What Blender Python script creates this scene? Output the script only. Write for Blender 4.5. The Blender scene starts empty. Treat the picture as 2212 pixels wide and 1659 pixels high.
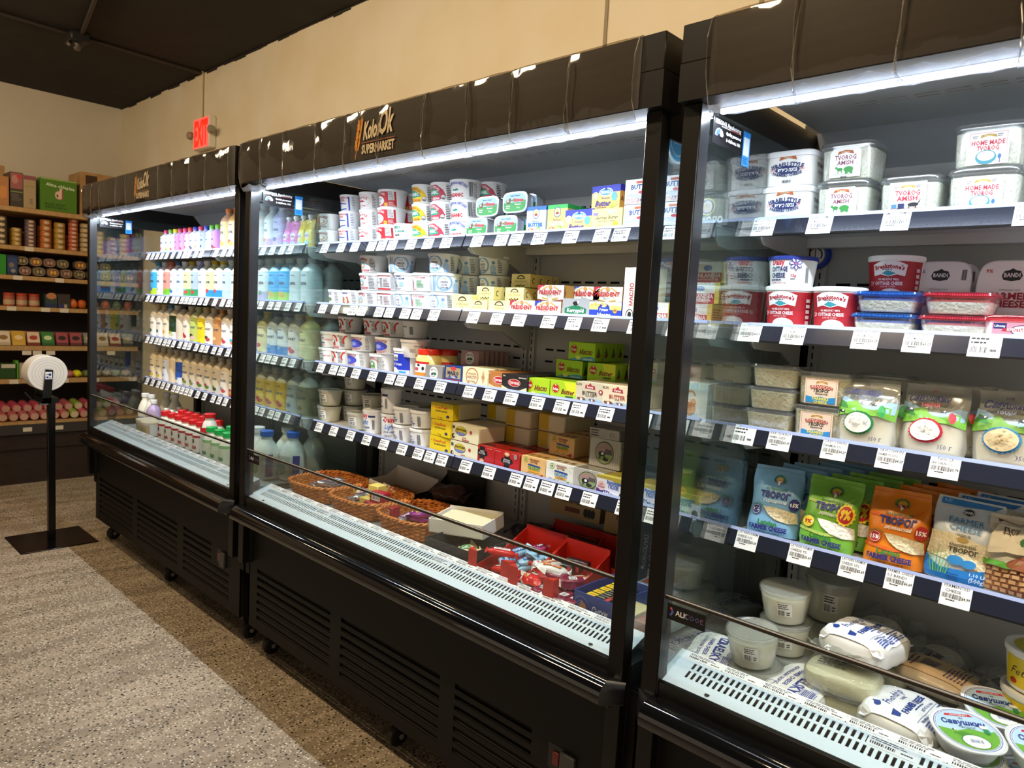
import bpy, bmesh, math, random
import numpy as np
from mathutils import Vector, Matrix
random.seed(7)
SC = bpy.context.scene
COL = SC.collection
PI = math.pi
# ------------------------------------------------------------------ camera, world, lights, exposure
CAM = np.array([4.4972, -1.2658, 1.4143])
RT = np.array([0.72385078, 0.687712, 0.05560808])
UP = np.array([-0.10351123, 0.02855864, 0.9942182])
FW = np.array([-0.6821477, 0.72542168, -0.09185811])
FPX = 1550.8
cd = bpy.data.cameras.new('camera')
cam = bpy.data.objects.new('camera', cd)
COL.objects.link(cam)
cam.matrix_world = Matrix(((RT[0], UP[0], -FW[0], CAM[0]), (RT[1], UP[1], -FW[1], CAM[1]), (RT[2], UP[2], -FW[2], CAM[2]), (0, 0, 0, 1)))
cd.sensor_width = 36
cd.lens = FPX * 36 / 2212
cd.clip_start = 0.02
cd.dof.use_dof = True
cd.dof.focus_distance = 2.0
cd.dof.aperture_fstop = 7.0
SC.camera = cam
SC.view_settings.view_transform = 'Standard'
SC.view_settings.look = 'None'
SC.view_settings.gamma = 1
SC.view_settings.use_curve_mapping = False
SC.view_settings.exposure = 0.25
w = bpy.data.worlds.new('world')
SC.world = w
w.use_nodes = True
w.node_tree.nodes['Background'].inputs[0].default_value = (1.0, 0.82, 0.60, 1)
w.node_tree.nodes['Background'].inputs[1].default_value = 0.48
PX, W = 1.8559, 1.8189        # distance between the cases, length of one case
def area(name, loc, rot, sx, sy, power, col, spread=180):
    l = bpy.data.lights.new(name, 'AREA')
    l.shape = 'RECTANGLE'
    l.size, l.size_y, l.energy, l.color = sx, sy, power, col
    l.spread = math.radians(spread)
    o = bpy.data.objects.new(name, l)
    o.location, o.rotation_euler = loc, rot
    COL.objects.link(o)
    return o
for k in range(3):            # the cool LED strip under the canopy of each case
    area('case_led', (k * PX + W / 2, 0.086, 1.8405), (0, 0, 0), W - 0.10, 0.012, 13.5, (0.80, 0.90, 1.0))
area('led_beyond', (3 * PX + W / 2, 0.086, 1.8405), (0, 0, 0), W - 0.10, 0.012, 13.5, (0.80, 0.90, 1.0))
LAMPS = [(4.9, -0.9, 17), (3.5, -0.9, 15.5), (2.1, -0.9, 14), (0.7, -0.95, 11.5), (-0.9, -1.3, 5)]
for x, y, p in LAMPS:         # the warm ceiling lamps of the shop
    area('unseen_room_lamp', (x, y, 2.80), (math.radians(52), 0, 0), 0.5, 0.10, p, (1.0, 0.78, 0.50))
area('unseen_room_lamp', (0.25, -1.6, 2.80), (0, math.radians(58), 0), 0.10, 0.5, 17, (1.0, 0.78, 0.50))  # added lamp out of view, brightens the left wall and its shelving
# ------------------------------------------------------------------ materials
def lin(h):
    h = h.lstrip('#'); h = h if len(h) == 6 else ''.join(q * 2 for q in h)
    c = [int(h[i:i + 2], 16) / 255 for i in (0, 2, 4)]
    return tuple(x / 12.92 if x <= 0.04045 else ((x + 0.055) / 1.055) ** 2.4 for x in c) + (1,)
MATS = {}
def mat(h, rough=0.5, metal=0.0, coat=0.0, emit=0.0, spec=0.5):
    key = (h, rough, metal, coat, emit, spec)
    if key in MATS: return MATS[key]
    m = bpy.data.materials.new('paint_' + h.lstrip('#'))
    m.use_nodes = True
    b = m.node_tree.nodes['Principled BSDF']
    b.inputs['Base Color'].default_value = lin(h)
    b.inputs['Roughness'].default_value = rough
    b.inputs['Metallic'].default_value = metal
    b.inputs['Coat Weight'].default_value = coat
    b.inputs['Specular IOR Level'].default_value = spec
    if emit:
        b.inputs['Emission Color'].default_value = lin(h)
        b.inputs['Emission Strength'].default_value = emit
    MATS[key] = m
    return m
def nodes(name):
    m = bpy.data.materials.new(name); m.use_nodes = True
    t = m.node_tree
    return m, t, t.nodes['Principled BSDF'], t.nodes, t.links
def clear(name, tint='#ffffff', refl=0.10, rough=0.05, haze=0.0, hazecol='#ffffff', bump=0.0, bscale=30, graze=0.9):
    """thin clear plastic or glass: lets light straight through and reflects by the angle"""
    m, t, b, N, L = nodes(name)
    N.remove(b)
    out = N['Material Output']
    tr = N.new('ShaderNodeBsdfTransparent'); tr.inputs[0].default_value = lin(tint)
    gl = N.new('ShaderNodeBsdfGlossy'); gl.inputs['Roughness'].default_value = rough
    lw = N.new('ShaderNodeLayerWeight'); lw.inputs[0].default_value = 0.35
    mp = N.new('ShaderNodeMath'); mp.operation = 'MULTIPLY_ADD'; mp.inputs[1].default_value = graze; mp.inputs[2].default_value = refl
    pw = N.new('ShaderNodeMath'); pw.operation = 'POWER'; pw.inputs[1].default_value = 2.2
    L.new(lw.outputs['Facing'], pw.inputs[0]); L.new(pw.outputs[0], mp.inputs[0])
    mx = N.new('ShaderNodeMixShader')
    L.new(mp.outputs[0], mx.inputs[0])
    src = tr
    if haze:
        df = N.new('ShaderNodeBsdfDiffuse'); df.inputs[0].default_value = lin(hazecol)
        tl = N.new('ShaderNodeBsdfTranslucent'); tl.inputs[0].default_value = lin(hazecol)
        a = N.new('ShaderNodeMixShader'); a.inputs[0].default_value = 0.4
        L.new(df.outputs[0], a.inputs[1]); L.new(tl.outputs[0], a.inputs[2])
        c = N.new('ShaderNodeMixShader'); c.inputs[0].default_value = haze
        L.new(tr.outputs[0], c.inputs[1]); L.new(a.outputs[0], c.inputs[2]); src = c
    L.new(src.outputs[0], mx.inputs[1]); L.new(gl.outputs[0], mx.inputs[2])
    L.new(mx.outputs[0], out.inputs[0])
    if bump:
        tc = N.new('ShaderNodeTexCoord'); nz = N.new('ShaderNodeTexNoise'); nz.inputs['Scale'].default_value = bscale; nz.inputs['Detail'].default_value = 3
        bp = N.new('ShaderNodeBump'); bp.inputs['Strength'].default_value = bump; bp.inputs['Distance'].default_value = 0.02
        L.new(tc.outputs['Object'], nz.inputs[0]); L.new(nz.outputs[0], bp.inputs['Height']); L.new(bp.outputs[0], gl.inputs['Normal'])
    return m
GLASS = clear('case_glass', '#f5faf9', 0.06, 0.0, 0.012, '#a8bcbc')
FRONTGLASS = clear('front_glass', '#f8fbfa', 0.045, 0.0, 0.01, '#a9b8b8')
SHELL = clear('clear_plastic', '#f4f8f8', 0.10, 0.12, 0.10, '#ffffff')
FROST = clear('frosted_plastic', '#f6f6ee', 0.08, 0.25, 0.45, '#f4f3ea')
SHELLB = clear('blue_clear_plastic', '#6fa4ee', 0.10, 0.12, 0.30, '#3f86e0')
SHELLR = clear('red_clear_plastic', '#f08088', 0.10, 0.12, 0.30, '#e0485c')
WRAP = clear('shrink_wrap', '#f8faf8', 0.14, 0.10, 0.12, '#e9ece8', 0.5, 30)
FILM = clear('wrapping_film', '#e4ded6', 0.02, 0.05, 0.0, '#c9bfae', 0.12, 9, 0.45)
FILMLIP = clear('film_lip', '#dfe6f2', 0.25, 0.10, 0.45, '#e4ebfa', 1.0, 45)
def noisy(name, h1, h2, scale, rough=0.7, detail=4, bump=0.0, lo=0.35, hi=0.65, stretch=(1, 1, 1), coat=0.0, metal=0.0):
    m, t, b, N, L = nodes(name)
    tc = N.new('ShaderNodeTexCoord'); mp = N.new('ShaderNodeMapping'); mp.inputs['Scale'].default_value = stretch
    nz = N.new('ShaderNodeTexNoise'); nz.inputs['Scale'].default_value = scale; nz.inputs['Detail'].default_value = detail
    cr = N.new('ShaderNodeValToRGB')
    cr.color_ramp.elements[0].position = lo; cr.color_ramp.elements[0].color = lin(h1)
    cr.color_ramp.elements[1].position = hi; cr.color_ramp.elements[1].color = lin(h2)
    L.new(tc.outputs['Object'], mp.inputs[0]); L.new(mp.outputs[0], nz.inputs[0]); L.new(nz.outputs[0], cr.inputs[0]); L.new(cr.outputs[0], b.inputs['Base Color'])
    b.inputs['Roughness'].default_value = rough; b.inputs['Coat Weight'].default_value = coat; b.inputs['Metallic'].default_value = metal
    if bump:
        bp = N.new('ShaderNodeBump'); bp.inputs['Strength'].default_value = bump; bp.inputs['Distance'].default_value = 0.004
        L.new(nz.outputs[0], bp.inputs['Height']); L.new(bp.outputs[0], b.inputs['Normal'])
    return m
CURD = noisy('curd_grain', '#e2dcc6', '#fbf8ea', 160, 0.6, 2, 1.0, 0.3, 0.7)
CURDY = noisy('yellow_curd_grain', '#d8c79c', '#f1e4c0', 170, 0.6, 2, 1.0, 0.3, 0.7)
CREAM = noisy('soft_cheese', '#efe7cf', '#f7f1de', 30, 0.45, 3, 0.3)
WOODGRAIN = noisy('dark_wood_print', '#0e0b09', '#241c18', 5, 0.5, 5, 0.0, 0.3, 0.75, (1, 1, 14))
BLACKM = mat('#0f0c0a', 0.4, spec=.25)
BLACKP = mat('#120f0d', 0.55, spec=.2)
BUMPER = mat('#0b0b0c', 0.07, 0.0, 0.6)
POSTIN = mat('#2a2b2e', 0.25, 0.3)
WHITEM = mat('#d9dbdc', 0.45)
GREYM = mat('#aeb0b0', 0.5)
DARK = mat('#040404', 0.9)  # near-black for slots and backings, stands in for the shade inside openings
CHROME = mat('#d5d8dc', 0.08, 1.0)
STEEL = mat('#7d7a76', 0.25, 1.0)
RAILM = mat('#282b38', 0.18, 0.2, 0.8)
PAPER = mat('#f1f0ee', 0.5)
INK = mat('#1c1c20', 0.6)
CARDB = noisy('cardboard', '#9a7448', '#b08a5a', 12, 0.85)
CARDW = mat('#e6e2da', 0.7)
WICKER = noisy('wicker_cane', '#a8591c', '#d98d3e', 60, 0.5, 3, 0.4)
# ------------------------------------------------------------------ mesh building
class MB:
    def __init__(s): s.v = []; s.f = []; s.m = []; s.mats = []; s.seg = []
    def mi(s, m):
        if isinstance(m, str): m = mat(m)
        if m not in s.mats: s.mats.append(m)
        return s.mats.index(m)
    def add(s, vs, fs, m):
        k = s.mi(m); b = len(s.v)
        s.v += [tuple(map(float, p)) for p in vs]
        s.f += [tuple(i + b for i in f) for f in fs]; s.m += [k] * len(fs)
        return s
    def box(s, x0, x1, y0, y1, z0, z1, m, c=0.0):
        if x0 > x1: x0, x1 = x1, x0
        if c <= 0:
            vs = [(x, y, z) for x in (x0, x1) for y in (y0, y1) for z in (z0, z1)]
            return s.add(vs, [(0, 1, 3, 2), (4, 6, 7, 5), (0, 4, 5, 1), (2, 3, 7, 6), (0, 2, 6, 4), (1, 5, 7, 3)], m)
        vs = []; idx = {}
        X, Y, Z = (x0, x1), (y0, y1), (z0, z1)
        for i in (0, 1):
            for j in (0, 1):
                for k in (0, 1):
                    sx, sy, sz = (c, -c)[i], (c, -c)[j], (c, -c)[k]
                    idx[i, j, k] = len(vs)
                    vs += [(X[i], Y[j] + sy, Z[k] + sz), (X[i] + sx, Y[j], Z[k] + sz), (X[i] + sx, Y[j] + sy, Z[k])]
        fs = []
        g = lambda i, j, k, a: idx[i, j, k] + a
        for i in (0, 1): fs.append([g(i, 0, 0, 0), g(i, 1, 0, 0), g(i, 1, 1, 0), g(i, 0, 1, 0)][::(-1 if i == 0 else 1)])
        for j in (0, 1): fs.append([g(0, j, 0, 1), g(1, j, 0, 1), g(1, j, 1, 1), g(0, j, 1, 1)][::(1 if j == 0 else -1)])
        for k in (0, 1): fs.append([g(0, 0, k, 2), g(1, 0, k, 2), g(1, 1, k, 2), g(0, 1, k, 2)][::(-1 if k == 0 else 1)])
        for j in (0, 1):
            for k in (0, 1): fs.append([g(0, j, k, 1), g(1, j, k, 1), g(1, j, k, 2), g(0, j, k, 2)])
        for i in (0, 1):
            for k in (0, 1): fs.append([g(i, 0, k, 0), g(i, 1, k, 0), g(i, 1, k, 2), g(i, 0, k, 2)])
            for j in (0, 1): fs.append([g(i, j, 0, 0), g(i, j, 1, 0), g(i, j, 1, 1), g(i, j, 0, 1)])
        for q in idx.values(): fs.append([q, q + 1, q + 2])
        return s.add(vs, fs, m)
    def lathe(s, prof, m, n=32, c=(0, 0, 0), axis='z', sq=0.0, sx=1.0, sy=1.0, caps=True):
        """prof: (radius, height) pairs; sq > 0 squares the section; axis of turning"""
        vs = []; fs = []; k = len(prof)
        for i in range(n):
            a = 2 * PI * (i + .5) / n; ca, sa = math.cos(a), math.sin(a)
            q = 1.0
            if sq: q = (abs(ca) ** sq + abs(sa) ** sq) ** (-1 / sq)
            for r, h in prof:
                p = (r * q * ca * sx, r * q * sa * sy, h)
                if axis == 'x': p = (h, p[0], p[1])
                elif axis == 'y': p = (p[0], h, p[1])
                vs.append((p[0] + c[0], p[1] + c[1], p[2] + c[2]))
        for i in range(n):
            j = (i + 1) % n
            for q in range(k - 1):
                fs.append((i * k + q, j * k + q, j * k + q + 1, i * k + q + 1))
        if caps and prof[0][0] > 1e-6: fs.append(tuple(i * k for i in range(n))[::-1])
        if caps and prof[-1][0] > 1e-6: fs.append(tuple(i * k + k - 1 for i in range(n)))
        return s.add(vs, fs, m)
    def prism(s, pts, a0, a1, m, axis='x'):
        n = len(pts)
        def P(a, p): return {'x': (a, p[0], p[1]), 'y': (p[0], a, p[1]), 'z': (p[0], p[1], a)}[axis]
        vs = [P(a0, p) for p in pts] + [P(a1, p) for p in pts]
        fs = [(i, (i + 1) % n, n + (i + 1) % n, n + i) for i in range(n)] + [tuple(range(n))[::-1], tuple(range(n, 2 * n))]
        return s.add(vs, fs, m)
    def tube(s, pts, r, m, n=8, closed=False):
        pts = [Vector(p) for p in pts]; vs = []; fs = []; N = len(pts)
        for i, p in enumerate(pts):
            a = pts[(i - 1) % N] if (closed or i) else p; b = pts[(i + 1) % N] if (closed or i < N - 1) else p
            t = (b - a).normalized(); u = t.cross(Vector((0, 0, 1)))
            if u.length < 1e-3: u = t.cross(Vector((1, 0, 0)))
            u.normalize(); v = t.cross(u)
            for j in range(n):
                q = 2 * PI * j / n; vs.append(p + u * (r * math.cos(q)) + v * (r * math.sin(q)))
        for i in range(N if closed else N - 1):
            for j in range(n):
                k = (i + 1) % N
                fs.append((i * n + j, i * n + (j + 1) % n, k * n + (j + 1) % n, k * n + j))
        if not closed: fs += [tuple(range(n))[::-1], tuple(range((N - 1) * n, N * n))]
        return s.add(vs, fs, m)
    def slotted(s, fn, a0, a1, b0, b1, rows, m, t=0.0015):
        """sheet with real slots; fn(a, b, depth) -> xyz; rows: (b0, b1, [(a0, a1) ...])"""
        rows = sorted(rows); cells = []; b = b0
        for r0, r1, sl in rows:
            cells.append((a0, a1, b, r0)); a = a0
            for q0, q1 in sl: cells.append((a, q0, r0, r1)); a = q1
            cells.append((a, a1, r0, r1)); b = r1
        cells.append((a0, a1, b, b1))
        for A0, A1, B0, B1 in cells:
            vs = [fn(a, bb, d) for a in (A0, A1) for bb in (B0, B1) for d in (0, t)]
            s.add(vs, [(0, 1, 3, 2), (4, 6, 7, 5), (0, 4, 5, 1), (2, 3, 7, 6), (0, 2, 6, 4), (1, 5, 7, 3)], m)
        return s
    def build(s, name, parent=None, smooth=True, recalc=True):
        me = bpy.data.meshes.new(name)
        me.from_pydata(s.v, [], s.f)
        for m in s.mats: me.materials.append(m)
        me.polygons.foreach_set('material_index', s.m)
        if recalc:
            bm = bmesh.new(); bm.from_mesh(me); bmesh.ops.recalc_face_normals(bm, faces=bm.faces); bm.to_mesh(me); bm.free()
        if smooth:
            me.polygons.foreach_set('use_smooth', [True] * len(me.polygons))
            me.set_sharp_from_angle(angle=math.radians(38))
        me.update()
        o = bpy.data.objects.new(name, me); COL.objects.link(o)
        if parent is not None: o.parent = parent
        return o
def tag(o, label=None, cat=None, group=None, kind=None):
    if label: o['label'] = label
    if cat: o['category'] = cat
    if group: o['group'] = group
    if kind: o['kind'] = kind
    return o
def thing(name, label=None, cat=None, loc=(0, 0, 0), rot=(0, 0, 0), group=None):
    o = bpy.data.objects.new(name, None); COL.objects.link(o)
    o.empty_display_size = 0.02
    o.location = loc; o.rotation_euler = rot
    return tag(o, label, cat, group)
def struct(name, mb, parent=None):
    return tag(mb.build(name, parent), kind='structure')
KIDS = {}
def dup(root, loc, rot=None, label=None, group=None, used=set()):
    """the first call places the prototype itself, later calls copy it with its parts and sub-parts"""
    if root.name not in used:
        used.add(root.name); r = root
        KIDS[root.name] = [(c, list(c.children)) for c in root.children]
    else:
        r = root.copy(); COL.objects.link(r)
        for ch, gs in KIDS[root.name]:
            c = ch.copy(); COL.objects.link(c); c.parent = r
            for g in gs:
                d = g.copy(); COL.objects.link(d); d.parent = c
    r.location = (loc[0], loc[1], loc[2] + .0006)
    r.rotation_euler = rot if rot is not None else (0, 0, 0)
    if label: r['label'] = label
    if group: r['group'] = group
    return r
# ------------------------------------------------------------------ flat print (labels, lettering)
_TX = {}
def glyphs(s, bold, italic, res=1):
    k = (s, bold, italic, res)
    if k in _TX: return _TX[k]
    c = bpy.data.curves.new('t', 'FONT'); c.body = s; c.resolution_u = res; c.offset = bold; c.shear = italic; c.align_x = 'CENTER'
    o = bpy.data.objects.new('t', c); COL.objects.link(o)
    dg = bpy.context.evaluated_depsgraph_get()
    me = bpy.data.meshes.new_from_object(o.evaluated_get(dg), depsgraph=dg)
    v = np.array([(p.co.x, p.co.y) for p in me.vertices]) if len(me.vertices) else np.zeros((0, 2))
    f = [tuple(p.vertices) for p in me.polygons]
    bpy.data.objects.remove(o); bpy.data.curves.remove(c); bpy.data.meshes.remove(me)
    _TX[k] = (v, f); return v, f
class Art:
    """print in flat coordinates (metres, origin at the centre of the bottom edge), mapped onto a surface later"""
    def __init__(s): s.it = []; s.n = 0
    def _p(s, v, f, m, lay=None):
        s.n += 1; s.it.append((np.array(v, float), f, m, s.n if lay is None else lay)); return s
    def rect(s, x0, x1, y0, y1, m): return s._p([(x0, y0), (x1, y0), (x1, y1), (x0, y1)], [(0, 1, 2, 3)], m)
    def poly(s, pts, m): return s._p(pts, [tuple(range(len(pts)))], m)
    def ell(s, cx, cy, rx, ry, m, n=20, a0=0, a1=2 * PI):
        full = abs(a1 - a0 - 2 * PI) < 1e-6
        pts = [(cx + rx * math.cos(a0 + (a1 - a0) * i / n), cy + ry * math.sin(a0 + (a1 - a0) * i / n)) for i in range(n if full else n + 1)]
        return s.poly(pts, m)
    def ring(s, cx, cy, rx, ry, t, m, n=24, a0=0, a1=2 * PI):
        v = []; f = []
        for i in range(n + 1):
            a = a0 + (a1 - a0) * i / n; c, q = math.cos(a), math.sin(a)
            v += [(cx + rx * c, cy + ry * q), (cx + (rx - t) * c, cy + (ry - t) * q)]
        f = [(2 * i, 2 * i + 1, 2 * i + 3, 2 * i + 2) for i in range(n)]
        return s._p(v, f, m)
    def txt(s, t, cx, cy, h, m, wmax=None, bold=0.02, it=0.0, arc=0.0, rot=0.0, res=1):
        """h: capital height; arc > 0 bows upward with that radius, < 0 downward"""
        v, f = glyphs(t, bold, it, res)
        if not len(v): return s
        v = v.copy(); v[:, 0] -= (v[:, 0].min() + v[:, 0].max()) / 2; v[:, 1] -= 0.34; k = h / 0.69
        w_ = (v[:, 0].max() - v[:, 0].min()) * k; kx = k * (wmax / w_ if wmax and w_ > wmax else 1)
        v = v * (kx, k)
        if arc:
            r = abs(arc); sg = 1 if arc > 0 else -1
            a = v[:, 0] / r; rr = r + sg * v[:, 1]
            v = np.stack([rr * np.sin(a), sg * (rr * np.cos(a) - r)], 1)
        if rot:
            c, q = math.cos(rot), math.sin(rot); v = v @ np.array([[c, q], [-q, c]])
        v = v + (cx, cy)
        return s._p(v, f, m)
    def bars(s, x0, x1, y0, y1, m=None, n=14, seed=1):
        m = m or INK; rnd = random.Random(seed); v = []; f = []; st = (x1 - x0) / n
        for i in range(n):
            a = x0 + i * st; b = a + st * rnd.uniform(.25, .75); k = len(v)
            v += [(a, y0), (b, y0), (b, y1), (a, y1)]; f.append((k, k + 1, k + 2, k + 3))
        return s._p(v, f, m)
    def lines(s, x0, x1, y0, y1, n, m, seed=3, fill=.5):
        """small print too fine to read"""
        rnd = random.Random(seed); v = []; f = []; st = (y1 - y0) / n
        for i in range(n):
            y = y1 - (i + .8) * st; x = x0; xe = x0 + (x1 - x0) * rnd.uniform(.65, 1)
            while x < xe:
                wd = rnd.uniform(.08, .25) * (x1 - x0); b = min(x + wd, xe); k = len(v)
                v += [(x, y), (b, y), (b, y + st * fill), (x, y + st * fill)]; f.append((k, k + 1, k + 2, k + 3)); x = b + (x1 - x0) * .03
        return s._p(v, f, m)
    def put(s, fn, mb, eps=0.00012, base=0.0002, cutx=0.0, cuty=0.0):
        """fn(x, y, off) -> xyz on the surface, lifted by off"""
        for v, f, m, lay in s.it:
            if cutx or cuty:
                me = bpy.data.meshes.new('a'); me.from_pydata([(x, y, 0) for x, y in v], [], f)
                bm = bmesh.new(); bm.from_mesh(me); bpy.data.meshes.remove(me)
                for ax, st in ((0, cutx), (1, cuty)):
                    if not st: continue
                    lo, hi = v[:, ax].min(), v[:, ax].max(); q = math.ceil(lo / st + 1e-6) * st
                    while q < hi - 1e-6:
                        co = [0, 0, 0]; no = [0, 0, 0]; co[ax] = q; no[ax] = 1
                        bmesh.ops.bisect_plane(bm, geom=bm.verts[:] + bm.edges[:] + bm.faces[:], dist=1e-7, plane_co=co, plane_no=no)
                        q += st
                bm.verts.index_update()
                vv = [(p.co.x, p.co.y) for p in bm.verts]; ff = [tuple(x.index for x in q.verts) for q in bm.faces]; bm.free()
            else: vv, ff = v, f
            mb.add([fn(x, y, base + eps * lay) for x, y in vv], ff, m)
        return mb
def flatfn(y, z0=0.0, x0=0.0): return lambda a, b, o: (a + x0, y - o, b + z0)
def sidefn(x, z0=0.0, y0=0.0): return lambda a, b, o: (x + o, a + y0, b + z0)     # on a +X face, reading along +Y
def topfn(z, y0=0.0, x0=0.0): return lambda a, b, o: (a + x0, b + y0, z + o)
def wrapfn(rf, z0=0.0, yaw=0.0, sq=0.0):
    def fn(a, b, o):
        r = rf(b + z0) if callable(rf) else rf
        p = a / r + yaw
        if sq: r *= (abs(math.cos(p)) ** sq + abs(math.sin(p)) ** sq) ** (-1 / sq)
        r += o
        return (r * math.sin(p), -r * math.cos(p), b + z0)
    return fn
def art_obj(art, fn, parent, name='label', **k):
    mb = MB(); art.put(fn, mb, **k)
    return mb.build(name, parent, smooth=False, recalc=False)
def XU(u, y, z):
    """world X of the point at depth y and height z that the photograph shows in column u"""
    a = u - 1106
    n = lambda x: FPX * float(np.dot(np.array([x, y, z]) - CAM, RT)) - a * float(np.dot(np.array([x, y, z]) - CAM, FW))
    n0, n1 = n(0.0), n(1.0)
    return -n0 / (n1 - n0)
# ------------------------------------------------------------------ the room
def floor_mat():
    m, t, b, N, L = nodes('terrazzo')
    tc = N.new('ShaderNodeTexCoord')
    def vor(scale, lo, hi):
        v = N.new('ShaderNodeTexVoronoi'); v.inputs['Scale'].default_value = scale
        L.new(tc.outputs['Object'], v.inputs[0])
        sep = N.new('ShaderNodeSeparateColor'); L.new(v.outputs['Color'], sep.inputs[0])
        a = N.new('ShaderNodeMath'); a.operation = 'GREATER_THAN'; a.inputs[1].default_value = lo; L.new(sep.outputs[0], a.inputs[0])
        d = N.new('ShaderNodeMath'); d.operation = 'LESS_THAN'; d.inputs[1].default_value = hi; L.new(v.outputs['Distance'], d.inputs[0])
        q = N.new('ShaderNodeMath'); q.operation = 'MULTIPLY'; L.new(a.outputs[0], q.inputs[0]); L.new(d.outputs[0], q.inputs[1])
        return q.outputs[0]
    def mix(f, a, c2):
        x = N.new('ShaderNodeMix'); x.data_type = 'RGBA'; L.new(f, x.inputs[0])
        if isinstance(a, tuple): x.inputs[6].default_value = a
        else: L.new(a, x.inputs[6])
        x.inputs[7].default_value = c2; return x.outputs[2]
    nz = N.new('ShaderNodeTexNoise'); nz.inputs['Scale'].default_value = 5; nz.inputs['Detail'].default_value = 5
    mp = N.new('ShaderNodeMapping'); mp.inputs['Scale'].default_value = (2.2, .35, 1)
    L.new(tc.outputs['Object'], mp.inputs[0]); L.new(mp.outputs[0], nz.inputs[0])
    cr = N.new('ShaderNodeValToRGB'); cr.color_ramp.elements[0].position = .32; cr.color_ramp.elements[0].color = lin('#8d7c65')
    cr.color_ramp.elements[1].position = .62; cr.color_ramp.elements[1].color = lin('#b3a088')
    L.new(nz.outputs[0], cr.inputs[0])
    base = cr.outputs[0]
    wv = N.new('ShaderNodeTexWave'); wv.wave_type = 'BANDS'; wv.bands_direction = 'X'
    wv.inputs['Scale'].default_value = .85; wv.inputs['Distortion'].default_value = 2.2; wv.inputs['Detail'].default_value = 3; wv.inputs['Detail Scale'].default_value = 1.4
    L.new(tc.outputs['Object'], wv.inputs[0])
    g = N.new('ShaderNodeMath'); g.operation = 'GREATER_THAN'; g.inputs[1].default_value = .955; L.new(wv.outputs['Fac'], g.inputs[0])
    g2 = N.new('ShaderNodeMath'); g2.operation = 'MULTIPLY'; g2.inputs[1].default_value = .25; L.new(g.outputs[0], g2.inputs[0])
    base = mix(g2.outputs[0], base, lin('#63574a'))
    base = mix(vor(105, .55, .42), base, lin('#6f6049'))
    base = mix(vor(120, .72, .40), base, lin('#ddd0bb'))
    base = mix(vor(85, .84, .36), base, lin('#221c16'))
    L.new(base, b.inputs['Base Color']); b.inputs['Roughness'].default_value = .55
    return m
FLOOR = floor_mat()
WALLM = noisy('beige_plaster', '#d3c3a6', '#d8ccb6', 3, .75)
WALLL = noisy('cream_plaster', '#c9bfac', '#d0c6b4', 2, .8)
CEILM = noisy('black_ceiling_paint', '#16120f', '#1f1a16', 8, .85)
YW, XL, ZC = 0.9, -2.18, 2.96
struct('floor', MB().box(-2.3, 9, -6, 1.0, -.05, 0, FLOOR))
struct('wall_back', MB().box(-2.3, 9, YW, YW + .12, 0, ZC, WALLM))
struct('wall_left', MB().box(XL - .12, XL, -6, YW, 0, ZC, WALLL))
struct('ceiling', MB().box(-2.3, 9, -6, 1.02, ZC, ZC + .06, CEILM))
mb = MB(); rnd = random.Random(4); x = XL
while x < 4.6:                                       # ragged black paint edge under the ceiling
    wd = rnd.uniform(.04, .16); mb.box(x, x + wd, YW - .003, YW, ZC - rnd.uniform(.004, .022), ZC, CEILM); x += wd
struct('trim_1', mb)
for i, x in enumerate((2.83, 3.425)): struct('trim_%d' % (i + 2), MB().box(x - .007, x + .007, YW - .005, YW, 1.9, ZC, mat('#8f8069', .7)))
for i, (a, b_) in enumerate((((-.52, -.6, ZC - .012), (-.575, YW - .02, ZC - .012)), ((-.53, .14, ZC - .012), (.9, -.12, ZC - .012)))):
    o = MB().tube([a, b_], .012, mat('#2a221c', .6)).build('ceiling_conduit')
    tag(o, ['black conduit running across the dark ceiling towards the exit sign', 'black conduit branching from the ceiling junction box'][i], 'conduit')
t = thing('junction_box', 'black junction box with a pipe fitting on the dark ceiling', 'junction box', (-.53, .12, ZC))
MB().box(-.07, .07, -.05, .05, -.06, 0, mat('#0d0b0a', .5), .006).build('box', t)
MB().lathe([(.012, -.10), (.02, -.09), (.02, -.06)], mat('#4a423e', .4), 12).tube([(-.02, -.03, -.065), (.05, -.06, -.09)], .01, mat('#4a423e', .4)).build('pipe_fitting', t)
tag(MB().tube([(-.575, YW - .012, ZC), (-.575, YW - .012, 2.63)], .009, mat('#c9b893', .6)).build('wall_conduit'), 'thin painted conduit running down the wall to the exit sign', 'conduit')
for i, (x, y, p) in enumerate(LAMPS):
    t = thing('wall_washer_lamp', 'ceiling lamp aimed at the beige wall, %s along the aisle' % ['first', 'second', 'third', 'fourth', 'fifth'][i], 'ceiling lamp', (x, y, 2.80), group='ceiling lamps aimed at the wall')
    R_ = Matrix.Rotation(math.radians(52), 3, 'X')
    hb = MB().box(-.27, .27, -.07, .07, .006, .05, mat('#dedede', .5), .004); hb.v = [tuple(R_ @ Vector(v)) for v in hb.v]; hb.tube([(0, 0, .03), (0, 0, .16)], .01, mat('#dedede', .5)); hb.build('housing', t)
    db = MB().box(-.25, .25, -.05, .05, .003, .006, mat('#ffe2b0', .5, emit=4)); db.v = [tuple(R_ @ Vector(v)) for v in db.v]; db.build('diffuser', t)
t = thing('exit_sign', 'lit red exit sign with two emergency lamp heads on the beige wall', 'exit sign', (-.495, YW, 2.537))
ES = mat('#d8d3c4', .5)
MB().box(-.125, .125, -.05, 0, -.105, .10, ES, .006).build('housing', t)
a = Art().rect(-.118, .118, .0, .196, mat('#e8554a', .4, emit=.9)).txt('EXIT', 0, .098, .15, mat('#ff1408', .4, emit=3.2), .21, .05)
art_obj(a, flatfn(-.05, -.1), t, 'sign_face')
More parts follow.
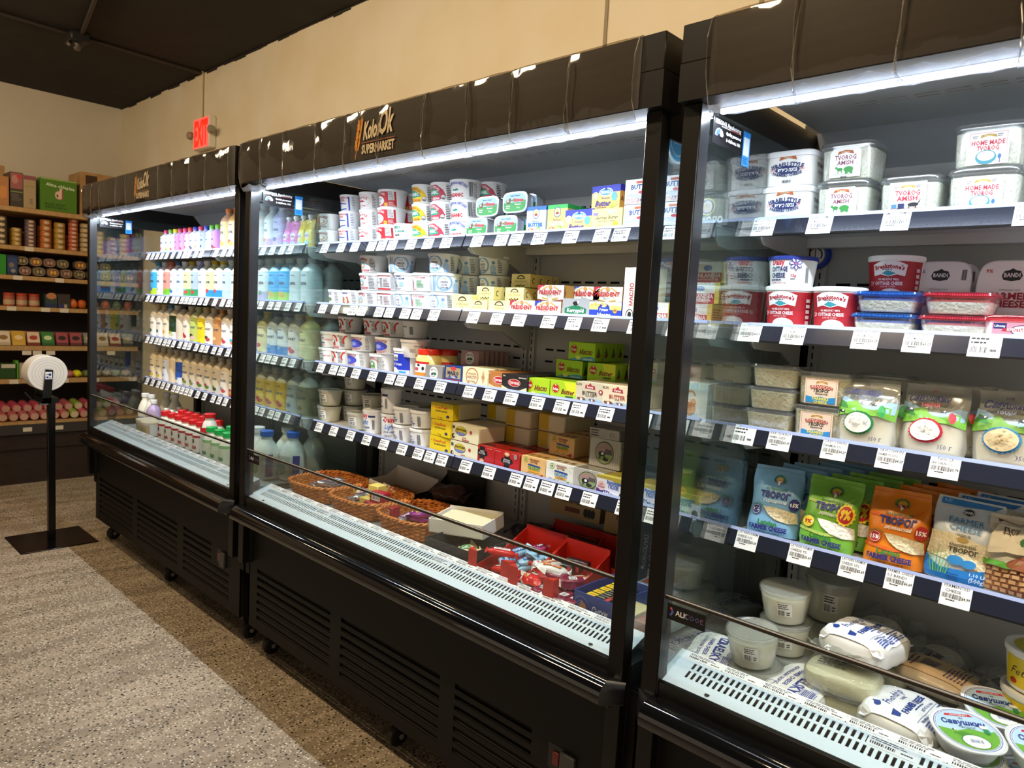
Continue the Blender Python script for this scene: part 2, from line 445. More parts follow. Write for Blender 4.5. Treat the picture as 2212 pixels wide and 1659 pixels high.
for sx in (-1, 1):
    l = MB().lathe([(0, 0), (.024, .0), (.028, .02), (.022, .036), (0, .04)], mat('#8f8672', .4), 18, (sx * .165, -.07, .0), 'y').build('lamp_head', t)
    MB().tube([(sx * .12, -.03, -.02), (sx * .16, -.04, -.02), (sx * .165, -.05, 0)], .006, ES).build('arm', l)
# ------------------------------------------------------------------ refrigerated cases
ORD = ['first', 'second', 'third', 'fourth', 'fifth', 'sixth', 'seventh', 'eighth', 'ninth', 'tenth', 'eleventh', 'twelfth', 'thirteenth', 'fourteenth', 'fifteenth', 'sixteenth', 'seventeenth', 'eighteenth']
ZR = [1.633, 1.394, 1.156, .913]                     # bottom of each price rail
ZS = [1.664, 1.422, 1.183, .938]                     # surface of each shelf
YR, YB, ZD, ZDB, ZWELL = .306, .66, .667, .702, .672
ZNEAR = .640
def shell_logo(a, cx, cy, s):
    for c0, k in ((mat('#f2f0ee'), .27), (None, .20)):
        for i in range(7):
            an = math.radians(165 - i * 25); c = c0 or (mat('#2440c4') if i < 4 else mat('#e0a8b0'))
            for f, q in ((.30, .6), (.55, 1)): a.ell(cx + math.cos(an) * s * f, cy + math.sin(an) * s * f, s * k * q * .8, s * k * q * .8, c, 12)
def tag_art(w, h, lines=None, seed=1):
    a = Art().rect(-w / 2, w / 2, 0, h, PAPER)
    if lines:
        a.txt(lines[0], 0, h * .84, h * .12, INK, w * .9, .01, res=1).txt(lines[1], -w * .1, h * .64, h * .12, INK, w * .7, .01)
        a.bars(-w * .44, w * .18, h * .32, h * .52, seed=seed, n=18).txt(lines[2], w * .33, h * .42, h * .12, INK, w * .28, .02)
        a.lines(-w * .3, w * .1, h * .22, h * .3, 1, INK, seed)
    else:
        a.lines(-w * .44, w * .3, h * .55, h * .9, 2, INK, seed, .45); a.bars(-w * .44, w * .1, h * .18, h * .45, seed=seed, n=12); a.lines(w * .18, w * .44, h * .2, h * .42, 1, INK, seed + 1)
    return a
def railfn(x0, z0): return lambda a, b, o: (a + x0, YR - .0025 - o + b * .38, z0 + b * .925 + o * .4)
TAGPROTO = {}
def put_tag(shelf, x, z0, wd, ht=.044, lines=None, seed=1):
    k = (round(wd, 3), ht, tuple(lines) if lines else seed % 4)
    if k not in TAGPROTO:
        o = art_obj(tag_art(wd, ht, lines, seed), railfn(0, 0), shelf, 'price_tag'); TAGPROTO[k] = o
    else:
        o = TAGPROTO[k].copy(); COL.objects.link(o); o.parent = shelf
    o.location = (x, 0, z0 - .004); return o
WHITEIN = mat('#c9cccd', .42)
def make_case(k, label):
    x0 = k * PX; zw = ZWELL if k < 2 else ZNEAR
    t = thing('refrigerated_case', label, 'refrigerated case', (x0, 0, 0), group='black open refrigerated cases')
    # canopy
    c = MB().box(0, W, 0, .30, 1.926, 2.0, BLACKM, .002).box(0, W, 0, .075, 1.854, 1.926, BLACKM).build('canopy', t)
    MB().box(.055, W - .05, .075, .60, 1.920, 1.926, mat('#1a1a1a', .6)).build('inner_ceiling', t)  # black backing, stands in for the shade behind the liner slots
    mb = MB(); rows = []
    sl = []; a = .20
    while a < W - .25: sl.append((a, a + .045)); a += .058
    for b in (.385, .405): rows.append((b, b + .006, sl))
    mb.slotted(lambda a, b, d: (a, b, 1.9165 - d), .055, W - .05, .13, .59, rows, WHITEIN)
    mb.build('ceiling_liner', t)
    mb = MB()
    for i in range(3):
        for j in range(140):
            xx = .07 + j * .012 + (i % 2) * .006; mb.box(xx, xx + .0045, .098 + i * .011, .105 + i * .011, 1.858, 1.866, mat('#2b2f38', .4))
    mb.box(.06, W - .05, .093, .0955, 1.857, 1.872, '#3a3f4a').box(.06, W - .05, .130, .1325, 1.856, 1.872, '#b9bcc0')
    mb.build('air_honeycomb', t)
    MB().box(.05, W - .05, .081, .090, 1.8445, 1.854, mat('#e4f0ff', .4, emit=16)).build('led_strip', t)
    # side frames with glass
    for s, xa in ((0, 0), (1, W - .05)):
        f = MB().box(xa, xa + .0385, .024, .060, .40, 1.854, BLACKM, .0015).box(xa, xa + (.034 if s == 0 else .04), .055, .68, 1.803, 1.918, mat('#0c0b0b', .35))
        f.box(xa, xa + .04, .62, .70, .40, 1.95, mat('#121212', .5)).box(xa, xa + .04, .05, .68, .40, .66, mat('#121212', .5))
        fo = f.build('side_frame', t)
        if s == 0: MB().box(xa + .0386, xa + .0400, .026, .0605, .64, 1.853, POSTIN).build('frame_reveal', fo)
        gx = xa + (.0345 if s == 0 else .028)
        MB().box(gx, gx + .005, .061, .64, .661, 1.85 if s == 0 else 1.806, GLASS).build('side_glass', t)
    # inner back with slot rows
    rows = []
    for zc in (1.795, 1.545, 1.310, 1.075):
        sl = []; a = .10
        while a < W - .14:
            if abs(a + .018 - W / 2) > .06: sl.append((a, a + .036))
            a += .052
        for dz in (0, -.042): rows.append((zc + dz - .0035, zc + dz + .0035, sl))
    MB().slotted(lambda a, b, d: (a, YB + d, b), .045, W - .045, .66, 1.83, rows, mat('#b4b5b4', .5)).box(.045, W - .045, YB + .006, YB + .04, .6, 1.93, DARK).build('back_panel', t)
    MB().add([(.045, .585, 1.915), (W - .045, .585, 1.915), (W - .045, YB, 1.83), (.045, YB, 1.83)], [(0, 1, 2, 3)], mat('#a8acb0', .5)).build('air_duct', t)
    for xx in (.05, W / 2 - .03, W / 2 + .005, W - .075):
        mb = MB()
        mb.box(xx, xx + .025, YB - .012, YB - .001, .67, 1.83, mat('#b8b8b6', .45))
        z = .70
        while z < 1.8:
            mb.box(xx + .010, xx + .0135, YB - .0127, YB - .0118, z, z + .016, DARK); z += .026
        mb.build('shelf_standard', t)
    # shelves
    for i in range(4):
        for h in (0, 1):
            a, b = (.034, W / 2 - .003) if h == 0 else (W / 2 + .003, W - .034)
            s = MB().box(a, b, YR + .018, .63, ZS[i] - .006, ZS[i], WHITEM, .001).box(a, b, .60, .63, ZS[i] - .03, ZS[i] - .006, WHITEM).box(a + .002, b - .002, YR + .018, YR + .022, ZS[i] - .03, ZS[i], WHITEM)
            so = s.build('shelf', t)
            r = MB().prism([(YR, ZR[i]), (YR + .004, ZR[i] - .001), (YR + .020, ZR[i] + .033), (YR + .020, ZR[i] + .038), (YR + .0145, ZR[i] + .038)], a, b, RAILM)
            r.prism([(YR + .0125, ZR[i] + .0335), (YR + .0145, ZR[i] + .0405), (YR + .028, ZR[i] + .0365), (YR + .026, ZR[i] + .030)], a, b, mat('#aebbe6', .15, 0, .6))
            r.box(a, b, YR - .0005, YR + .012, ZR[i] - .004, ZR[i], mat('#141416', .3))
            r.build('price_rail', so)
            for xe in ((a + .002, b - .006) if h == 0 else (a + .002, b - .006)):
                zt = ZS[i] - .007
                MB().prism([(YR + .03, zt), (YR + .034, zt - .03), (YR + .05, zt - .042), (YR + .12, zt - .047), (YR + .20, zt - .05), (.63, zt - .11), (.645, zt - .11), (.645, zt)], xe, xe + .004, mat('#c4c5c3', .4)).build('bracket', so)
            if k == 0 and h == 0 or True:
                rr = random.Random(k * 100 + i * 10 + h)
                if k < 2:
                    xx = a + .03
                    while xx < b - .05:
                        wd = .062 if k else .055
                        put_tag(so, xx + wd / 2, ZR[i], wd - .010, .038, None, rr.randrange(4))
                        xx += wd + (rr.choice([.0, .03, .045, .055]) if k else rr.choice([.0, .012, .03]))
                else: SHELF3[i, h] = so
    # deck with air slots
    rows = []
    for (b0, b1, step, sw) in ((.030, .050, .0126, .0062), (.056, .073, .0126, .0062)):
        sl = []; a = .075
        while a < W - .08: sl.append((a, a + sw)); a += step
        rows.append((b0, b1, sl))
    sl = []; a = .08
    while a < W - .08: sl.append((a, a + .0075)); a += .0126
    rows.append((.080, .083, sl))
    def dk(a, b, d):
        q = b / .10
        return (a, .042 + b, ZD + (ZDB - ZD) * q - d)
    MB().slotted(dk, .028, W - .028, 0, .1, rows, mat('#e6eff1', .35)).box(.03, W - .03, .05, .138, .60, .645, DARK).build('air_grille', t)
    MB().add([dk(.028, .1, 0), dk(W - .028, .1, 0), (W - .028, .145, zw - .01), (.028, .145, zw - .01)], [(0, 1, 2, 3)], WHITEIN).box(.028, W - .028, .142, YB, zw - .03, zw - .002, mat('#9da1a2', .45)).build('well_floor', t)
    dl = random.Random(50 + k); lp = None
    for r_, (b0, b1) in enumerate(((.080, .099), (.054, .078))):
        xx = .05 + (r_ * .2)
        while xx < W - .12:
            wd = dl.uniform(.07, .10)
            if r_ == 0 or dl.random() < .42:
                key = ('deck', round(b1 - b0, 3), dl.randrange(3))
                if key not in TAGPROTO:
                    a = tag_art(.082, b1 - b0, None, key[2] + 5)
                    TAGPROTO[key] = art_obj(a, lambda x, y, o, b0=b0: (x, dk(0, b0 + y, 0)[1], dk(0, b0 + y, 0)[2] + .0003 + o), t, 'price_label')
                    o = TAGPROTO[key]
                else: o = TAGPROTO[key].copy(); COL.objects.link(o); o.parent = t
                o.location = (xx + .041, 0, 0)
                if r_ == 0: xx += .084
                else: xx += wd + dl.choice([.02, .1, .18])
            else: xx += .09
    for xx in (.14, W - .12): MB().lathe([(0, 0), (.0055, 0), (.0055, .001), (0, .0012)], mat('#1a1c1e', .4), 12, (xx, .052, .6707)).build('screw', t)
    # front glass and its trim
    g = MB().box(.036, W - .036, .036, .0385, .655, .848, FRONTGLASS).build('front_glass', t)
    MB().box(.034, W - .034, .033, .0415, .847, .856, mat('#4a4542', .22, .7), .0015).box(.034, W - .034, .0325, .0335, .8545, .8565, mat('#d8d4ce', .3, .2)).build('glass_trim', t)  # the pale thin bar is a painted glint along the trim
    MB().box(.036, .0375, .0345, .036, .66, .85, mat('#cfd6da', .15, .8)).build('glass_edge', t)
    if k:
        a = Art().rect(0, .088, -.0, .034, mat('#0d0c0d', .3)).txt('ALK', .034, .018, .0105, mat('#f0eff0'), bold=.02).txt('COOL', .062, .018, .0105, mat('#55578a'), bold=.015)
        a._p([(.006, .025), (.010, .027), (.016, .018), (.010, .008), (.006, .010), (.011, .018)], [(0, 1, 2, 5), (5, 2, 3, 4)], mat('#5c62c0')); a._p([(.006, .025), (.010, .027), (.013, .0225), (.009, .0215)], [(0, 1, 2, 3)], mat('#e0574f'))
        a.ring(.0805, .021, .0022, .0022, .0007, mat('#c5506a'))
        tag(art_obj(a, lambda x, y, o: (x + .044, .0355 - o, y + .806), t, 'maker_sticker'), 'small black maker sticker with white and violet lettering')
    # side sticker
    a = Art().rect(0, .125, 0, .054, mat('#141316', .35)).txt('ALKCOOL Manufacturing', .064, .046, .0085, mat('#f2f2f2'), .112, .03)
    a.rect(.035, .075, .0385, .0398, mat('#f2f2f2')).rect(.075, .118, .0385, .0398, mat('#c0504a')); shell_logo(a, .024, .018, .020)
    a.txt('Quality guaranteed', .082, .028, .0062, mat('#f2f2f2'), .066, .03, .1).txt('in California, USA', .082, .015, .0062, mat('#f2f2f2'), .062, .03, .1)
    so = art_obj(a, lambda x, y, o: (.0399 + o, x + .074, y + 1.788), t, 'maker_sticker'); tag(so, 'black maker sticker with lettering and a small shell emblem on the side glass')
    a = Art().rect(0, .034, 0, .072, mat('#2f8fe6', .3)).rect(.004, .030, .022, .060, mat('#dfe9f2', .4)).lines(.004, .030, .004, .018, 3, mat('#0d4f96'))
    tag(art_obj(a, lambda x, y, o: (.0401 + o, x + .206, y + 1.768), t, 'blue_sticker'), 'bright blue sticker beside the maker sticker')
    if k == 1:
        a = Art().ell(0, 0, .045, .045, mat('#e8f2fa'), 28).ell(0, 0, .040, .040, mat('#5cb2ec'), 28).ring(0, 0, .030, .030, .002, mat('#e8f2fa')).txt('ZERO', 0, 0, .010, mat('#e8f2fa'))
        tag(art_obj(a, lambda x, y, o: (W - .0165 + o, x + .10, y + 1.805), t, 'round_sticker'), 'round light blue sticker on the side glass')
    # black sill, bumper, lower panel
    MB().box(.02, W - .02, .030, .043, .625, .668, mat('#0e0e0f', .3), .001).box(.02, W - .02, .024, .05, .60, .628, mat('#0e0e0f', .3)).build('front_sill', t)
    prof = [(.030, .634), (.018, .637), (.0, .636), (-.016, .629), (-.026, .617), (-.030, .601), (-.028, .590), (-.020, .584), (.030, .584)]
    MB().prism(prof, .032, W - .032, BUMPER).build('bumper', t)
    for s in (0, 1):
        xa, xb = (.032, -.002) if s == 0 else (W - .032, W + .002)
        mb = MB()
        p = [(xa, y, z) for y, z in prof]; q = [(xb, .026 + (y - .03) * .12, z) for y, z in prof]
        n = len(prof)
        mb.add(p + q, [(i, i + 1, n + i + 1, n + i) for i in range(2)], CHROME if k != 0 else mat('#55585c', .2, .8))
        mb.add(p + q, [(i, i + 1, n + i + 1, n + i) for i in range(2, n - 1)] + [tuple(range(n, 2 * n))], mat('#0f0f10', .35))
        mb.build('bumper_corner', t)
    MB().box(.02, W - .02, .035, .07, .565, .592, mat('#0a0a0a', .3)).box(.034, W - .034, .012, .04, .567, .583, mat('#1d1b1a', .25)).build('lower_trim', t)
    body = MB().box(-.008, W + .008, .072, .70, .345, .60, BLACKP).box(.02, W - .02, .10, .70, .14, .345, mat('#050505', .8)).box(-.008, .02, .062, .075, .345, .60, BLACKP).box(W - .02, W + .008, .062, .075, .345, .60, BLACKP)
    body.build('body', t)
    zt = [.384 - .0313 * i for i in range(7)]; rows = []
    for i, z in enumerate(zt):
        g3 = (1.236, 1.528) if i < 3 else (1.236, 1.70)
        rows.append((z - .0155, z, [(.083, .601), (.666, 1.172), g3]))
    def pf(a, b, d): return (a, .064 + d, b)
    MB().slotted(pf, .02, W - .02, .1376, .568, rows, BLACKP, .004).box(.02, .024, .064, .30, .1376, .568, BLACKP).box(W - .024, W - .02, .064, .30, .1376, .568, BLACKP).build('grille_panel', t)
    mb = MB()
    for i, z in enumerate(zt):                        # slat turned down behind each slot
        for q0, q1 in ((.083, .601), (.666, 1.172), (1.236, 1.528 if i < 3 else 1.70)):
            mb.add([(q0, .069, z - .0153), (q1, .069, z - .0153), (q1, .076, z - .0125 + .0015 * (i > 2)), (q0, .076, z - .0125 + .0015 * (i > 2))], [(0, 1, 2, 3)], mat('#2e2823' if i > 2 else '#120f0d', .5))  # lower slats coloured lighter to imitate light on their edges
            mb.prism([(.068, z), (.068, z - .006), (.0685, z - .006), (.0685, z)], q0, q0 + .004, BLACKP)
    mb.build('louvre', t)
    s = MB().box(1.585, 1.66, .0635, .064, .31, .375, mat('#0a0a0a', .5)).box(1.628, 1.672, .052, .0635, .308, .372, mat('#353432', .45), .002).build('switch_plate', t)
    MB().box(1.600, 1.622, .058, .0636, .325, .36, mat('#5a0e0c', .3), .002).build('rocker_switch', s)
    for xx in (.048, .886, W - .10):
        c = MB().box(xx - .02, xx + .02, .11, .19, .092, .14, mat('#101010', .5)).box(xx - .019, xx - .016, .135, .165, .03, .10, mat('#151515', .4)).box(xx + .016, xx + .019, .135, .165, .03, .10, mat('#151515', .4)).build('caster', t)
        MB().lathe([(0, -.013), (.028, -.013), (.036, -.010), (.038, 0), (.036, .010), (.028, .013), (0, .013)], mat('#141312', .45), 24, (xx, .15, .038), 'x').lathe([(0, .016), (.009, .016), (.009, .022), (0, .023)], mat('#c9c5bd', .3, .8), 12, (xx, .15, .038), 'x').build('wheel', c)
    return t
SHELF3 = {}
CASES = [make_case(0, 'far black open refrigerated case filled with bottles of milk and kefir'),
         make_case(1, 'middle black open refrigerated case filled with sour cream tubs and butter'),
         make_case(2, 'near black open refrigerated case filled with tubs and bags of farmer cheese')]
# clear film wrapped over the printed canopies
def film_sheet(k, xa, xb, seed, logo=False):
    """printed dark wood sheet, clear film bulging over it, the seam along its edges and the lip under the canopy"""
    r = random.Random(seed); t = CASES[k]; xa -= k * PX; xb -= k * PX
    pr = [(.06, 2.0035), (.004, 2.004), (-.006, 1.996), (-.011, 1.96), (-.010, 1.90), (-.011, 1.872), (-.005, 1.848), (.006, 1.838), (.03, 1.835)]
    n = 9; ph = [r.uniform(0, 6) for _ in range(4)]
    def P(j, i):
        y, z = pr[i]; u = j / (n - 1)
        x = xa + (xb - xa) * u
        bul = (math.sin(PI * u) * .0035 + math.sin(u * 9 + ph[0] + z * 40) * .0012) if i < 8 else 0
        dx = math.sin(i * 1.1 + ph[1 if j == 0 else 2]) * .004 if j in (0, n - 1) else 0
        sag = 0 if i < 6 else -(.002 + .011 * abs(math.sin(u * 5 + ph[3] + i)))
        return (x + dx, y - bul, z + sag)
    vs = [P(j, i) for j in range(n) for i in range(len(pr))]; L_ = len(pr)
    f1 = [(j * L_ + i, j * L_ + i + 1, (j + 1) * L_ + i + 1, (j + 1) * L_ + i) for j in range(n - 1) for i in range(6)]
    f2 = [(j * L_ + i, j * L_ + i + 1, (j + 1) * L_ + i + 1, (j + 1) * L_ + i) for j in range(n - 1) for i in range(6, L_ - 1)]
    mb = MB().add(vs, f1, FILM).add(vs, f2, FILMLIP)
    o = mb.build('film_sheet', t, recalc=False)
    SE = clear('film_seam_%d' % (seed % 2), '#ffffff', .18, .12, .30, '#a39c94') if ('seam', seed % 2) not in SEAM else SEAM['seam', seed % 2]
    SEAM['seam', seed % 2] = SE
    for j in (0, n - 1):
        MB().tube([P(j, i) for i in range(L_)], .0011, SE, 4).build('film_edge', o)
SEAM = {}
for k in range(3):
    MB().box(.0 if k < 2 else .065, W - (.055 if k == 1 else .0), -.0012, 0, 1.856, 1.999, WOODGRAIN).build('printed_banner', CASES[k])
S1 = [.015, .169, .303, .544, .686, 1.088, 1.242, 1.418, 1.573, 1.779]
S2 = [1.873, 2.021, 2.184, 2.389, 2.555, 2.729, 2.93, 3.102, 3.257, 3.433, 3.608]
S3 = [3.777, 3.941, 4.108, 4.27, 4.44, 4.62, 4.80, 4.98, 5.16, 5.34, 5.5]
for k, S in enumerate((S1, S2, S3)):
    for i in range(len(S) - 1): film_sheet(k, S[i] + (.012 if i == 1 and k == 1 else 0), S[i + 1] + .003, k * 31 + i)
def logo(case, x0, z0, sc, full=True):
    a = Art(); cr = mat('#e9dcc2', .5); go = mat('#d58a2a', .45); g2 = mat('#e9a840', .45)
    a.poly([(.008, .0), (.012, .0), (.018, .035), (.015, .035)], go)
    for i in range(7):
        for sd in (-1, 1):
            cx, cy = .0165 + i * .0025 + sd * .0065, .030 + i * .0105
            pts = [(cx + math.cos(q) * .0045 + math.sin(q) * .003 * sd, cy + math.sin(q) * .0095) for q in np.linspace(0, 2 * PI, 10, endpoint=False)]
            a.poly(pts, go if (i + sd) % 2 else g2)
    for i in range(3): a.poly([(.029 + i * .002, .095), (.031 + i * .002, .095), (.043 + i * .003, .118 - i * .006)], g2)
    a.txt('Kolos', .082, .070, .043, cr, .075, .035, .35, rot=.05, res=2).txt('Ok', .147, .082, .058, cr, .062, .03, .35, rot=.05, res=2)
    a.rect(.040, .185 if full else .17, .0375, .0395, mat('#b5663a', .5))
    s = 'SUPERMARKET' if full else 'SUPERMARKE'
    a.txt(s, .112 if full else .106, .021, .022, cr, .142, .045)
    art_obj(a, lambda x, y, o: (x * sc + x0, -.0016 - o, y * sc + z0), case, 'banner_logo')
logo(CASES[1], 2.598 - PX, 1.862, 1.12)
logo(CASES[0], .775, 1.862, 1.12, False)
# price tags of the near case
for (i, xw, l) in [(0, 3.765, ('farmers cheese', 'israeli FZ 16 OZ', '$4.19')), (0, 3.890, ('TVOROG AMISH', '425G', '$6.19')), (0, 4.040, ('AMISH FARMER', 'CHEESE', '$5.99')), (0, 4.262, ('HOME MADE', 'TVOROG', '$5.99')),
                   (1, 3.755, ('COTTAGE CHEESE', 'DAISY 16 OZ', '$4.29')), (1, 3.855, ('COTTAGE CHEESE', '1.5LB', '$5.49')), (1, 4.005, ('BANDI F CHEESE', '0.5% 400G', '$6.29')), (1, 4.102, ('BANDI F CHEESE', '9% 400G', '$6.29')), (1, 4.215, None),
                   (2, 3.762, None), (2, 3.845, ('BABUSHKINO', 'FARMER CHEESE', '$5.69')), (2, 3.965, ('SAVUCHKIN', 'FARMER 5%', '$4.29')), (2, 4.075, ('SAVUCHKIN', 'FARMER 9% 350G', '$4.29')), (2, 4.172, ('Farm.Ch', 'SAVUSHKIN 0.1%', '$3.79')),
                   (3, 3.79, ('LATVIAN FARM', 'CHEESE 0.5%', '$5.69')), (3, 3.915, ('LATVIAN FARMER', 'CHEESE 9%', '$5.69')), (3, 4.025, ('LATVIAN FARMER', 'CHEESE 15%', '$5.69')), (3, 4.115, ('FARMER CHEESE', '0.5 BANDI', '$6.69')), (3, 4.215, ('FERMENTED', 'CHEESE', '$4.99'))]:
    put_tag(SHELF3[i, 0], xw - 2 * PX, ZR[i], .052, .046, l, 3)
t = thing('thermometer', 'round dial thermometer with a blue rim on the case back', 'thermometer', (3.765, .640, 1.619))
MB().lathe([(0, -.012), (.034, -.012), (.036, -.006), (.036, .004), (0, .004)], mat('#1c3fae', .3), 28, (0, 0, 0), 'y').box(-.042, -.03, -.004, 0, -.01, .045, mat('#1c3fae', .3)).build('case_rim', t)
a = Art().ell(0, 0, .026, .026, mat('#c9c5bf', .2, .7), 28).ell(0, 0, .023, .023, mat('#e8e6e0'), 28).ring(0, 0, .019, .019, .004, mat('#3c4150'), 20, -.6, 2.2).ring(0, 0, .019, .019, .004, mat('#8a3a34'), 20, 2.2, 3.8).rect(-.001, .001, -.012, .015, INK)
art_obj(a, flatfn(-.0122), t, 'dial')
# ------------------------------------------------------------------ wall shelving on the left
SHW = noisy('dark_brown_veneer', '#20130c', '#2f1e14', 6, .6, 4, 0, .3, .7, (1, 1, 8))
SHT = noisy('light_wood_edge', '#a98452', '#bd9763', 6, .55, 4, 0, .3, .7, (1, 6, 1))
XG = -1.64
g = thing('wall_shelving', 'tall brown wooden shelving against the left wall with light shelf edges', 'shelving', (XG, 0, 0))
MB().box(-.52, -.49, -2.4, .88, .0, 2.0, SHW).build('back_panel', g)
for z, th, dx, m in ((1.984, .034, 0, SHT), (1.713, .030, 0, SHT), (1.503, .030, 0, SHT), (1.282, .030, 0, SHT), (.997, .034, .0, SHT), (.756, .034, .0, SHT), (.455, .02, .05, SHT)):
    MB().box(-.49, dx, -2.4, .88, z - th / 2, z + th / 2, m, .002).build('shelf_board', g)
MB().box(-.02, .052, -2.4, .88, .375, .445, mat('#3b3836', .4)).build('price_ledge', g)
MB().box(-.49, 0, -2.4, .88, 0, .26, SHW).box(-.02, .02, -2.4, .88, .26, .375, SHW).build('plinth', g)
MB().box(-.49, -.47, .86, .88, 0, 2.0, SHW).box(-.49, .0, .86, .88, 0, 2.0, SHW).build('side_panel', g)
for z in (.26, .19): MB().lathe([(0, 0), (.008, 0), (.008, .003), (0, .004)], mat('#d8d4cc', .3), 10, (.001, .535, z), 'x').build('bolt', g)
for i, (y, z) in enumerate([(.01, 1.282), (.22, 1.282), (.34, 1.282), (.05, 1.503), (.31, 1.503), (.10, .965), (.165, .965), (.25, .965), (.02, .756), (.26, .756), (.34, .756), (.09, .41), (.29, .41), (.12, 1.713), (.66, .965), (.82, .756), (.55, .756)]):
    dx = .054 if z == .41 else (.001 if z > 1 else .004)
    MB().box(dx, dx + .003, y - .028, y + .028, z - .016, z + .014, mat('#d9cdb8', .6)).build('price_tag', g)
# ------------------------------------------------------------------ bag stand
t = thing('bag_dispenser_stand', 'black metal floor stand holding a big white roll of produce bags', 'bag stand', (-.135, -.12, 0))
bk = mat('#0c0b0b', .22, .2)
MB().box(-.18, .19, -.19, .19, 0, .006, bk, .002).build('base_plate', t)
MB().box(-.018, .018, -.018, .018, .006, .815, bk, .002).build('post', t)
MB().prism([(-.062, .80), (-.018, .80), (-.008, .985), (-.044, .99)], .070, .078, bk).prism([(-.062, .80), (-.018, .80), (-.008, .985), (-.044, .99)], -.078, -.070, bk).box(-.078, .078, -.062, .018, .80, .83, bk).build('bracket', t)
rl = MB().lathe([(.018, -.066), (.094, -.066), (.097, -.063), (.097, .063), (.094, .066), (.018, .066)], mat('#ded8cf', .7), 48, (0, -.030, .965), 'x')
for r_ in (.03, .045, .06, .075): rl.lathe([(r_, .0662), (r_ + .0012, .0667), (r_ + .0024, .0662)], mat('#c3bbb0', .7), 40, (0, -.030, .965), 'x', caps=False)
rl.build('bag_roll', t)
a = Art().rect(-.016, .016, -.02, .02, mat('#e6e6ee')).rect(-.012, .01, .004, .008, INK).rect(.0, .012, -.002, .012, mat('#23305e')).ell(-.006, -.010, .006, .006, mat('#2b2f8f')).lines(.002, .014, -.018, -.006, 3, INK)
art_obj(a, sidefn(.0785, .955, -.030), t, 'sticker')
MB().tube([(.02, -.04, .80), (.03, -.10, .82), (.02, -.13, .86)], .004, bk).box(-.01, .03, -.06, -.02, .785, .800, mat('#9b9b9b', .3, .8)).build('tear_hook', t)
# ------------------------------------------------------------------ packages
WH, RED, BLU, NAVY, GRN, YEL, BLK = '#f3f3f1', '#c8202c', '#2746b8', '#1b2a63', '#1f8a4c', '#f2c81e', '#1a1a1a'
def tub(name, rt, rb, h, art, lid=WH, body=WH, lidh=.007, sq=0, clearlid=False, cutx=.006, inner=None, lidlabel=None):
    t = thing(name)
    hb = h - lidh * .6
    sh = body if not isinstance(body, str) else mat(body, .38)
    MB().lathe([(rb * .96, 0), (rb, .002), (rb + (rt - rb) * .93, hb * .93), (rt * .985, hb)], sh, 36, sq=sq).build('cup', t)
    if inner: MB().lathe([(rb * .93, .002), (rb * .95, .004), (rb + (rt - rb) * .85 - .002, hb * inner[1])], inner[0], 30, sq=sq).build('contents', t)
    lm = lid if not isinstance(lid, str) else mat(lid, .35)
    lo = MB().lathe([(rt * .99, hb - .005), (rt * 1.035, hb - .005), (rt * 1.045, hb - .001), (rt * 1.04, h - .001), (rt * 1.0, h), (rt * .94, h - .001), (rt * .92, h - .0025), (0, h - .0025)], lm, 36, sq=sq).build('lid', t)
    if art:
        rf = lambda z: rb + (rt - rb) * .93 * z / (hb * .93)
        art_obj(art, wrapfn(rf, sq=sq), t, cutx=cutx, base=.0005 if not sq else .0008)
    return t
def carton(name, w, h, d, body, art, side=None, top=None, cham=.0015, rough=.4):
    """front face in the plane y = 0, depth towards +y"""
    t = thing(name)
    m = mat(body, rough) if isinstance(body, str) else body
    MB().box(-w / 2, w / 2, 0, d, 0, h, m, cham).build('box', t)
    if art: art_obj(art, flatfn(0), t, 'front_print')
    if side: art_obj(side, sidefn(w / 2), t, 'side_print')
    if top: art_obj(top, topfn(h), t, 'top_print')
    return t
def bottle(name, r, h, cap, body, art, neck=.38, sq=0, sh=.66, caph=.016, nk=None, cutx=.006):
    t = thing(name); m = mat(body, .3) if isinstance(body, str) else body
    rn = r * neck; hs = h * sh; z1 = h - caph
    p = [(r * .9, 0), (r, .004), (r, hs), (r * .97, hs + (z1 - hs) * .12), (r * .82, hs + (z1 - hs) * .38), (rn * 1.35, hs + (z1 - hs) * .66), (rn, hs + (z1 - hs) * .78), (rn, z1)]
    MB().lathe(p, m, 28, sq=sq).build('bottle_body', t)
    cm = mat(cap, .35)
    MB().lathe([(rn * 1.25, z1 - .004), (rn * 1.28, h - .002), (rn * 1.15, h), (0, h)], cm, 20).build('cap', t)
    if art: art_obj(art, wrapfn(r, sq=sq), t, cutx=cutx, base=.0007)
    return t
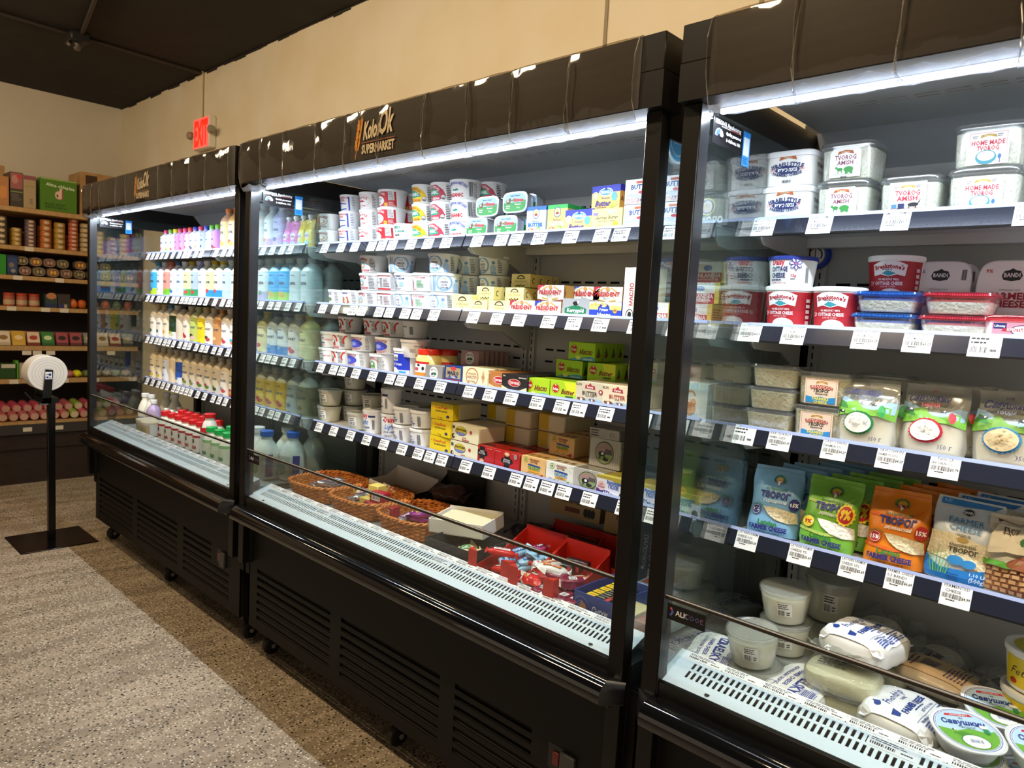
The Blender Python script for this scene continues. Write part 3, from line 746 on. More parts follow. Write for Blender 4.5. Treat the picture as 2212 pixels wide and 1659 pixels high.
def pouch(name, w, h, d, body, art, seed=1, lean=.0, wrinkle=.0025, top=None, nar=.06, m2=None, cut=.012):
    """standing bag: full at the foot, pinched flat along its top seam"""
    t = thing(name); r = random.Random(seed); ph = [r.uniform(0, 6.28) for _ in range(6)]
    def S(u, v, sd):
        hw = w / 2 * (1 - nar * v) * (1 - .05 * max(0, .12 - v) / .12)
        th = d / 2 * (max(0, 1 - abs(u) ** 3)) ** .55
        th *= (1.0 - .15 * v) if v < .45 else (1.0 - .15 * v) * max(0.0, 1 - ((v - .45) / .45) ** 1.5) if v < .9 else 0
        if v < .08: th *= .86 + .14 * v / .08
        th = max(th, .0008)
        wr = wrinkle * (math.sin(u * 5 + v * 9 + ph[0]) * .5 + math.sin(u * 11 - v * 14 + ph[1]) * .3 + math.sin(v * 23 + u * 3 + ph[2]) * .25) * (.35 + v)
        x = u * hw + .002 * math.sin(v * 9 + ph[3]) * (1 if u > 0 else -1) * abs(u)
        y = -sd * th + wr + lean * v * h + .004 * math.sin(v * 4 + ph[4]) * v
        return (x, y, v * h)
    nu, nv = 17, 19; mb = MB()
    us = [math.sin(-PI / 2 + PI * i / (nu - 1)) for i in range(nu)]; vs_ = [j / (nv - 1) for j in range(nv)]
    bm_ = mat(body, .32) if isinstance(body, str) else body
    for sd in (1, -1):
        V = [S(u, v, sd) for v in vs_ for u in us]
        mb.add(V, [(j * nu + i, j * nu + i + 1, (j + 1) * nu + i + 1, (j + 1) * nu + i) for j in range(nv - 1) for i in range(nu - 1)], bm_)
    b = [S(u, 0, 1) for u in us] + [S(u, 0, -1) for u in us][::-1]
    mb.add(b, [tuple(range(len(b)))], bm_)
    o = mb.build('bag', t, recalc=False)
    for q in (.925, .945, .965):                      # crimped seam
        MB().tube([(S(u, q, 1)[0], S(u, q, 1)[1] - .0006, q * h) for u in us], .0007, bm_, 4).build('seam', t) if q == .945 else None
    if art:
        def fn(a, b2, off):
            v = min(max(b2 / h, 0), 1); hw = w / 2 * (1 - nar * v); u = max(-1, min(1, a / hw))
            e = .01; p0 = Vector(S(max(-1, u - e), v, 1)); p1 = Vector(S(min(1, u + e), v, 1)); q0 = Vector(S(u, max(0, v - e), 1)); q1 = Vector(S(u, min(1, v + e), 1))
            n = (p1 - p0).cross(q1 - q0); n = n.normalized() if n.length > 1e-9 else Vector((0, -1, 0))
            if n.y > 0: n = -n
            p = Vector(S(u, v, 1)) + n * off
            return tuple(p)
        art_obj(art, fn, t, 'front_print', base=.0016, eps=.0002, cutx=cut, cuty=cut)
    return t
def brick(name, w, d, h, body, art=None, noise=.003, seed=1, p=5.0, part='block', wings=0, wm=None, n=36, frontart=None):
    """soft-edged pack lying flat, base at z = 0, top print mapped on its upper face"""
    t = thing(name); r = random.Random(seed); ph = [r.uniform(0, 6.28) for _ in range(5)]
    prof = []
    for i in range(13):
        a = -PI / 2 + PI * i / 12; c, s_ = math.cos(a), math.sin(a)
        q = (abs(c) ** p + abs(s_) ** p) ** (-1 / p)
        prof.append((max(c * q, 0), .5 + .5 * s_ * q))
    vs = []; k = len(prof)
    for i in range(n):
        a = 2 * PI * (i + .5) / n; ca, sa = math.cos(a), math.sin(a); q = (abs(ca) ** p + abs(sa) ** p) ** (-1 / p)
        for rr, z in prof:
            x, y = rr * q * ca * w / 2, rr * q * sa * d / 2
            f = noise * (math.sin(x * 70 + ph[0]) * math.sin(y * 60 + ph[1]) + .6 * math.sin(x * 150 + z * 6 + ph[2]) * rr)
            vs.append((x + f * ca * rr, y + f * sa * rr, z * h + f * (.8 if z > .6 else 0)))
    fs = []
    for i in range(n):
        j = (i + 1) % n
        for q in range(k - 1): fs.append((i * k + q, j * k + q, j * k + q + 1, i * k + q + 1))
    m = mat(body, .35) if isinstance(body, str) else body
    mb = MB().add(vs, fs, m)
    mb.add([vs[i * k + k - 1] for i in range(n)], [tuple(range(n))], m); mb.add([vs[i * k] for i in range(n)], [tuple(range(n))], m)
    mb.build(part, t)
    if wings:
        wmat = wm or m
        for sg in (-1, 1):
            V = []; c = 9
            for j in range(c):
                y = -d * .46 + d * .92 * j / (c - 1)
                V += [(sg * w * .47, y, h * .55), (sg * (w * .5 + wings * .5), y * 1.02, h * .5 + .006 * math.sin(y * 90 + ph[3])), (sg * (w * .5 + wings), y * 1.08, h * .5 + .012 * math.sin(y * 60 + ph[4]))]
            MB().add(V, [(3 * j + a, 3 * j + a + 1, 3 * j + a + 4, 3 * j + a + 3) for j in range(c - 1) for a in (0, 1)], wmat).build('crimped_end', t)
    if art:
        def fn(a, b, o):
            x, y = a, b
            f = noise * (math.sin(x * 70 + ph[0]) * math.sin(y * 60 + ph[1]) + .6 * math.sin(x * 150 + 6 + ph[2]) * min(1, 2 * max(abs(x) / w, abs(y) / d)))
            rr = min(.999, (abs(2 * x / w) ** p + abs(2 * y / d) ** p) ** (1 / p))
            return (x, y, h * (.5 + .5 * (1 - rr ** p) ** (1 / p)) + f * .8 + o + .0012)
        art_obj(art, fn, t, 'top_print', cutx=.01, cuty=.01)
    if frontart: art_obj(frontart, lambda a, b, o: (a, -d / 2 - noise - .0005 - o, b), t, 'front_print')
    return t
LV = {1: ['alone on its spot'], 2: ['bottom one of two stacked', 'top one of two stacked'], 3: ['bottom one of three stacked', 'middle one of three stacked', 'top one of three stacked'],
      4: ['lowest of four stacked', 'second from below in its stack', 'third from below in its stack', 'topmost of four stacked']}
def setthing(p, cat): p['category'] = cat; return p
RND = random.Random(11)
def stack(p, desc, grp, x, y, z, n, dz, yaw=0, jit=.003, lv=True, skip=0):
    for i in range(skip, n):
        lb = desc if n == 1 or not lv else desc + ', ' + LV[n][i]
        dup(p, (x + RND.uniform(-jit, jit), y + RND.uniform(-jit, jit), z + dz * i), (0, 0, yaw + RND.uniform(-.06, .06) * (jit > 0)), lb, grp)
def deep(p, desc, grp, x, y, z, n, dy, dx=0, start=0):
    for i in range(n):
        lb = desc + (', front one of its row' if i == 0 else ', %s in its row' % ORD[i])
        dup(p, (x + dx * i + RND.uniform(-.001, .001), y + dy * i, z), (0, 0, RND.uniform(-.02, .02)), lb, grp)
# ---------------- sour cream tubs, middle case
def art_tub(kind, w, h):
    a = Art(); W2 = w / 2
    if kind == 'home':
        a.ring(0, h * .52, .030, .016, .002, mat('#b0553f')).ell(0, h * .5, .02, .009, mat('#e0a878')).ell(-.003, h * .53, .014, .007, mat(WH)).txt('ДОМАШНЯЯ', 0, h * .80, .007, mat('#b0553f'), .07, .02, 0, .09).txt('СМЕТАНА', 0, h * .17, .007, mat('#b0553f'), .055)
    elif kind == 'isr':
        a.txt('ИЗРАИЛЬСКАЯ', -.008, h * .82, .008, mat(RED), .072, .03).txt('СМЕТАНА', -.012, h * .64, .008, mat(RED), .05, .03)
        for y0, sg in ((.48, 1), (.08, -1)): a.poly([(-.04, h * y0), (-.02, h * (y0 + .05 * sg)), (.0, h * y0), (.02, h * (y0 - .03 * sg)), (.02, h * (y0 - .08 * sg)), (0, h * (y0 - .06 * sg)), (-.02, h * (y0 - .02 * sg))], mat(BLU))
        a.rect(.028, .034, .003, h * .92, mat(BLU)).ring(.048, h * .2, .004, .004, .001, mat(BLU)).lines(.042, .056, h * .3, h * .9, 6, mat('#8a8fa6'))
        for q in (0, 1): a._p([(-.026 + .006 * math.sin(PI * q + 2 * PI * i / 3), h * .27 + .006 * math.cos(PI * q + 2 * PI * i / 3)) for i in range(3)], [(0, 1, 2)], mat(BLU)); a._p([(-.026 + .0045 * math.sin(PI * q + 2 * PI * i / 3), h * .27 + .0045 * math.cos(PI * q + 2 * PI * i / 3)) for i in range(3)], [(0, 1, 2)], mat(WH))
    elif kind == 'style':
        a.ring(-.002, h * .48, .040, .024, .0007, mat(RED)).txt('AMISH STYLE', -.004, h * .66, .008, mat(RED), .066, .03, 0, .12).poly([(-.02, h * .40), (-.012, h * .5), (-.004, h * .44), (.004, h * .53), (.012, h * .45), (.018, h * .40)], mat(RED)).txt('SOUR CREAM', .0, h * .2, .004, mat(RED), .04).lines(.046, .06, h * .1, h * .9, 9, mat('#777777'))
    elif kind == 'redw':
        a.rect(-.058, .060, .003, h * .93, mat(RED)).ell(-.020, h * .36, .032, .018, mat(WH), 24).txt('НАША СМЕТАНА', -.018, h * .78, .008, mat(WH), .07, .03, 0, .10).txt('ДЕРЕВНЯ', -.018, h * .45, .0055, mat('#8d8f94')).txt('СЕЛО', -.018, h * .25, .0065, mat('#8d8f94')).ell(.019, h * .14, .008, .006, mat(YEL), 16).txt('NEW', .019, h * .14, .004, mat(RED)).rect(.030, .052, h * .38, h * .88, mat('#eeeeee')).lines(.031, .051, h * .40, h * .86, 8, mat('#555555')).lines(.030, .055, h * .08, h * .3, 4, mat('#f0d0d0'))
    elif kind == 'amish':
        a.txt('AMISH', -.004, h * .78, .009, mat('#14866a'), .05, .03).txt('SOUR CREAM', .0, h * .58, .008, mat('#14866a'), .062, .03).poly([(-.016, h * .36), (-.008, h * .42), (.0, h * .36), (.008, h * .42), (.014, h * .33), (-.012, h * .32)], mat(BLK)).txt('ORGANIC', .0, h * .16, .009, mat(RED), .05, .03)
    elif kind in ('orgy', 'orgr'):
        c = mat('#f0c818' if kind == 'orgy' else '#c03048'); tx = mat('#b03018' if kind == 'orgy' else WH)
        a.poly([(-.05, .002), (-.05, h * .62), (-.035, h * .82), (-.012, h * .92), (.012, h * .84), (.034, h * .60), (.044, h * .30), (.02, .004)], c)
        a.poly([(-.05, h * .30), (-.05, h * .56), (-.03, h * .66), (-.006, h * .66), (.016, h * .52), (.024, h * .34), (.0, h * .28)], mat('#169a78'))
        a.txt('ЗДОРОВАЯ СМЕТАНА', -.012, h * .76, .0075, tx, .074, .03, 0, .05).txt('ORGANIC', -.014, h * .46, .0105, mat(WH), .058, .04).txt('SOUR CREAM', -.008, h * .14, .007, tx, .056, .03)
        a.ell(.034, h * .22, .008, .008, mat('#5b5f5e')).ell(.034, h * .22, .0068, .0068, mat(WH)).txt('USDA', .034, h * .26, .003, mat(BLK)).rect(.028, .040, h * .12, h * .2, mat('#6f6f6f')).lines(.046, .062, h * .1, h * .9, 9, mat(BLK))
    elif kind == 'orgb':
        a.txt('ДЕРЕВЕНСКАЯ СМЕТАНА', 0, h * .82, .009, mat(BLU), .095, .03, 0, .07).poly([(-.016, h * .44), (-.01, h * .52), (-.004, h * .48), (.006, h * .54), (.014, h * .44), (.0, h * .40)], mat('#15897b')).txt('ORGANIC', -.004, h * .2, .0115, mat(RED), .066, .04).bars(.048, .064, h * .15, h * .9, n=7).lines(.066, .08, h * .1, h * .9, 10, mat('#888888'))
    elif kind == 'ravioli':
        a.txt('RAVIOLI', -.006, h * .80, .010, mat('#b8323a'), .056, .04, 0, .05).ell(-.004, h * .44, .015, .014, mat('#9fc4d8')).ell(-.006, h * .38, .012, .008, mat('#b98a54')).ell(-.004, h * .4, .005, .005, mat(WH)).txt('SOUR CREAM', -.002, h * .12, .0065, mat(RED), .056, .03).lines(.030, .052, h * .06, h * .92, 10, mat('#6a6a6e')).lines(-.056, -.040, h * .1, h * .5, 3, mat('#3f8a42'))
    elif kind == 'greek':
        a.rect(-.056, -.050, 0, h * .95, mat('#7fb0dc')).rect(-.046, -.042, 0, h * .95, mat('#7fb0dc')).ell(-.008, h * .48, .029, .028, mat('#86b6de'), 26).ell(-.008, h * .48, .023, .022, mat(WH), 26).txt('Greek', -.008, h * .70, .0045, mat('#7a9a3a')).txt('GREEK', -.008, h * .52, .0065, mat(NAVY)).txt('SOUR', -.008, h * .36, .006, mat(NAVY)).txt('CREAM', -.008, h * .22, .006, mat(NAVY)).ell(.034, h * .3, .010, h * .22, mat('#a9c8e6')).ell(.036, h * .62, .006, h * .08, mat('#6f9fd0')).rect(.026, .044, h * .03, h * .14, mat('#8ab4de')).lines(.050, .066, h * .1, h * .9, 9, mat('#66707e'))
    elif kind == 'greekt':
        a.txt('GREEK', .0, h * .84, .0075, mat(NAVY), .04).txt('SOUR CREAM', .002, h * .68, .0065, mat(NAVY), .056).lines(-.026, .0, h * .2, h * .58, 5, mat(NAVY)).rect(.008, .026, h * .25, h * .5, mat('#a7c6ec')).rect(-.048, -.043, 0, h * .95, mat('#7fb0dc')).lines(-.026, .03, h * .05, h * .16, 2, mat('#888888'))
    elif kind == 'redrim':
        a.rect(-.050, .045, h * .80, h * .93, mat(RED)).rect(-.050, .045, .002, h * .12, mat(RED)).txt('Клинское', -.028, h * .66, .006, mat('#3d9a56'), .03).txt('СМЕТАНА', -.02, h * .46, .006, mat('#b8323a'), .04).rect(.002, .012, h * .2, h * .62, mat('#9a9a9a')).rect(.000, .014, h * .62, h * .7, mat('#808080')).lines(.018, .042, h * .2, h * .7, 6, mat('#77525a')).rect(.046, .056, h * .1, h * .8, mat('#b9b9b9'))
    elif kind == 'milkmaid':
        a.txt('Дeрeвня', -.030, h * .86, .005, mat('#4a7f36')).ell(-.030, h * .40, .010, .019, mat(RED)).ell(-.028, h * .62, .006, .006, mat('#e9c9a0')).ell(-.034, h * .50, .006, .009, mat('#86a8d0')).txt('SOUR CREAM', .012, h * .74, .006, mat('#b8323a'), .045).lines(.0, .03, h * .2, h * .6, 6, mat('#4c9a58')).txt('SOUR CREAM', -.02, h * .08, .004, mat(RED))
    elif kind == 'pinic':
        a.txt('Пикник', -.012, h * .74, .007, mat('#6b54a8'), .036).ell(-.008, h * .4, .014, .008, mat('#5d9a4a')).ell(-.004, h * .42, .005, .005, mat('#8a3f7a')).lines(.02, .036, h * .1, h * .9, 9, mat('#777'))
    elif kind == 'bagkit':
        a.txt('Старинная', -.006, h * .80, .0055, mat('#7a63b0'), .045).poly([(-.022, h * .15), (-.016, h * .6), (.0, h * .5), (.014, h * .62), (.022, h * .2)], mat('#b0574a')).ell(.004, h * .36, .008, .012, mat('#e2c9a8')).lines(.032, .048, h * .1, h * .9, 9, mat('#777'))
    elif kind == 'cow':
        a.ring(-.010, h * .50, .026, .027, .008, mat('#d1301f'), 20, -.1, PI + .3).ell(-.010, h * .42, .013, .013, mat('#3c2a25')).ell(-.010, h * .46, .007, .010, mat(WH)).ell(-.006, h * .30, .009, .007, mat('#d1301f')).txt('SOUR CREAM', -.006, h * .10, .0065, mat(RED), .052, .04).lines(.026, .046, h * .15, h * .85, 9, mat('#6a6a6a')).ell(.052, h * .85, .003, .005, mat(BLK)).ell(.022, h * .85, .003, .005, mat(BLK)).ring(.058, h * .5, .02, .024, .006, mat('#d1301f'), 12, 1.6, 3.6)
    elif kind == 'kanad':
        a.ell(-.002, h * .48, .036, .017, mat('#4a52c4'), 28).ell(-.008, h * .44, .016, .008, mat('#8f98e0')).txt('КАНАДСКАЯ', -.002, h * .82, .008, mat('#c05a50'), .07, .03, 0, .12).txt('*СМЕТАНА*', -.002, h * .13, .007, mat('#c05a50'), .06, .03, 0, -.12).lines(.046, .062, h * .1, h * .9, 9, mat('#888'))
    elif kind == 'buck':
        a.txt('КАНАДА', -.012, h * .76, .005, mat('#555')).rect(-.035, .014, h * .58, h * .62, mat(NAVY)).rect(-.035, .014, h * .28, h * .32, mat(NAVY)).ring(-.012, h * .45, .004, .004, .001, mat(NAVY)).txt('Sour Cream', -.012, h * .14, .0045, mat(RED)).txt('СМЕТАНА', .03, h * .5, .005, mat(RED))
    elif kind == 'village':
        a.txt('ДЕРЕВЕНСКАЯ', -.006, h * .74, .007, mat('#b8323a'), .07, .03, 0, .05).poly([(-.02, h * .2), (-.018, h * .55), (-.006, h * .62), (.008, h * .5), (.010, h * .2)], mat('#5f9a40')).ell(-.006, h * .42, .006, .006, mat(WH)).txt('CREAM', -.004, h * .10, .0065, mat(RED), .03, .03).lines(.020, .050, h * .1, h * .9, 10, mat('#777'))
    elif kind == 'plainb':
        a.txt('Бабушка', .0, h * .66, .006, mat('#666'), .03).lines(-.03, .0, h * .3, h * .5, 3, mat('#999')).ell(-.006, h * .14, .004, .004, mat('#d9a93a')).rect(.026, .040, h * .2, h * .66, mat('#7d8a82'))
    return a
G_SC = 'sour cream tubs in the middle case'
def mk_tub(kind, r, h, rb=.86, **k): return setthing(tub('sour_cream_tub', r, r * rb, h, art_tub(kind, 2 * r, h), **k), 'tub')
y1 = .385; S1_, S2_, S3_, S4_ = ZS
def cx(u, z, y): return XU(u, y, z)
TOP = 'on the top shelf'
P_ = {}
for kind, u, r, n, desc in [('home', 712, .043, 2, 'white tub with small brown oval bread picture, top shelf'), ('isr', 756, .044, 3, 'white tub with blue stripe and blue star, top shelf'),
                            ('style', 799, .044, 3, 'white tub with thin red oval and red hills, top shelf'), ('redw', 845, .054, 3, 'wide red and white tub with yellow dot, top shelf')]:
    p = mk_tub(kind, r, .064); P_[kind] = p
    stack(p, desc, G_SC, cx(u, S1_ + .03, .345 + r), .345 + r, S1_, n, .0655)
stack(mk_tub('amish', .043, .064), 'white tub with green lettering beside the yellow label tubs', G_SC, cx(876, S1_ + .03, .38), .382, S1_, 1, .065)
for kind, u, n, desc in [('orgy', 914, 3, 'white tub with yellow and green label, top shelf'), ('orgr', 955, 3, 'white tub with crimson and green label, top shelf'), ('orgb', 1004, 3, 'white tub with blue and red lettering, top shelf')]:
    r = .043 if kind == 'orgy' else .047 if kind == 'orgr' else .054
    p = mk_tub(kind, r, .064); P_[kind] = p
    stack(p, desc, G_SC, cx(u, S1_ + .03, .345 + r), .345 + r, S1_, n, .0655)
stack(P_['redw'], 'red tub behind the wide red and white tubs', G_SC, cx(878, S1_ + .03, .49) + .02, .50, S1_, 3, .0655)
stack(P_['orgr'], 'crimson label tub behind the blue lettered tubs', G_SC, cx(1063, S1_ + .1, .47), .47, S1_, 3, .0655)
stack(P_['isr'], 'blue star tub standing behind the red oval tubs', G_SC, 2.35, .50, S1_, 2, .0655)
# second shelf
for kind, u, r, n, lv, desc in [('pinic', 734, .045, 1, 1, 'white tub with small purple word and green leaves'), ('bagkit', 766, .047, 1, 1, 'white tub with brown lace-up boot picture'), ('ravioli', 806, .054, 3, 3, 'white tub with red arched word and blue bowl'),
                            ('redrim', 843, .053, 2, 2, 'white tub with red bands and grey can picture'), ('greek', 884, .054, 1, 1, 'white tub with blue ring, second shelf front'), ('milkmaid', 920, .053, 2, 2, 'white tub with milkmaid in red dress'), ('greek', 963, .054, 1, 1, 'white tub with blue ring beside the cream butter packs')]:
    p = P_.get(kind) or mk_tub(kind, r, .064); P_[kind] = p
    stack(p, desc + (', second shelf' if n > 1 else ''), G_SC, cx(u, S2_ + .03, .345 + r), .345 + r, S2_, n, .0665)
stack(mk_tub('greekt', .054, .064), 'white tub with two lines of navy lettering above', G_SC, cx(884, S2_ + .1, .40), .399, S2_ + .0665, 1, .066)
dup(P_['greek'], (cx(963, S2_ + .1, .40), .40, S2_ + .0665), (0, 0, .9), 'blue ring tub turned sideways, middle layer of second shelf', G_SC)
dup(P_['greek'], (cx(868, S2_ + .16, .40), .40, S2_ + .133), (0, 0, 1.0), 'blue ring tub turned sideways in the upper layer, left one', G_SC)
dup(P_['greek'], (cx(958, S2_ + .16, .40), .40, S2_ + .133), (0, 0, .35), 'blue ring tub in the upper layer, half in shadow', G_SC)
for u, n, ds in ((1010, 3, 'shaded blue ring tub behind the front rows'), (1068, 3, 'shaded blue ring tub deepest on the shelf')):
    stack(P_['greek'], ds, G_SC, cx(u, S2_ + .16, .50), .505, S2_, n, .0665)
# third shelf
for kind, u, r, z, lb in [('buck', 714, .048, 0, 'low white tub with red lettering at shelf end, third shelf'), ('cow', 742, .050, 0, 'tub with cow head in a red arch, bottom layer'), ('kanad', 778, .052, 0, 'tub with violet oval, bottom layer of third shelf'), ('village', 829, .054, 0, 'tub with green cottage picture, bottom layer'),
                          ('buck', 718, .048, 1, 'tub with two thin navy bands, middle layer'), ('cow', 745, .050, 1, 'tub with cow head in a red arch, middle layer'), ('kanad', 787, .052, 1, 'tub with violet oval, middle layer of third shelf'), ('kanad', 840, .052, 1, 'shaded tub with violet oval, middle layer, second one'),
                          ('cow', 757, .054, 2, 'tub with cow head, upper layer, left end'), ('cow', 812, .054, 2, 'tub with cow head, upper layer, second one'), ('cow', 853, .054, 2.001, 'tub with cow head, upper layer, third one'), ('plainb', 897, .054, 2, 'plain white tub with small yellow dot, upper layer'), ('plainb', 897, .054, 1, 'plain white tub turned sideways, middle layer right end')]:
    key = kind + '3'; yy = .35 + r + (.05 if z >= 1.9 and kind != 'cow' else 0) + (.03 if z >= 2 else 0)
    p = P_.get(key) or mk_tub(kind, r, .064); P_[key] = p
    dup(p, (cx(u, S3_ + .03 + .0665 * z, yy), yy, S3_ + .0665 * int(z)), (0, 0, RND.uniform(-.1, .1) + (1.2 if 'sideways' in lb else 0)), lb, G_SC)
a = Art().rect(-.040, .052, .004, .078, mat('#1a33b8')).rect(-.038, .006, .052, .074, mat(WH)).txt('Lactaid', -.014, .062, .014, mat(NAVY), .044, .04).txt('Sour Cream', -.006, .040, .010, mat(WH), .056, .02).ell(-.014, .012, .022, .014, mat('#b98452')).ell(-.014, .017, .018, .010, mat('#f4efe4')).rect(.0, .05, .004, .018, mat('#f1eee6')).poly([(.004, .006), (.034, .006), (.040, .014), (.012, .016)], mat('#2f9be0'))
stack(setthing(tub('sour_cream_tub', .050, .044, .096, a), 'tub'), 'tall white tub with deep blue label beside the red lidded jar', G_SC, cx(879, S3_ + .04, .395), .395, S3_, 1, .1)
def jar():
    t = setthing(thing('cream_jar'), 'jar')
    MB().lathe([(.040, 0), (.047, .006), (.049, .05), (.047, .072), (.038, .084), (.037, .088)], mat('#e8cf7c', .12, 0, .5), 32).build('jar_body', t)
    MB().lathe([(.041, .084), (.042, .101), (.040, .104), (0, .104)], mat('#cf2a14', .3), 32).build('lid', t)
    a = Art().rect(-.052, .052, .010, .058, mat(WH)).rect(-.052, .052, .052, .060, mat(RED)).rect(-.052, .052, .010, .022, mat('#e88a28')).ell(-.034, .045, .006, .005, mat(BLK)).ell(-.020, .049, .004, .004, mat(BLK)).ell(.01, .047, .007, .004, mat(BLK)).ell(.030, .036, .005, .007, mat(BLK)).txt('TREE', -.006, .033, .010, mat(RED), .04, .04)
    art_obj(a, wrapfn(.0492), t, cutx=.006); return t
pj = jar()
dup(pj, (cx(927, S3_ + .04, .392), .392, S3_), (0, 0, -.2), 'jar of pale yellow cream with bright red lid, front one', 'red lidded cream jars')
dup(pj, (cx(962, S3_ + .05, .45), .455, S3_), (0, 0, .3), 'jar of pale yellow cream with red lid, standing behind', 'red lidded cream jars')
# fourth shelf
def deli(r, h, nm='deli_cup', lab=True, fill=.93, mm=None):
    a = Art().rect(.0, .032, h * .25, h * .75, mat('#e9e7e1')).lines(.002, .03, h * .5, h * .72, 2, INK).bars(.002, .014, h * .28, h * .46, n=8).lines(.016, .030, h * .28, h * .46, 2, INK) if lab else None
    return setthing(tub(nm, r, r * .84, h, a, lid=FROST, body=FROST, inner=(mm or CREAM, fill)), 'deli cup')
G_DC = 'clear deli cups of soft cheese in the middle case'
pd = deli(.050, .066)
for u, y, n, ds in ((712, .40, 2, 'clear cup of pale cheese at the shelf end'), (764, .50, 4, 'clear cup of pale cheese behind the shelf end pair'), (806, .47, 2, 'shaded clear cup behind the light blue tubs'), (776, .385, 1, 'single short clear cup beside the blue lettered cups')):
    stack(pd, ds, G_DC, cx(u, S4_ + .04, y), y, S4_ + (.004 if n == 1 else 0), min(n, 3), .068)
for i, (u, y) in enumerate(((905, .52), (950, .53))):
    stack(deli(.047, .12, lab=False) if i == 0 else pd, ['tall clear cup in the shade at the back', 'clear cup in the shade near the margarine'][i], G_DC, cx(u, S4_ + .15, y), y, S4_, 1, .1)
def daisy(h=.092):
    a = Art().rect(-.03, .048, h * .70, h * .78, mat(NAVY)).rect(-.024, .02, h * .66, h * .92, mat(WH)).txt('Daisy', -.002, h * .78, .018, mat('#d0243c'), .042, .04).txt('Light', .0, h * .50, .018, mat('#3a78c8'), .042, .01, .35).txt('SOUR CREAM', 0, h * .27, .0065, mat(NAVY), .05, .02).lines(-.02, .02, h * .06, h * .16, 2, mat('#777')).bars(.036, .046, h * .2, h * .6, n=6)
    return setthing(tub('sour_cream_tub', .040, .036, h, a), 'tub')
pz = daisy()
G_DY = 'tall white light sour cream tubs'
for (u, zz, yw, ds) in ((806, 0, -.1, 'tall tub with red and pale blue lettering, left front one'), (846, 0, .75, 'tall tub with navy band, lower one of the stacked pair'), (846, .094, -.7, 'tall tub with navy band, upper one of the stacked pair')):
    dup(pz, (cx(u, S4_ + .05 + zz, .385), .385, S4_ + zz), (0, 0, yw), ds, G_DY)
h = .062
a = Art().lines(-.034, .02, h * .1, h * .6, 5, mat('#4a4f8a')).txt('ORGANIC', -.016, h * .8, .005, mat(RED)).rect(-.05, -.036, h * .2, h * .6, mat('#333')).txt('FINE', -.03, h * .75, .012, mat(NAVY)).bars(.03, .042, h * .1, h * .7, n=8)
pg = setthing(tub('sour_cream_tub', .046, .040, h, a), 'tub')
for u, ds in ((874, 'white tub with fine print turned outward, left pair'), (913, 'white tub with barcode turned outward, right pair')):
    stack(pg, ds, 'printed white tubs beside the yellow cartons', cx(u, S4_ + .03, .39), .39, S4_, 2, .065, yaw=-.3)
# ---------------- butter cartons, middle case
def place_box(p, uL, y, z, w_): return XU(uL, y, z + .02) + w_ / 2
G_B = 'butter packs in the middle case'
# loaf tubs with green lids
def loaf():
    t = setthing(thing('butter_dish'), 'butter tub')
    MB().lathe([(.0, .034), (.040, .034), (.043, .030), (.046, 0), (.048, -.002), (.048, -.004), (0, -.004)], mat('#c9ced2', .2, .5), 36, (0, .0, .031), 'y', 4.5, 1.06, .66).build('tray', t)
    a = Art(); m = 30
    sup = lambda rx, rz: [(rx * math.copysign(abs(math.cos(q)) ** .5, math.cos(q)), .031 + rz * math.copysign(abs(math.sin(q)) ** .5, math.sin(q))) for q in np.linspace(0, 2 * PI, m, endpoint=False)]
    a.poly(sup(.049, .030), mat('#dfe6ea', .25)).poly(sup(.046, .027), mat('#9cc4ec')).poly([p for p in sup(.046, .027) if p[1] < .037] + [(-.046, .037), (0, .041), (.046, .036)][::-1], mat('#2f8c3e'))
    a.ell(-.026, .034, .009, .007, mat('#6b3a22')).ell(-.020, .040, .004, .005, mat('#6b3a22')).ell(-.028, .036, .003, .003, mat(WH)).txt('Butter / Beurre', .002, .051, .0045, mat(NAVY), .05).txt('Chimay', .014, .038, .010, mat('#c0303c'), .046, .05).txt('Demi-sel', .014, .025, .0045, mat(WH), .04, .03).lines(-.034, -.012, .012, .024, 2, mat(WH)).txt('250 g', .016, .015, .0045, mat('#bfe0b0'))
    art_obj(a, flatfn(-.0045), t, 'lid_print'); return t
pl_ = loaf()
for u, zz, ds in ((1031, 0, 'bottom layer, left one'), (1094, 0, 'bottom layer, right one'), (1054, .063, 'top layer, left one'), (1114, .068, 'top layer, right one')):
    for j in range(2):
        dup(pl_, (XU(u, .345, S1_ + .03 + zz), .345 + j * .045, S1_ + .0 + zz), (.0, 0, 0), 'butter dish with green cow picture lid, ' + ds + (', second behind it' if j else ''), 'green lidded butter dishes')
def mk(name, w_, h, d, body, art, side=None, top=None): return setthing(carton(name, w_, h, d, body, art, side, top), 'butter carton')
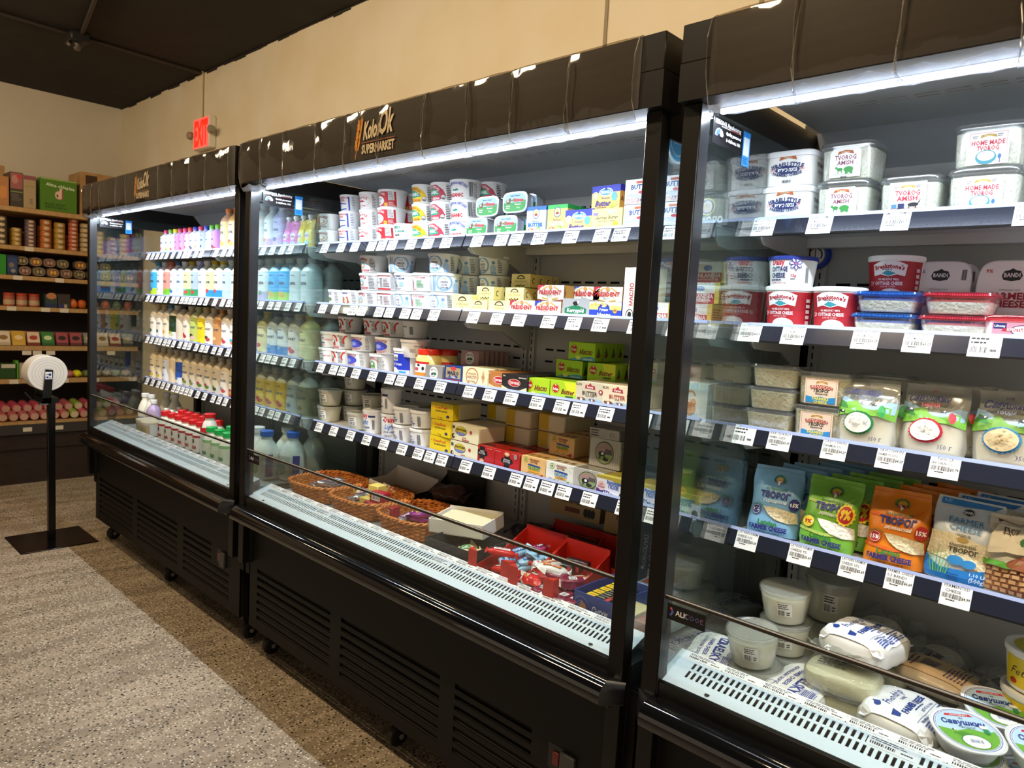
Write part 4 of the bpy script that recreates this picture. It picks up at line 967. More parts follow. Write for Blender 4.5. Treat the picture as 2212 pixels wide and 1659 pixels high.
def farm(c1, c2, txtc):
    w_, h = .075, .082; a = Art().rect(-w_ / 2, w_ / 2, 0, h, mat(c1)).rect(-w_ / 2, w_ / 2, h * .86, h, mat(c2)).rect(-w_ / 2, w_ / 2, 0, h * .06, mat('#5fae4a'))
    a.ell(0, h * .74, .013, .015, mat(WH)).ring(0, h * .74, .013, .015, .002, mat(NAVY)).ell(0, h * .78, .006, .006, mat('#e9c84a')).ell(0, h * .70, .007, .004, mat('#8b3a2a')).txt('Farmer', 0, h * .48, .007, mat('#555'), .04, 0, .2).txt('BUTTER', 0, h * .34, .011, mat(txtc), .066, .05).ell(.012, h * .18, .007, .007, mat('#6fae28')).txt('82', .012, h * .18, .005, mat(WH)).ell(-.018, h * .12, .014, .009, mat('#b06a3a')).ell(-.020, h * .13, .004, .006, mat(WH)).rect(-.028, -.024, 0, h * .08, mat('#b06a3a')).rect(-.012, -.008, 0, h * .08, mat('#b06a3a'))
    s = Art().rect(0, .05, h * .86, h, mat(c2)).lines(.006, .044, h * .3, h * .75, 8, mat('#777')).ell(.012, h * .1, .006, .006, mat(BLK))
    return mk('butter_carton', w_, h, .05, c1, a, s, Art().rect(-w_ / 2, w_ / 2, 0, .05, mat(c2)))
pf1, pf2 = farm('#c9dcf2', '#1f62c8', '#1f62c8'), farm('#d2b06a', '#27a84a', WH)
deep(pf1, 'upright blue topped carton with cow at its foot', G_B, place_box(pf1, 1137, .345, S1_, .075), .345, S1_, 2, .054)
deep(pf2, 'upright green topped gold carton with cow at its foot', G_B, place_box(pf2, 1181, .345, S1_, .075), .345, S1_, 3, .054, .004)
def meg():
    w_, h = .098, .063; a = Art().rect(-w_ / 2, w_ / 2, 0, h, mat('#f0bf6c')).rect(-w_ / 2, w_ / 2, h * .70, h, mat('#2a34b0')).ell(0, h * .72, .024, .011, mat(WH)).ell(0, h * .72, .021, .009, mat('#4a9ae0')).poly([(-.006, h * .80), (0, h * .98), (.006, h * .80)], mat('#1a2490')).txt('MEGGLE', 0, h * .71, .007, mat(WH), .036, .04)
    a.ell(-.036, h * .58, .011, .011, mat('#e9d9a8')).ring(-.036, h * .58, .009, .009, .001, mat('#a8843c')).ell(.030, h * .50, .010, .012, mat('#5fb0e8')).txt('Premium', .0, h * .46, .0055, mat('#5a3f9a'), .035, .01, .3).txt('Butter', -.008, h * .24, .015, mat('#352a80'), .056, .03, .35).ell(.030, h * .18, .010, .008, mat('#c4d85a')).ell(.022, h * .10, .008, .005, mat('#a8c63e')).lines(-.03, .016, h * .03, h * .10, 1, mat('#6a4a1a'))
    s = Art().rect(0, .05, 0, h, mat('#e0a04a')).rect(0, .05, h * .74, h, mat('#2a34b0')).txt('Butter', .024, h * .42, .012, mat('#5a2a18'), .04, .02, .3)
    return mk('butter_carton', w_, h, .06, '#e0a04a', a, s, Art().rect(-w_ / 2, w_ / 2, 0, .06, mat('#2a34b0')))
pm = meg(); xm = place_box(pm, 1221, .345, S1_, .098)
deep(pm, 'orange and royal blue butter carton, lower one', G_B, xm, .345, S1_, 2, .064)
def ger():
    w_, h = .102, .060; a = Art().rect(-w_ / 2, w_ / 2, 0, h, mat('#e6dc86')).txt('German Butter', 0, h * .60, .0085, mat('#4a2c1a'), .080, .02, .15).txt('Imported, Made in Germany', 0, h * .44, .0035, mat('#6a4a2a'), .064).ell(.030, h * .20, .011, .012, mat('#e8a62a')).ell(.030, h * .34, .008, .005, mat('#e8a62a')).ell(-.024, h * .16, .022, .006, mat('#cfe020')).lines(-.042, -.006, h * .10, h * .22, 2, mat('#3a5a10')).rect(-.046, -.030, h * .70, h * .84, mat('#8a7ab0')).ell(.018, h * .84, .012, .004, mat('#a8c4d0'))
    return mk('butter_carton', w_, h, .06, '#dcd078', a)
pge = ger(); xg = place_box(pge, 1277, .345, S1_, .102)
deep(pge, 'pale yellow butter carton with orange jug drawing', G_B, xg, .345, S1_, 2, .064)
dup(pm, (xg - .012, .352, S1_ + .061), (0, 0, -.05), 'orange and royal blue butter carton lying on top of the pale yellow one', G_B)
dup(pge, (xg + .10, .47, S1_ + .061), (0, 0, -.05), 'pale yellow butter carton at the back, raised on another', G_B)
dup(pge, (xg + .10, .47, S1_), (0, 0, 0), 'pale yellow butter carton at the back, at the bottom', G_B)
w_, h = .10, .064
a = Art().rect(-w_ / 2, w_ / 2, 0, h, mat('#e9edf4')).rect(-.016, .02, h * .82, h * .92, mat('#c8562a')).txt('BUTTER', 0, h * .68, .012, mat('#2a4a8a'), .08, .04).ell(.002, h * .46, .010, .004, mat(RED)).txt('SWEET', .004, h * .57, .0035, mat('#777')).lines(-.045, .045, h * .24, h * .42, 4, mat('#93a4c8'), 5).lines(-.045, .045, h * .03, h * .22, 4, mat('#c98a86'), 8).txt('7·K·A·ю', .01, h * .14, .008, mat('#2a3a7a'))
pw = mk('butter_carton', w_, h, .05, '#e9edf4', a)
for lv in range(2):
    for i in range(2): dup(pw, (3.355 + .052 + i * .103, .345, S1_ + lv * .066), (0, 0, 0), 'white butter carton with navy lettering, %s layer, %s' % (['bottom', 'top'][lv], ['left one', 'beside the frame post'][i]), G_B)
# clear packs by the right glass, top shelf
def clearpack(body, txtc, s, hh=.075):
    w_ = .10; a = Art().rect(-w_ / 2, w_ / 2, 0, hh, mat(body)).ell(-.006, hh * .62, .021, .021, mat('#f0dc50')).ell(-.006, hh * .62, .018, .018, mat('#3a4aa8')).ell(-.006, hh * .62, .014, .014, mat('#e8e2d4')).ell(-.006, hh * .58, .008, .009, mat('#e2bf9c')).txt(s, 0, hh * .18, .014, mat(txtc), .088, .05).poly([(-.05, hh * .45), (-.036, hh * .58), (-.05, hh * .7)], mat('#dbe060'))
    return setthing(carton('butter_pack', w_, hh, .04, body, a), 'butter pack')
dup(clearpack('#6e6a66', WH, 'МАСЛО'), (3.635 - .03, .352, S1_), (0, 0, 0), 'grey butter pack with yellow ring, seen through the side glass', G_B)
# second shelf butters
def klas(w_, h, word):
    a = Art().rect(-w_ / 2, w_ / 2, 0, h, mat('#efe49e')).ring(0, h * .64, w_ * .21, w_ * .15, w_ * .05, mat('#4a3418'), 16, .1, PI - .1).rect(-w_ * .22, w_ * .22, h * .64, h * .68, mat('#4a3418')).lines(-w_ * .1, w_ * .1, h * .58, h * .62, 1, mat('#8a6a30')).txt(word, 0, h * .44, h * .11, mat('#8a6a30'), w_ * .66, .01).txt('МАСЛО', 0, h * .30, h * .05, mat('#8a6a30')).txt('180 г', -w_ * .38, h * .28, h * .05, mat('#6a5020')).txt('72,5%', w_ * .38, h * .28, h * .05, mat('#6a5020'))
    for i in range(6): a.ell(-w_ * .22 + i * w_ * .085, h * (.10 + .05 * (i % 2)), w_ * .035, h * .06, mat('#4a3a18'))
    s = Art().ring(.016, h * .5, .007, h * .22, .003, mat('#4a3418'), 14, .9, 5.2).rect(0, .0006, 0, h, mat('#b09a50'))
    return mk('butter_pack', w_, h, .034, '#dfcf84', a, s)
pk1, pk2 = klas(.098, .060, 'СЛИВОЧНОЕ'), klas(.082, .043, 'КЛАССИЧЕСКОЕ')
GK = 'cream coloured butter packs with brown arch'
xk = XU(1014, .345, S2_ + .02) + .041
dup(pk1, (XU(977, .36, S2_ + .03) + .049, .36, S2_), (0, 0, 0), 'larger cream butter pack with brown arch, left end, beside tubs', GK)
for i in range(1, 3): dup(pk1, (XU(977, .36, S2_ + .03) + .049, .36 + .036 * i, S2_), (0, 0, 0), 'larger cream butter pack, %s behind the left end one' % ORD[i - 1], GK)
deep(pk2, 'small cream butter pack, bottom layer left', GK, xk, .345, S2_, 4, .036)
pk3 = klas(.092, .043, 'СЛИВОЧНОЕ')
deep(pk3, 'small cream butter pack beside the paper cartons', GK, xk + .094, .345, S2_, 4, .036)
deep(pk2, 'cream butter pack of the second layer', GK, XU(1037, .40, S2_ + .07) + .041, .385, S2_ + .0455, 6, .036)
deep(pk2, 'cream butter pack of the topmost layer', GK, XU(1113, .46, S2_ + .12) + .036, .45, S2_ + .091, 4, .036)
for j in range(5): dup(pk2, (XU(1113, .46, S2_ + .12) + .036, .42 + .036 * j, S2_), (0, 0, 0), 'cream butter pack hidden low behind the topmost row, %s' % ORD[j], GK); dup(pk2, (XU(1113, .46, S2_ + .12) + .038, .42 + .036 * j, S2_ + .0455), (0, 0, 0), 'cream butter pack, middle of the tall rear row, %s' % ORD[j], GK)
def pres(c):
    w_, h = .101, .046; a = Art().rect(-w_ / 2, w_ / 2, 0, h, mat('#f3efe6')).poly([(-w_ / 2, h * .62), (-w_ / 2, h), (-w_ * .2, h)], mat(c)).txt('Salted', -.037, h * .84, .0035, mat(WH), rot=.6).poly([(-w_ / 2, 0), (-w_ / 2, h * .12), (-.01, 0)], mat('#8a3a28')).poly([(w_ / 2, 0), (w_ / 2, h * .12), (.01, 0)], mat('#8a3a28'))
    for sx in (-1, 1):
        for i in range(4): a.ell(sx * (.014 + i * .005), h * (.90 - .05 * i), .0035, .002, mat('#c9a34a')); a.ell(sx * (.010 + i * .006), h * (.10 + .03 * i), .0035, .002, mat('#b8963a'))
    a.ell(0, h * .86, .007, .006, mat('#d08a4a')).txt('PRÉSIDENT', 0, h * .54, .012, mat('#b02a28'), .088, .04).txt('Butter', 0, h * .28, .006, mat('#4a4038'), .025, .01, .2)
    s = Art().rect(0, .055, 0, h, mat('#b88a3c')).poly([(.0, 0), (.012, h * .5), (0, h)], mat('#8a5a24')).poly([(.055, 0), (.043, h * .5), (.055, h)], mat('#8a5a24'))
    return mk('butter_pack', w_, h, .055, '#c89a48', a, s)
pr1, pr2 = pres('#b02a38'), pres('#2a3a9a')
GP = 'gold and white foil butter packs with red lettering'
xp1, xp2 = XU(1102, .345, S2_ + .02) + .0505, XU(1155, .345, S2_ + .02) + .0505
deep(pr1, 'white and gold butter pack with red corner, bottom layer', GP, xp1, .345, S2_, 3, .058)
deep(pr2, 'white and gold butter pack with blue corner, bottom layer', GP, xp2, .345, S2_, 3, .058)
dup(pr1, (xp2 + .002, .352, S2_ + .0475), (0, 0, 0), 'white and gold butter pack with red corner, on the upper layer', GP)
dup(pr1, (xp2 + .012, .41, S2_ + .0475), (0, 0, 0), 'gold pack right behind the red corner pack, upper layer', GP)
dup(pr2, (XU(1235, .40, S2_ + .07) + .0505, .40, S2_ + .0475), (0, 0, 0), 'white and gold butter pack with blue corner, on the upper layer', GP)
for j in range(3): dup(pr1, (XU(1235, .40, S2_ + .07) + .13 + .0 * j, .40 + j * .057, S2_ + .0475), (0, 0, .0), 'gold foil side of a pack, upper layer right, %s' % ORD[j], GP); dup(pr2, (XU(1235, .40, S2_ + .07) + .05, .43 + j * .057, S2_), (0, 0, 0), 'gold pack under the blue corner pack, %s' % ORD[j], GP); dup(pr1, (XU(1235, .40, S2_ + .07) + .155, .43 + j * .057, S2_), (0, 0, 0), 'gold pack behind the blue and yellow carton, %s' % ORD[j], GP)
w_, h = .103, .056
a = Art().poly([(-w_ / 2, 0), (w_ / 2, 0), (w_ / 2 - .004, h), (-w_ / 2 + .006, h)], mat('#c4c8cc', .25, .4)).poly([(-.038, h * .26), (-.038, h * .50), (-.018, h * .60), (0, h * .68), (.018, h * .60), (.038, h * .50), (.038, h * .26), (0, h * .16)], mat('#14734a')).txt('Kerrygold', 0, h * .40, .010, mat(WH), .066, .04).ell(.0, h * .76, .010, .006, mat(BLK)).ell(.008, h * .82, .003, .004, mat(WH)).txt('PURE IRISH BUTTER', 0, h * .08, .005, mat('#14734a'), .08)
pke = setthing(brick('butter_pack', w_, .045, h, mat('#bfc4c8', .22, .7), None, .0012, 3, 9, frontart=a), 'butter pack')
dup(pke, (XU(1209, .345, S2_ + .02) + .052, .375, S2_), (0, 0, .04), 'silver foil butter pack with green emblem', G_B)
dup(pke, (XU(1209, .345, S2_ + .02) + .054, .428, S2_), (0, 0, .0), 'silver foil butter pack hidden behind the green emblem one', G_B)
w_, h = .108, .049
a = Art().rect(-w_ / 2, w_ / 2, 0, h, mat('#f0e9c0')).rect(-w_ / 2, w_ / 2, 0, h * .55, mat('#1f3fae')).rect(-w_ / 2, w_ / 2, h * .55, h * .80, mat('#f0dc78')).ell(-.004, h * .60, .020, .016, mat('#1f3fae')).poly([(-.012, h * .7), (-.004, h * .98), (.004, h * .7)], mat('#cfd8f4')).txt('Хуторок', -.004, h * .56, .006, mat(WH), .03, .03).txt('Масло', -.002, h * .24, .011, mat(WH), .046, .05).ell(.034, h * .52, .007, .007, mat('#e8a23a')).txt('82%', .034, h * .52, .004, mat(BLK))
for i in range(5): a.ell(-.045 + i * .012, h * (.82 + .06 * (i % 2)), .004, .004, mat('#ecb84a'))
pms = mk('butter_carton', w_, h, .05, '#1f3fae', a, None, Art().rect(-w_ / 2, w_ / 2, 0, .05, mat('#f0e9c0')))
deep(pms, 'blue and yellow butter carton with white word', G_B, XU(1273, .345, S2_ + .02) + .054, .345, S2_, 2, .055)
w_, h = .09, .142
a = Art().rect(-w_ / 2, w_ / 2, 0, h, mat('#ded8c8')).txt('МАСЛО', -.020, h * .5, .011, mat('#b03034'), .07, .03, rot=PI / 2).txt('ДЕРЕВЕНСКОЕ', .002, h * .56, .011, mat('#b03034'), .105, .03, rot=PI / 2).txt('UNSALTED SUPERIOR QUALITY BUTTER', .018, h * .55, .005, mat('#2a6a8a'), .11, .02, rot=PI / 2).ring(-.022, h * .12, .012, .015, .002, mat(BLK)).ell(-.022, h * .12, .006, .008, mat(BLK))
pdr = mk('butter_carton', w_, h, .065, '#d6d0be', a, None)
dup(pdr, (XU(1346, .345, S2_ + .05) + .045, .345, S2_), (0, 0, 0), 'tall cream carton with red upright lettering', G_B)
def fin():
    w_, h = .105, .052; a = Art().rect(-w_ / 2, w_ / 2, 0, h, mat('#f2efe8')).rect(-w_ / 2, w_ / 2, 0, h * .48, mat('#b82430')).txt('FINLANDIA', 0, h * .34, .010, mat(WH), .09, .03).txt('IMPORTED BUTTER', 0, h * .14, .005, mat(WH), .08).ell(0, h * .70, .012, .007, mat('#4a7ac0')).rect(.040, w_ / 2, 0, h, mat('#e6d060'))
    return mk('butter_carton', w_, h, .06, '#e6d060', a, Art().rect(0, .06, 0, h, mat('#e2c850')).lines(.005, .055, h * .2, h * .8, 5, mat('#7a6420')))
pfi = fin()
for lv in range(3):
    for j in range(2): dup(pfi, (3.585, .345 + .065 * j + .03 * lv, S2_ + .054 * lv), (0, 0, 0), 'red and white butter carton seen through the side glass, %s layer, %s row' % (['bottom', 'middle', 'top'][lv], ['front', 'rear'][j]), G_B)
dup(pfi, (3.475, .345, S2_), (0, 0, 0), 'red and white butter carton right of the tall cream carton', G_B)
# third shelf, right half
def amish(c):
    w_, h = .088, .052; a = Art().rect(-w_ / 2, w_ / 2, 0, h, mat(c)).ell(0, h * .5, .022, .022, mat('#e9e9e6'), 26).txt('AMISH STYLE', 0, h * .74, .005, mat(BLK), .034, .02, 0, .03).poly([(-.014, h * .36), (-.010, h * .52), (-.002, h * .52), (-.004, h * .36)], mat(BLK)).ell(.006, h * .46, .009, .005, mat('#2a6a3a')).lines(-.014, .014, h * .26, h * .32, 1, mat(BLK))
    return mk('butter_pack', w_, h, .034, c, a)
pa1, pa2 = amish('#8f8c84'), amish('#b58f88')
dup(pa1, (XU(919, .345, S3_ + .02) + .044, .345, S3_), (0, 0, 0), 'grey butter pack with horse cart in white circle, shelf front', G_B)
for j in range(3): dup(pa1, (XU(919, .345, S3_ + .02) + .050, .382 + .036 * j, S3_), (0, 0, 0), 'grey horse cart butter pack, %s behind the front one' % ORD[j], G_B)
xa = XU(1001, .46, S3_ + .09) + .044
for i in range(6):
    dup(pa2, (xa - .0, .45 + .026 * i * 0 + i * .024, S3_ + .056), (0, 0, 0), 'pink and clear butter pack standing in a row, %s from the front' % ORD[i], G_B)
for i in range(5): dup(pa1, (xa, .41 + .036 * i, S3_), (0, 0, 0), 'grey butter pack lying under the pink row, %s from the front' % ORD[i], G_B)
w_, h = .088, .058
a = Art().rect(-w_ / 2, w_ / 2, 0, h, mat('#1c3a80')).rect(-.036, .036, h * .30, h * .92, mat('#a8976a')).ell(0, h * .86, .014, .007, mat('#c8404a')).txt('MASŁO', 0, h * .60, .012, mat('#15234f'), .060, .045).poly([(-.022, h * .32), (-.022, h * .44), (.022, h * .46), (.022, h * .34)], mat('#1c3a80')).txt('Polskie', 0, h * .39, .006, mat(WH), .036, .02, .2).rect(-.036, .036, h * .20, h * .23, mat(RED)).txt('EXTRA', 0, h * .12, .005, mat(WH), .05)
pmp = mk('butter_carton', w_, h, .05, '#1c3a80', a)
deep(pmp, 'navy and gold butter carton beside the grey pack', G_B, XU(960, .345, S3_ + .02) + .044, .345, S3_, 4, .053)
w_, h = .118, .062
a = Art().rect(-w_ / 2, w_ / 2, 0, h, mat('#e2dcb4')).ring(-.014, h * .52, .030, .029, .004, mat('#b87a56'), 28).txt('КРАСНОЕ', -.014, h * .66, .006, mat('#a86a48'), .036).txt('МАСЛО', -.014, h * .48, .009, mat('#a86a48'), .044, .02).txt('BUTTER', -.014, h * .26, .007, mat('#a86a48'), .032)
for i in range(3): a._p([(.030 + .006 * i, h * .55), (.038, h * (.9 - .12 * i)), (.046 - .006 * i, h * .55), (.038, h * (.2 + .12 * i))], [(0, 1, 2, 3)], mat(['#c89a70', '#e2dcb4', '#c07a58'][i]))
pkr = mk('butter_carton', w_, h, .05, '#d9d3ab', a)
deep(pkr, 'pale green butter carton with brown ornament ring', G_B, XU(999, .345, S3_ + .02) + .059, .345, S3_, 3, .053)
def tul(c, c2):
    w_, h = .104, .058; a = Art().rect(-w_ / 2, w_ / 2, 0, h, mat(c)).poly([(-w_ / 2, 0), (-w_ / 2, h * .36), (-.02, h * .18), (.02, h * .18), (w_ / 2, h * .38), (w_ / 2, 0)], mat('#ded29a')).ell(0, h * .56, .026, .012, mat('#d8c8b8')).ell(0, h * .56, .024, .0105, mat('#b8202c')).txt('Тульчинка', 0, h * .56, .009, mat(WH), .040, .03, .2).txt('73%', -.042, h * .88, .004, mat(WH)).txt('Шоколадное', .034, h * .86, .0035, mat(WH))
    for i in range(8): a.ell(-.044 + i * .0125, h * .07, .004, .003, mat('#b8b070'))
    return mk('butter_carton', w_, h, .045, c2, a)
pt1, pt2 = tul('#b5743c', '#a8682f'), tul('#221c1c', '#1c1818')
deep(pt1, 'brown butter carton with red oval emblem', G_B, XU(1055, .345, S3_ + .02) + .052 - .012, .350, S3_, 3, .047)
deep(pt2, 'black butter carton with red oval emblem', G_B, XU(1084, .335, S3_ + .02) + .052, .347 - .012, S3_, 5, .047, .0)
def luc(word, tw):
    w_, h = .101, .054; a = Art().rect(-w_ / 2, w_ / 2, 0, h, mat('#a8cc20')); n = 13
    if tw: a.poly([(.0, h), (.048, h), (.05, h * .4), (.02, h * .3)], mat('#d8dc30'))
    st = []
    for i in range(2 * n): q = PI * i / n; rr = .0165 if i % 2 == 0 else .0105; st.append((-.030 + rr * math.cos(q), h * .60 + rr * math.sin(q)))
    a._p([(-.030, h * .60)] + st, [(0, 1 + i, 1 + (i + 1) % (2 * n)) for i in range(2 * n)], mat('#b8202c')).txt('Слоп' if not tw else 'Solup', -.030, h * .58, .007, mat(WH), .020, .03).ell(-.030, h * .78, .002, .002, mat(WH))
    a.txt(word, .016, h * .48, .014, mat('#7a2818'), .050, .03, .35)
    if tw: a.rect(.008, .036, h * .20, h * .27, mat('#1a5a2a')).ell(.0, h * .10, .02, .004, mat('#e0d060'))
    else: a.poly([(-.05, 0), (-.03, h * .12), (.0, h * .16), (.03, h * .24), (.05, h * .20), (.05, 0)], mat('#4a9ad4')).ell(-.012, h * .15, .010, .006, mat('#e8dc70')).txt('СЛИВОЧНОЕ', .024, h * .08, .004, mat(WH))
    s = Art().rect(0, .035, 0, h, mat('#8fb41c')).poly([(.006, h * .2), (.016, h * .8), (.028, h * .3)], mat('#3a5a10')).ell(.017, h * .3, .005, .006, mat('#a02020'))
    return mk('butter_carton', w_, h, .036, '#9cc21e', a, s)
pu1, pu2 = luc('Масло', 0), luc('Butter', 1)
GL = 'lime green butter cartons with red star'
xl = XU(1132, .345, S3_ + .02) + .0505
deep(pu1, 'lime carton with blue wave, bottom layer', GL, xl, .345, S3_, 7, .038); deep(pu2, 'lime carton with yellow star, bottom layer', GL, xl + .104, .345, S3_, 7, .038)
xm1 = XU(1202, .45, S3_ + .09) + .0505
deep(pu1, 'shaded lime carton with blue wave, middle layer', GL, xm1, .45, S3_ + .057, 4, .038); deep(pu2, 'shaded lime carton with yellow star, middle layer', GL, xm1 + .122, .45, S3_ + .057, 4, .038)
for j in range(4): dup(pu1, (xm1 + .126, .45 + .038 * j, S3_), (0, 0, 0), 'lime carton at the bottom right of the rear, %s row' % ORD[j], GL)
deep(pu1, 'shaded lime carton on the topmost layer', GL, XU(1228, .45, S3_ + .14) + .0505, .45, S3_ + .114, 4, .038)
def ferma(word, c):
    w_, h = .098, .062; a = Art().rect(-w_ / 2, w_ / 2, 0, h, mat(c)).rect(-w_ / 2, w_ / 2, 0, h * .16, mat('#7fa63a')).poly([(-w_ / 2, h * .16), (.01, h * .30), (w_ / 2, h * .22), (w_ / 2, h * .16)], mat('#9fc0dc'))
    a.poly([(-.018, h * .72), (-.016, h * .88), (.016, h * .86), (.018, h * .70)], mat('#b0303a')).poly([(-.006, h * .87), (.0, h * .98), (.006, h * .87)], mat('#b0303a')).txt('Ferma', 0, h * .79, .006, mat(WH), .028, .03).txt('62,5%' if word else '82,5%', -.040, h * .88, .006, mat('#4a4038'), .022).txt('BUTTER', .0, h * .50, .011, mat('#4a3a34' if word else '#a83a30'), .052, .02).txt('CHOCOLATE' if word else 'EXTRA', 0, h * .38, .0035, mat('#4a3a34')).ell(.038, h * .62, .007, .007, mat('#a8303a')).ell(.038, h * .62, .003, .003, mat(WH))
    for x, s_ in ((-.026, 1), (.012, .75)):
        a.ell(x, h * .20, .012 * s_, .006 * s_, mat('#7a4a2c')).ell(x - .002, h * .21, .004 * s_, .004 * s_, mat(WH)).ell(x - .013 * s_, h * .24, .004 * s_, .003 * s_, mat('#7a4a2c'))
        for q in (-.008, -.004, .005, .009): a.rect(x + q * s_, x + (q + .002) * s_, h * .06, h * .16, mat('#6a3f26'))
    return mk('butter_carton', w_, h, .05, c, a)
pq1, pq2 = ferma(1, '#cfc5ab'), ferma(0, '#e4d3b2')
deep(pq1, 'grey-beige butter carton with two cows on grass', G_B, XU(1244, .345, S3_ + .02) + .049, .345, S3_, 3, .052)
deep(pq2, 'cream butter carton with two cows and red word', G_B, XU(1301, .345, S3_ + .02) + .049, .345, S3_, 3, .052)
dup(pq1, (XU(1357, .50, S3_ + .09) + .049, .50, S3_ + .063), (0, 0, 0), 'shaded grey-beige butter carton raised behind the frame post', G_B)
dup(pq1, (XU(1357, .50, S3_ + .09) + .049, .504, S3_), (0, 0, 0), 'shaded grey-beige butter carton under the raised one', G_B)
w_, h = .115, .095
a = Art().rect(-w_ / 2, w_ / 2, 0, h, mat('#e6e6e2')).rect(-w_ / 2, w_ / 2, h * .78, h, mat('#d4e6e6')).ell(.012, h * .30, .016, .018, mat('#c87a2a')).ring(.012, h * .62, .014, .016, .004, mat('#c87a2a'), 16, .2, PI).ell(.020, h * .48, .008, .009, mat('#c87a2a')).txt('КОЗЬЕ', -.028, h * .55, .008, mat('#4a8a9a'), .04)
pgo = setthing(carton('butter_pack', w_, h, .035, '#e2e2de', a), 'butter pack')
for j in range(4): dup(pgo, (3.585, .348 + .038 * j, S3_), (0, 0, 0), 'white pack with orange goat drawing, by the right glass, %s from the front' % ORD[j], G_B)
# fourth shelf, right half
def yel():
    w_, h = .108, .056; a = Art().rect(-w_ / 2, w_ / 2, 0, h, mat('#e8cc18')).txt('DewsFresh', -.004, h * .72, .010, mat('#c83a2a'), .060, .03).txt('BH MARGARINE', -.002, h * .50, .006, mat('#2a3a1a'), .056).ell(.030, h * .22, .008, .005, mat('#2a3a6a')).txt('U.P. 128g', -.008, h * .10, .004, mat('#4a5a1a')).txt('*', -.044, h * .7, .008, mat('#c83a2a'))
    t = setthing(thing('margarine_pack'), 'margarine')
    MB().box(-w_ / 2, w_ / 2, 0, .03, 0, h, mat('#e0c418', .35), .002).box(-w_ / 2 + .0005, w_ / 2 - .0005, .03, .14, .0005, h - .0005, mat('#ddd3ae', .4), .003).build('wrapped_block', t)
    art_obj(a, flatfn(0), t, 'front_print'); return t
py_ = yel()
stack(py_, 'yellow ended margarine pack beside the white tubs', 'yellow ended margarine packs', XU(929, .345, S4_ + .03) + .054, .345, S4_, 3, .058, jit=.0015)
def yel2():
    t = setthing(thing('margarine_pack'), 'margarine'); w_, h = .11, .056
    MB().box(-w_ / 2, w_ / 2, 0, .16, 0, h, mat('#d9cfae', .4), .004).box(-w_ / 2 - .0004, -w_ / 2 + .045, -.0004, .12, .004, h + .0004, mat('#c8a81c', .4), .002).build('wrapped_block', t); return t
py2 = yel2()
for i, (x, y, z) in enumerate(((2.90, .47, 0), (2.90, .47, .058), (2.90, .47, .116), (3.03, .49, 0), (3.03, .49, .058), (3.03, .49, .116), (2.78, .50, .0), (2.78, .50, .058), (2.78, .50, .116))):
    dup(py2, (x, y, S4_ + z), (0, 0, 0), 'cream block with yellow end at the back, %s stack, %s' % (['left of the red cartons', 'middle', 'leftmost'][i // 3] if i // 3 != 0 else 'middle', ['bottom', 'middle layer', 'top'][i % 3]) if 0 else 'cream and yellow block at the back, %s stack, %s' % (['middle', 'right', 'left'][i // 3], ['bottom layer', 'middle layer', 'top layer'][i % 3]), 'yellow ended margarine packs')
def jana():
    w_, h = .138, .056; a = Art().rect(-w_ / 2, w_ / 2, 0, h, mat('#e8e2c0')).ell(-.020, h * .58, .030, .016, mat('#3a4a8a')).ell(-.020, h * .60, .028, .014, mat('#d8c428')).poly([(-.046, h * .52), (.004, h * .50), (-.01, h * .34), (-.034, h * .34)], mat('#7a86c0')).txt('JANOSTARM', -.020, h * .66, .008, mat('#1a2a2a'), .050, .035).ell(.030, h * .62, .006, .006, mat('#b8303a')).txt('Sweet', .0, h * .24, .005, mat('#a83a4a')).txt('Butter', .006, h * .10, .010, mat('#a83a4a'), .036, .02).ell(-.058, h * .22, .008, .008, mat(BLK)).ell(-.054, h * .24, .003, .004, mat(WH)).rect(-.064, -.052, h * .68, h * .84, mat('#4a4a44'))
    return setthing(carton('butter_pack', w_, h, .12, '#dccfae', a, None, None, .005), 'butter pack')
pj_ = jana(); xj = XU(972, .345, S4_ + .03) + .069
stack(pj_, 'cream butter pack with yellow and blue oval', 'cream packs with yellow and blue oval', xj, .345, S4_, 2, .058, jit=.0015)
for i in range(2): dup(pj_, (xj + .004, .475, S4_ + .058 * i), (0, 0, 0), 'cream butter pack behind the yellow and blue oval pair, %s' % ['lower', 'upper'][i], 'cream packs with yellow and blue oval')
def redb(v):
    w_, h = .105, .060; a = Art().rect(-w_ / 2, w_ / 2, 0, h, mat('#b81c1e'))
    x = -.004 if v else .0
    a.rect(x - .012, x + .012, 0, h * .96 if v else h * .80, mat('#141010')).ell(x, h * .58 if v else h * .46, .026, .010, mat('#141010')).ell(x - .016, h * .64 if v else h * .5, .008, .008, mat('#141010')).ell(x + .016, h * .64 if v else h * .5, .008, .008, mat('#141010')).txt('GOLD' if v else 'European', x, h * (.70 if v else .56), .005, mat(WH), .03, .01, .2).txt('BUTTER', x, h * (.58 if v else .44), .006, mat('#d8d4d0'), .030, .02).ell(x, h * (.18 if v else .84), .012, .008, mat('#d07a50')).ell(x, h * (.18 if v else .84), .009, .004, mat('#e8cdb0')).ell(-.040 if v else .036, h * (.36 if v else .78), .007, .008, mat('#8f8f8f')).lines(-.050, -.02, h * .88, h * .94, 1, mat('#e09a90')).lines(.02, .050, h * .88, h * .94, 1, mat('#e09a90'))
    tp = Art().ell(0, .03, .022, .012, mat('#3a1a14'))
    return setthing(carton('butter_carton', w_, h, .065, '#b01a1c', a, None, tp, .002, .25), 'butter carton')
pb1, pb2 = redb(1), redb(0)
xr = XU(1019, .345, S4_ + .03) + .0525
GR = 'red butter cartons with black cross emblem'
deep(pb1, 'red butter carton, left row', GR, xr, .345, S4_, 4, .067); deep(pb2, 'red butter carton, right row', GR, xr + .109, .345, S4_, 4, .067)
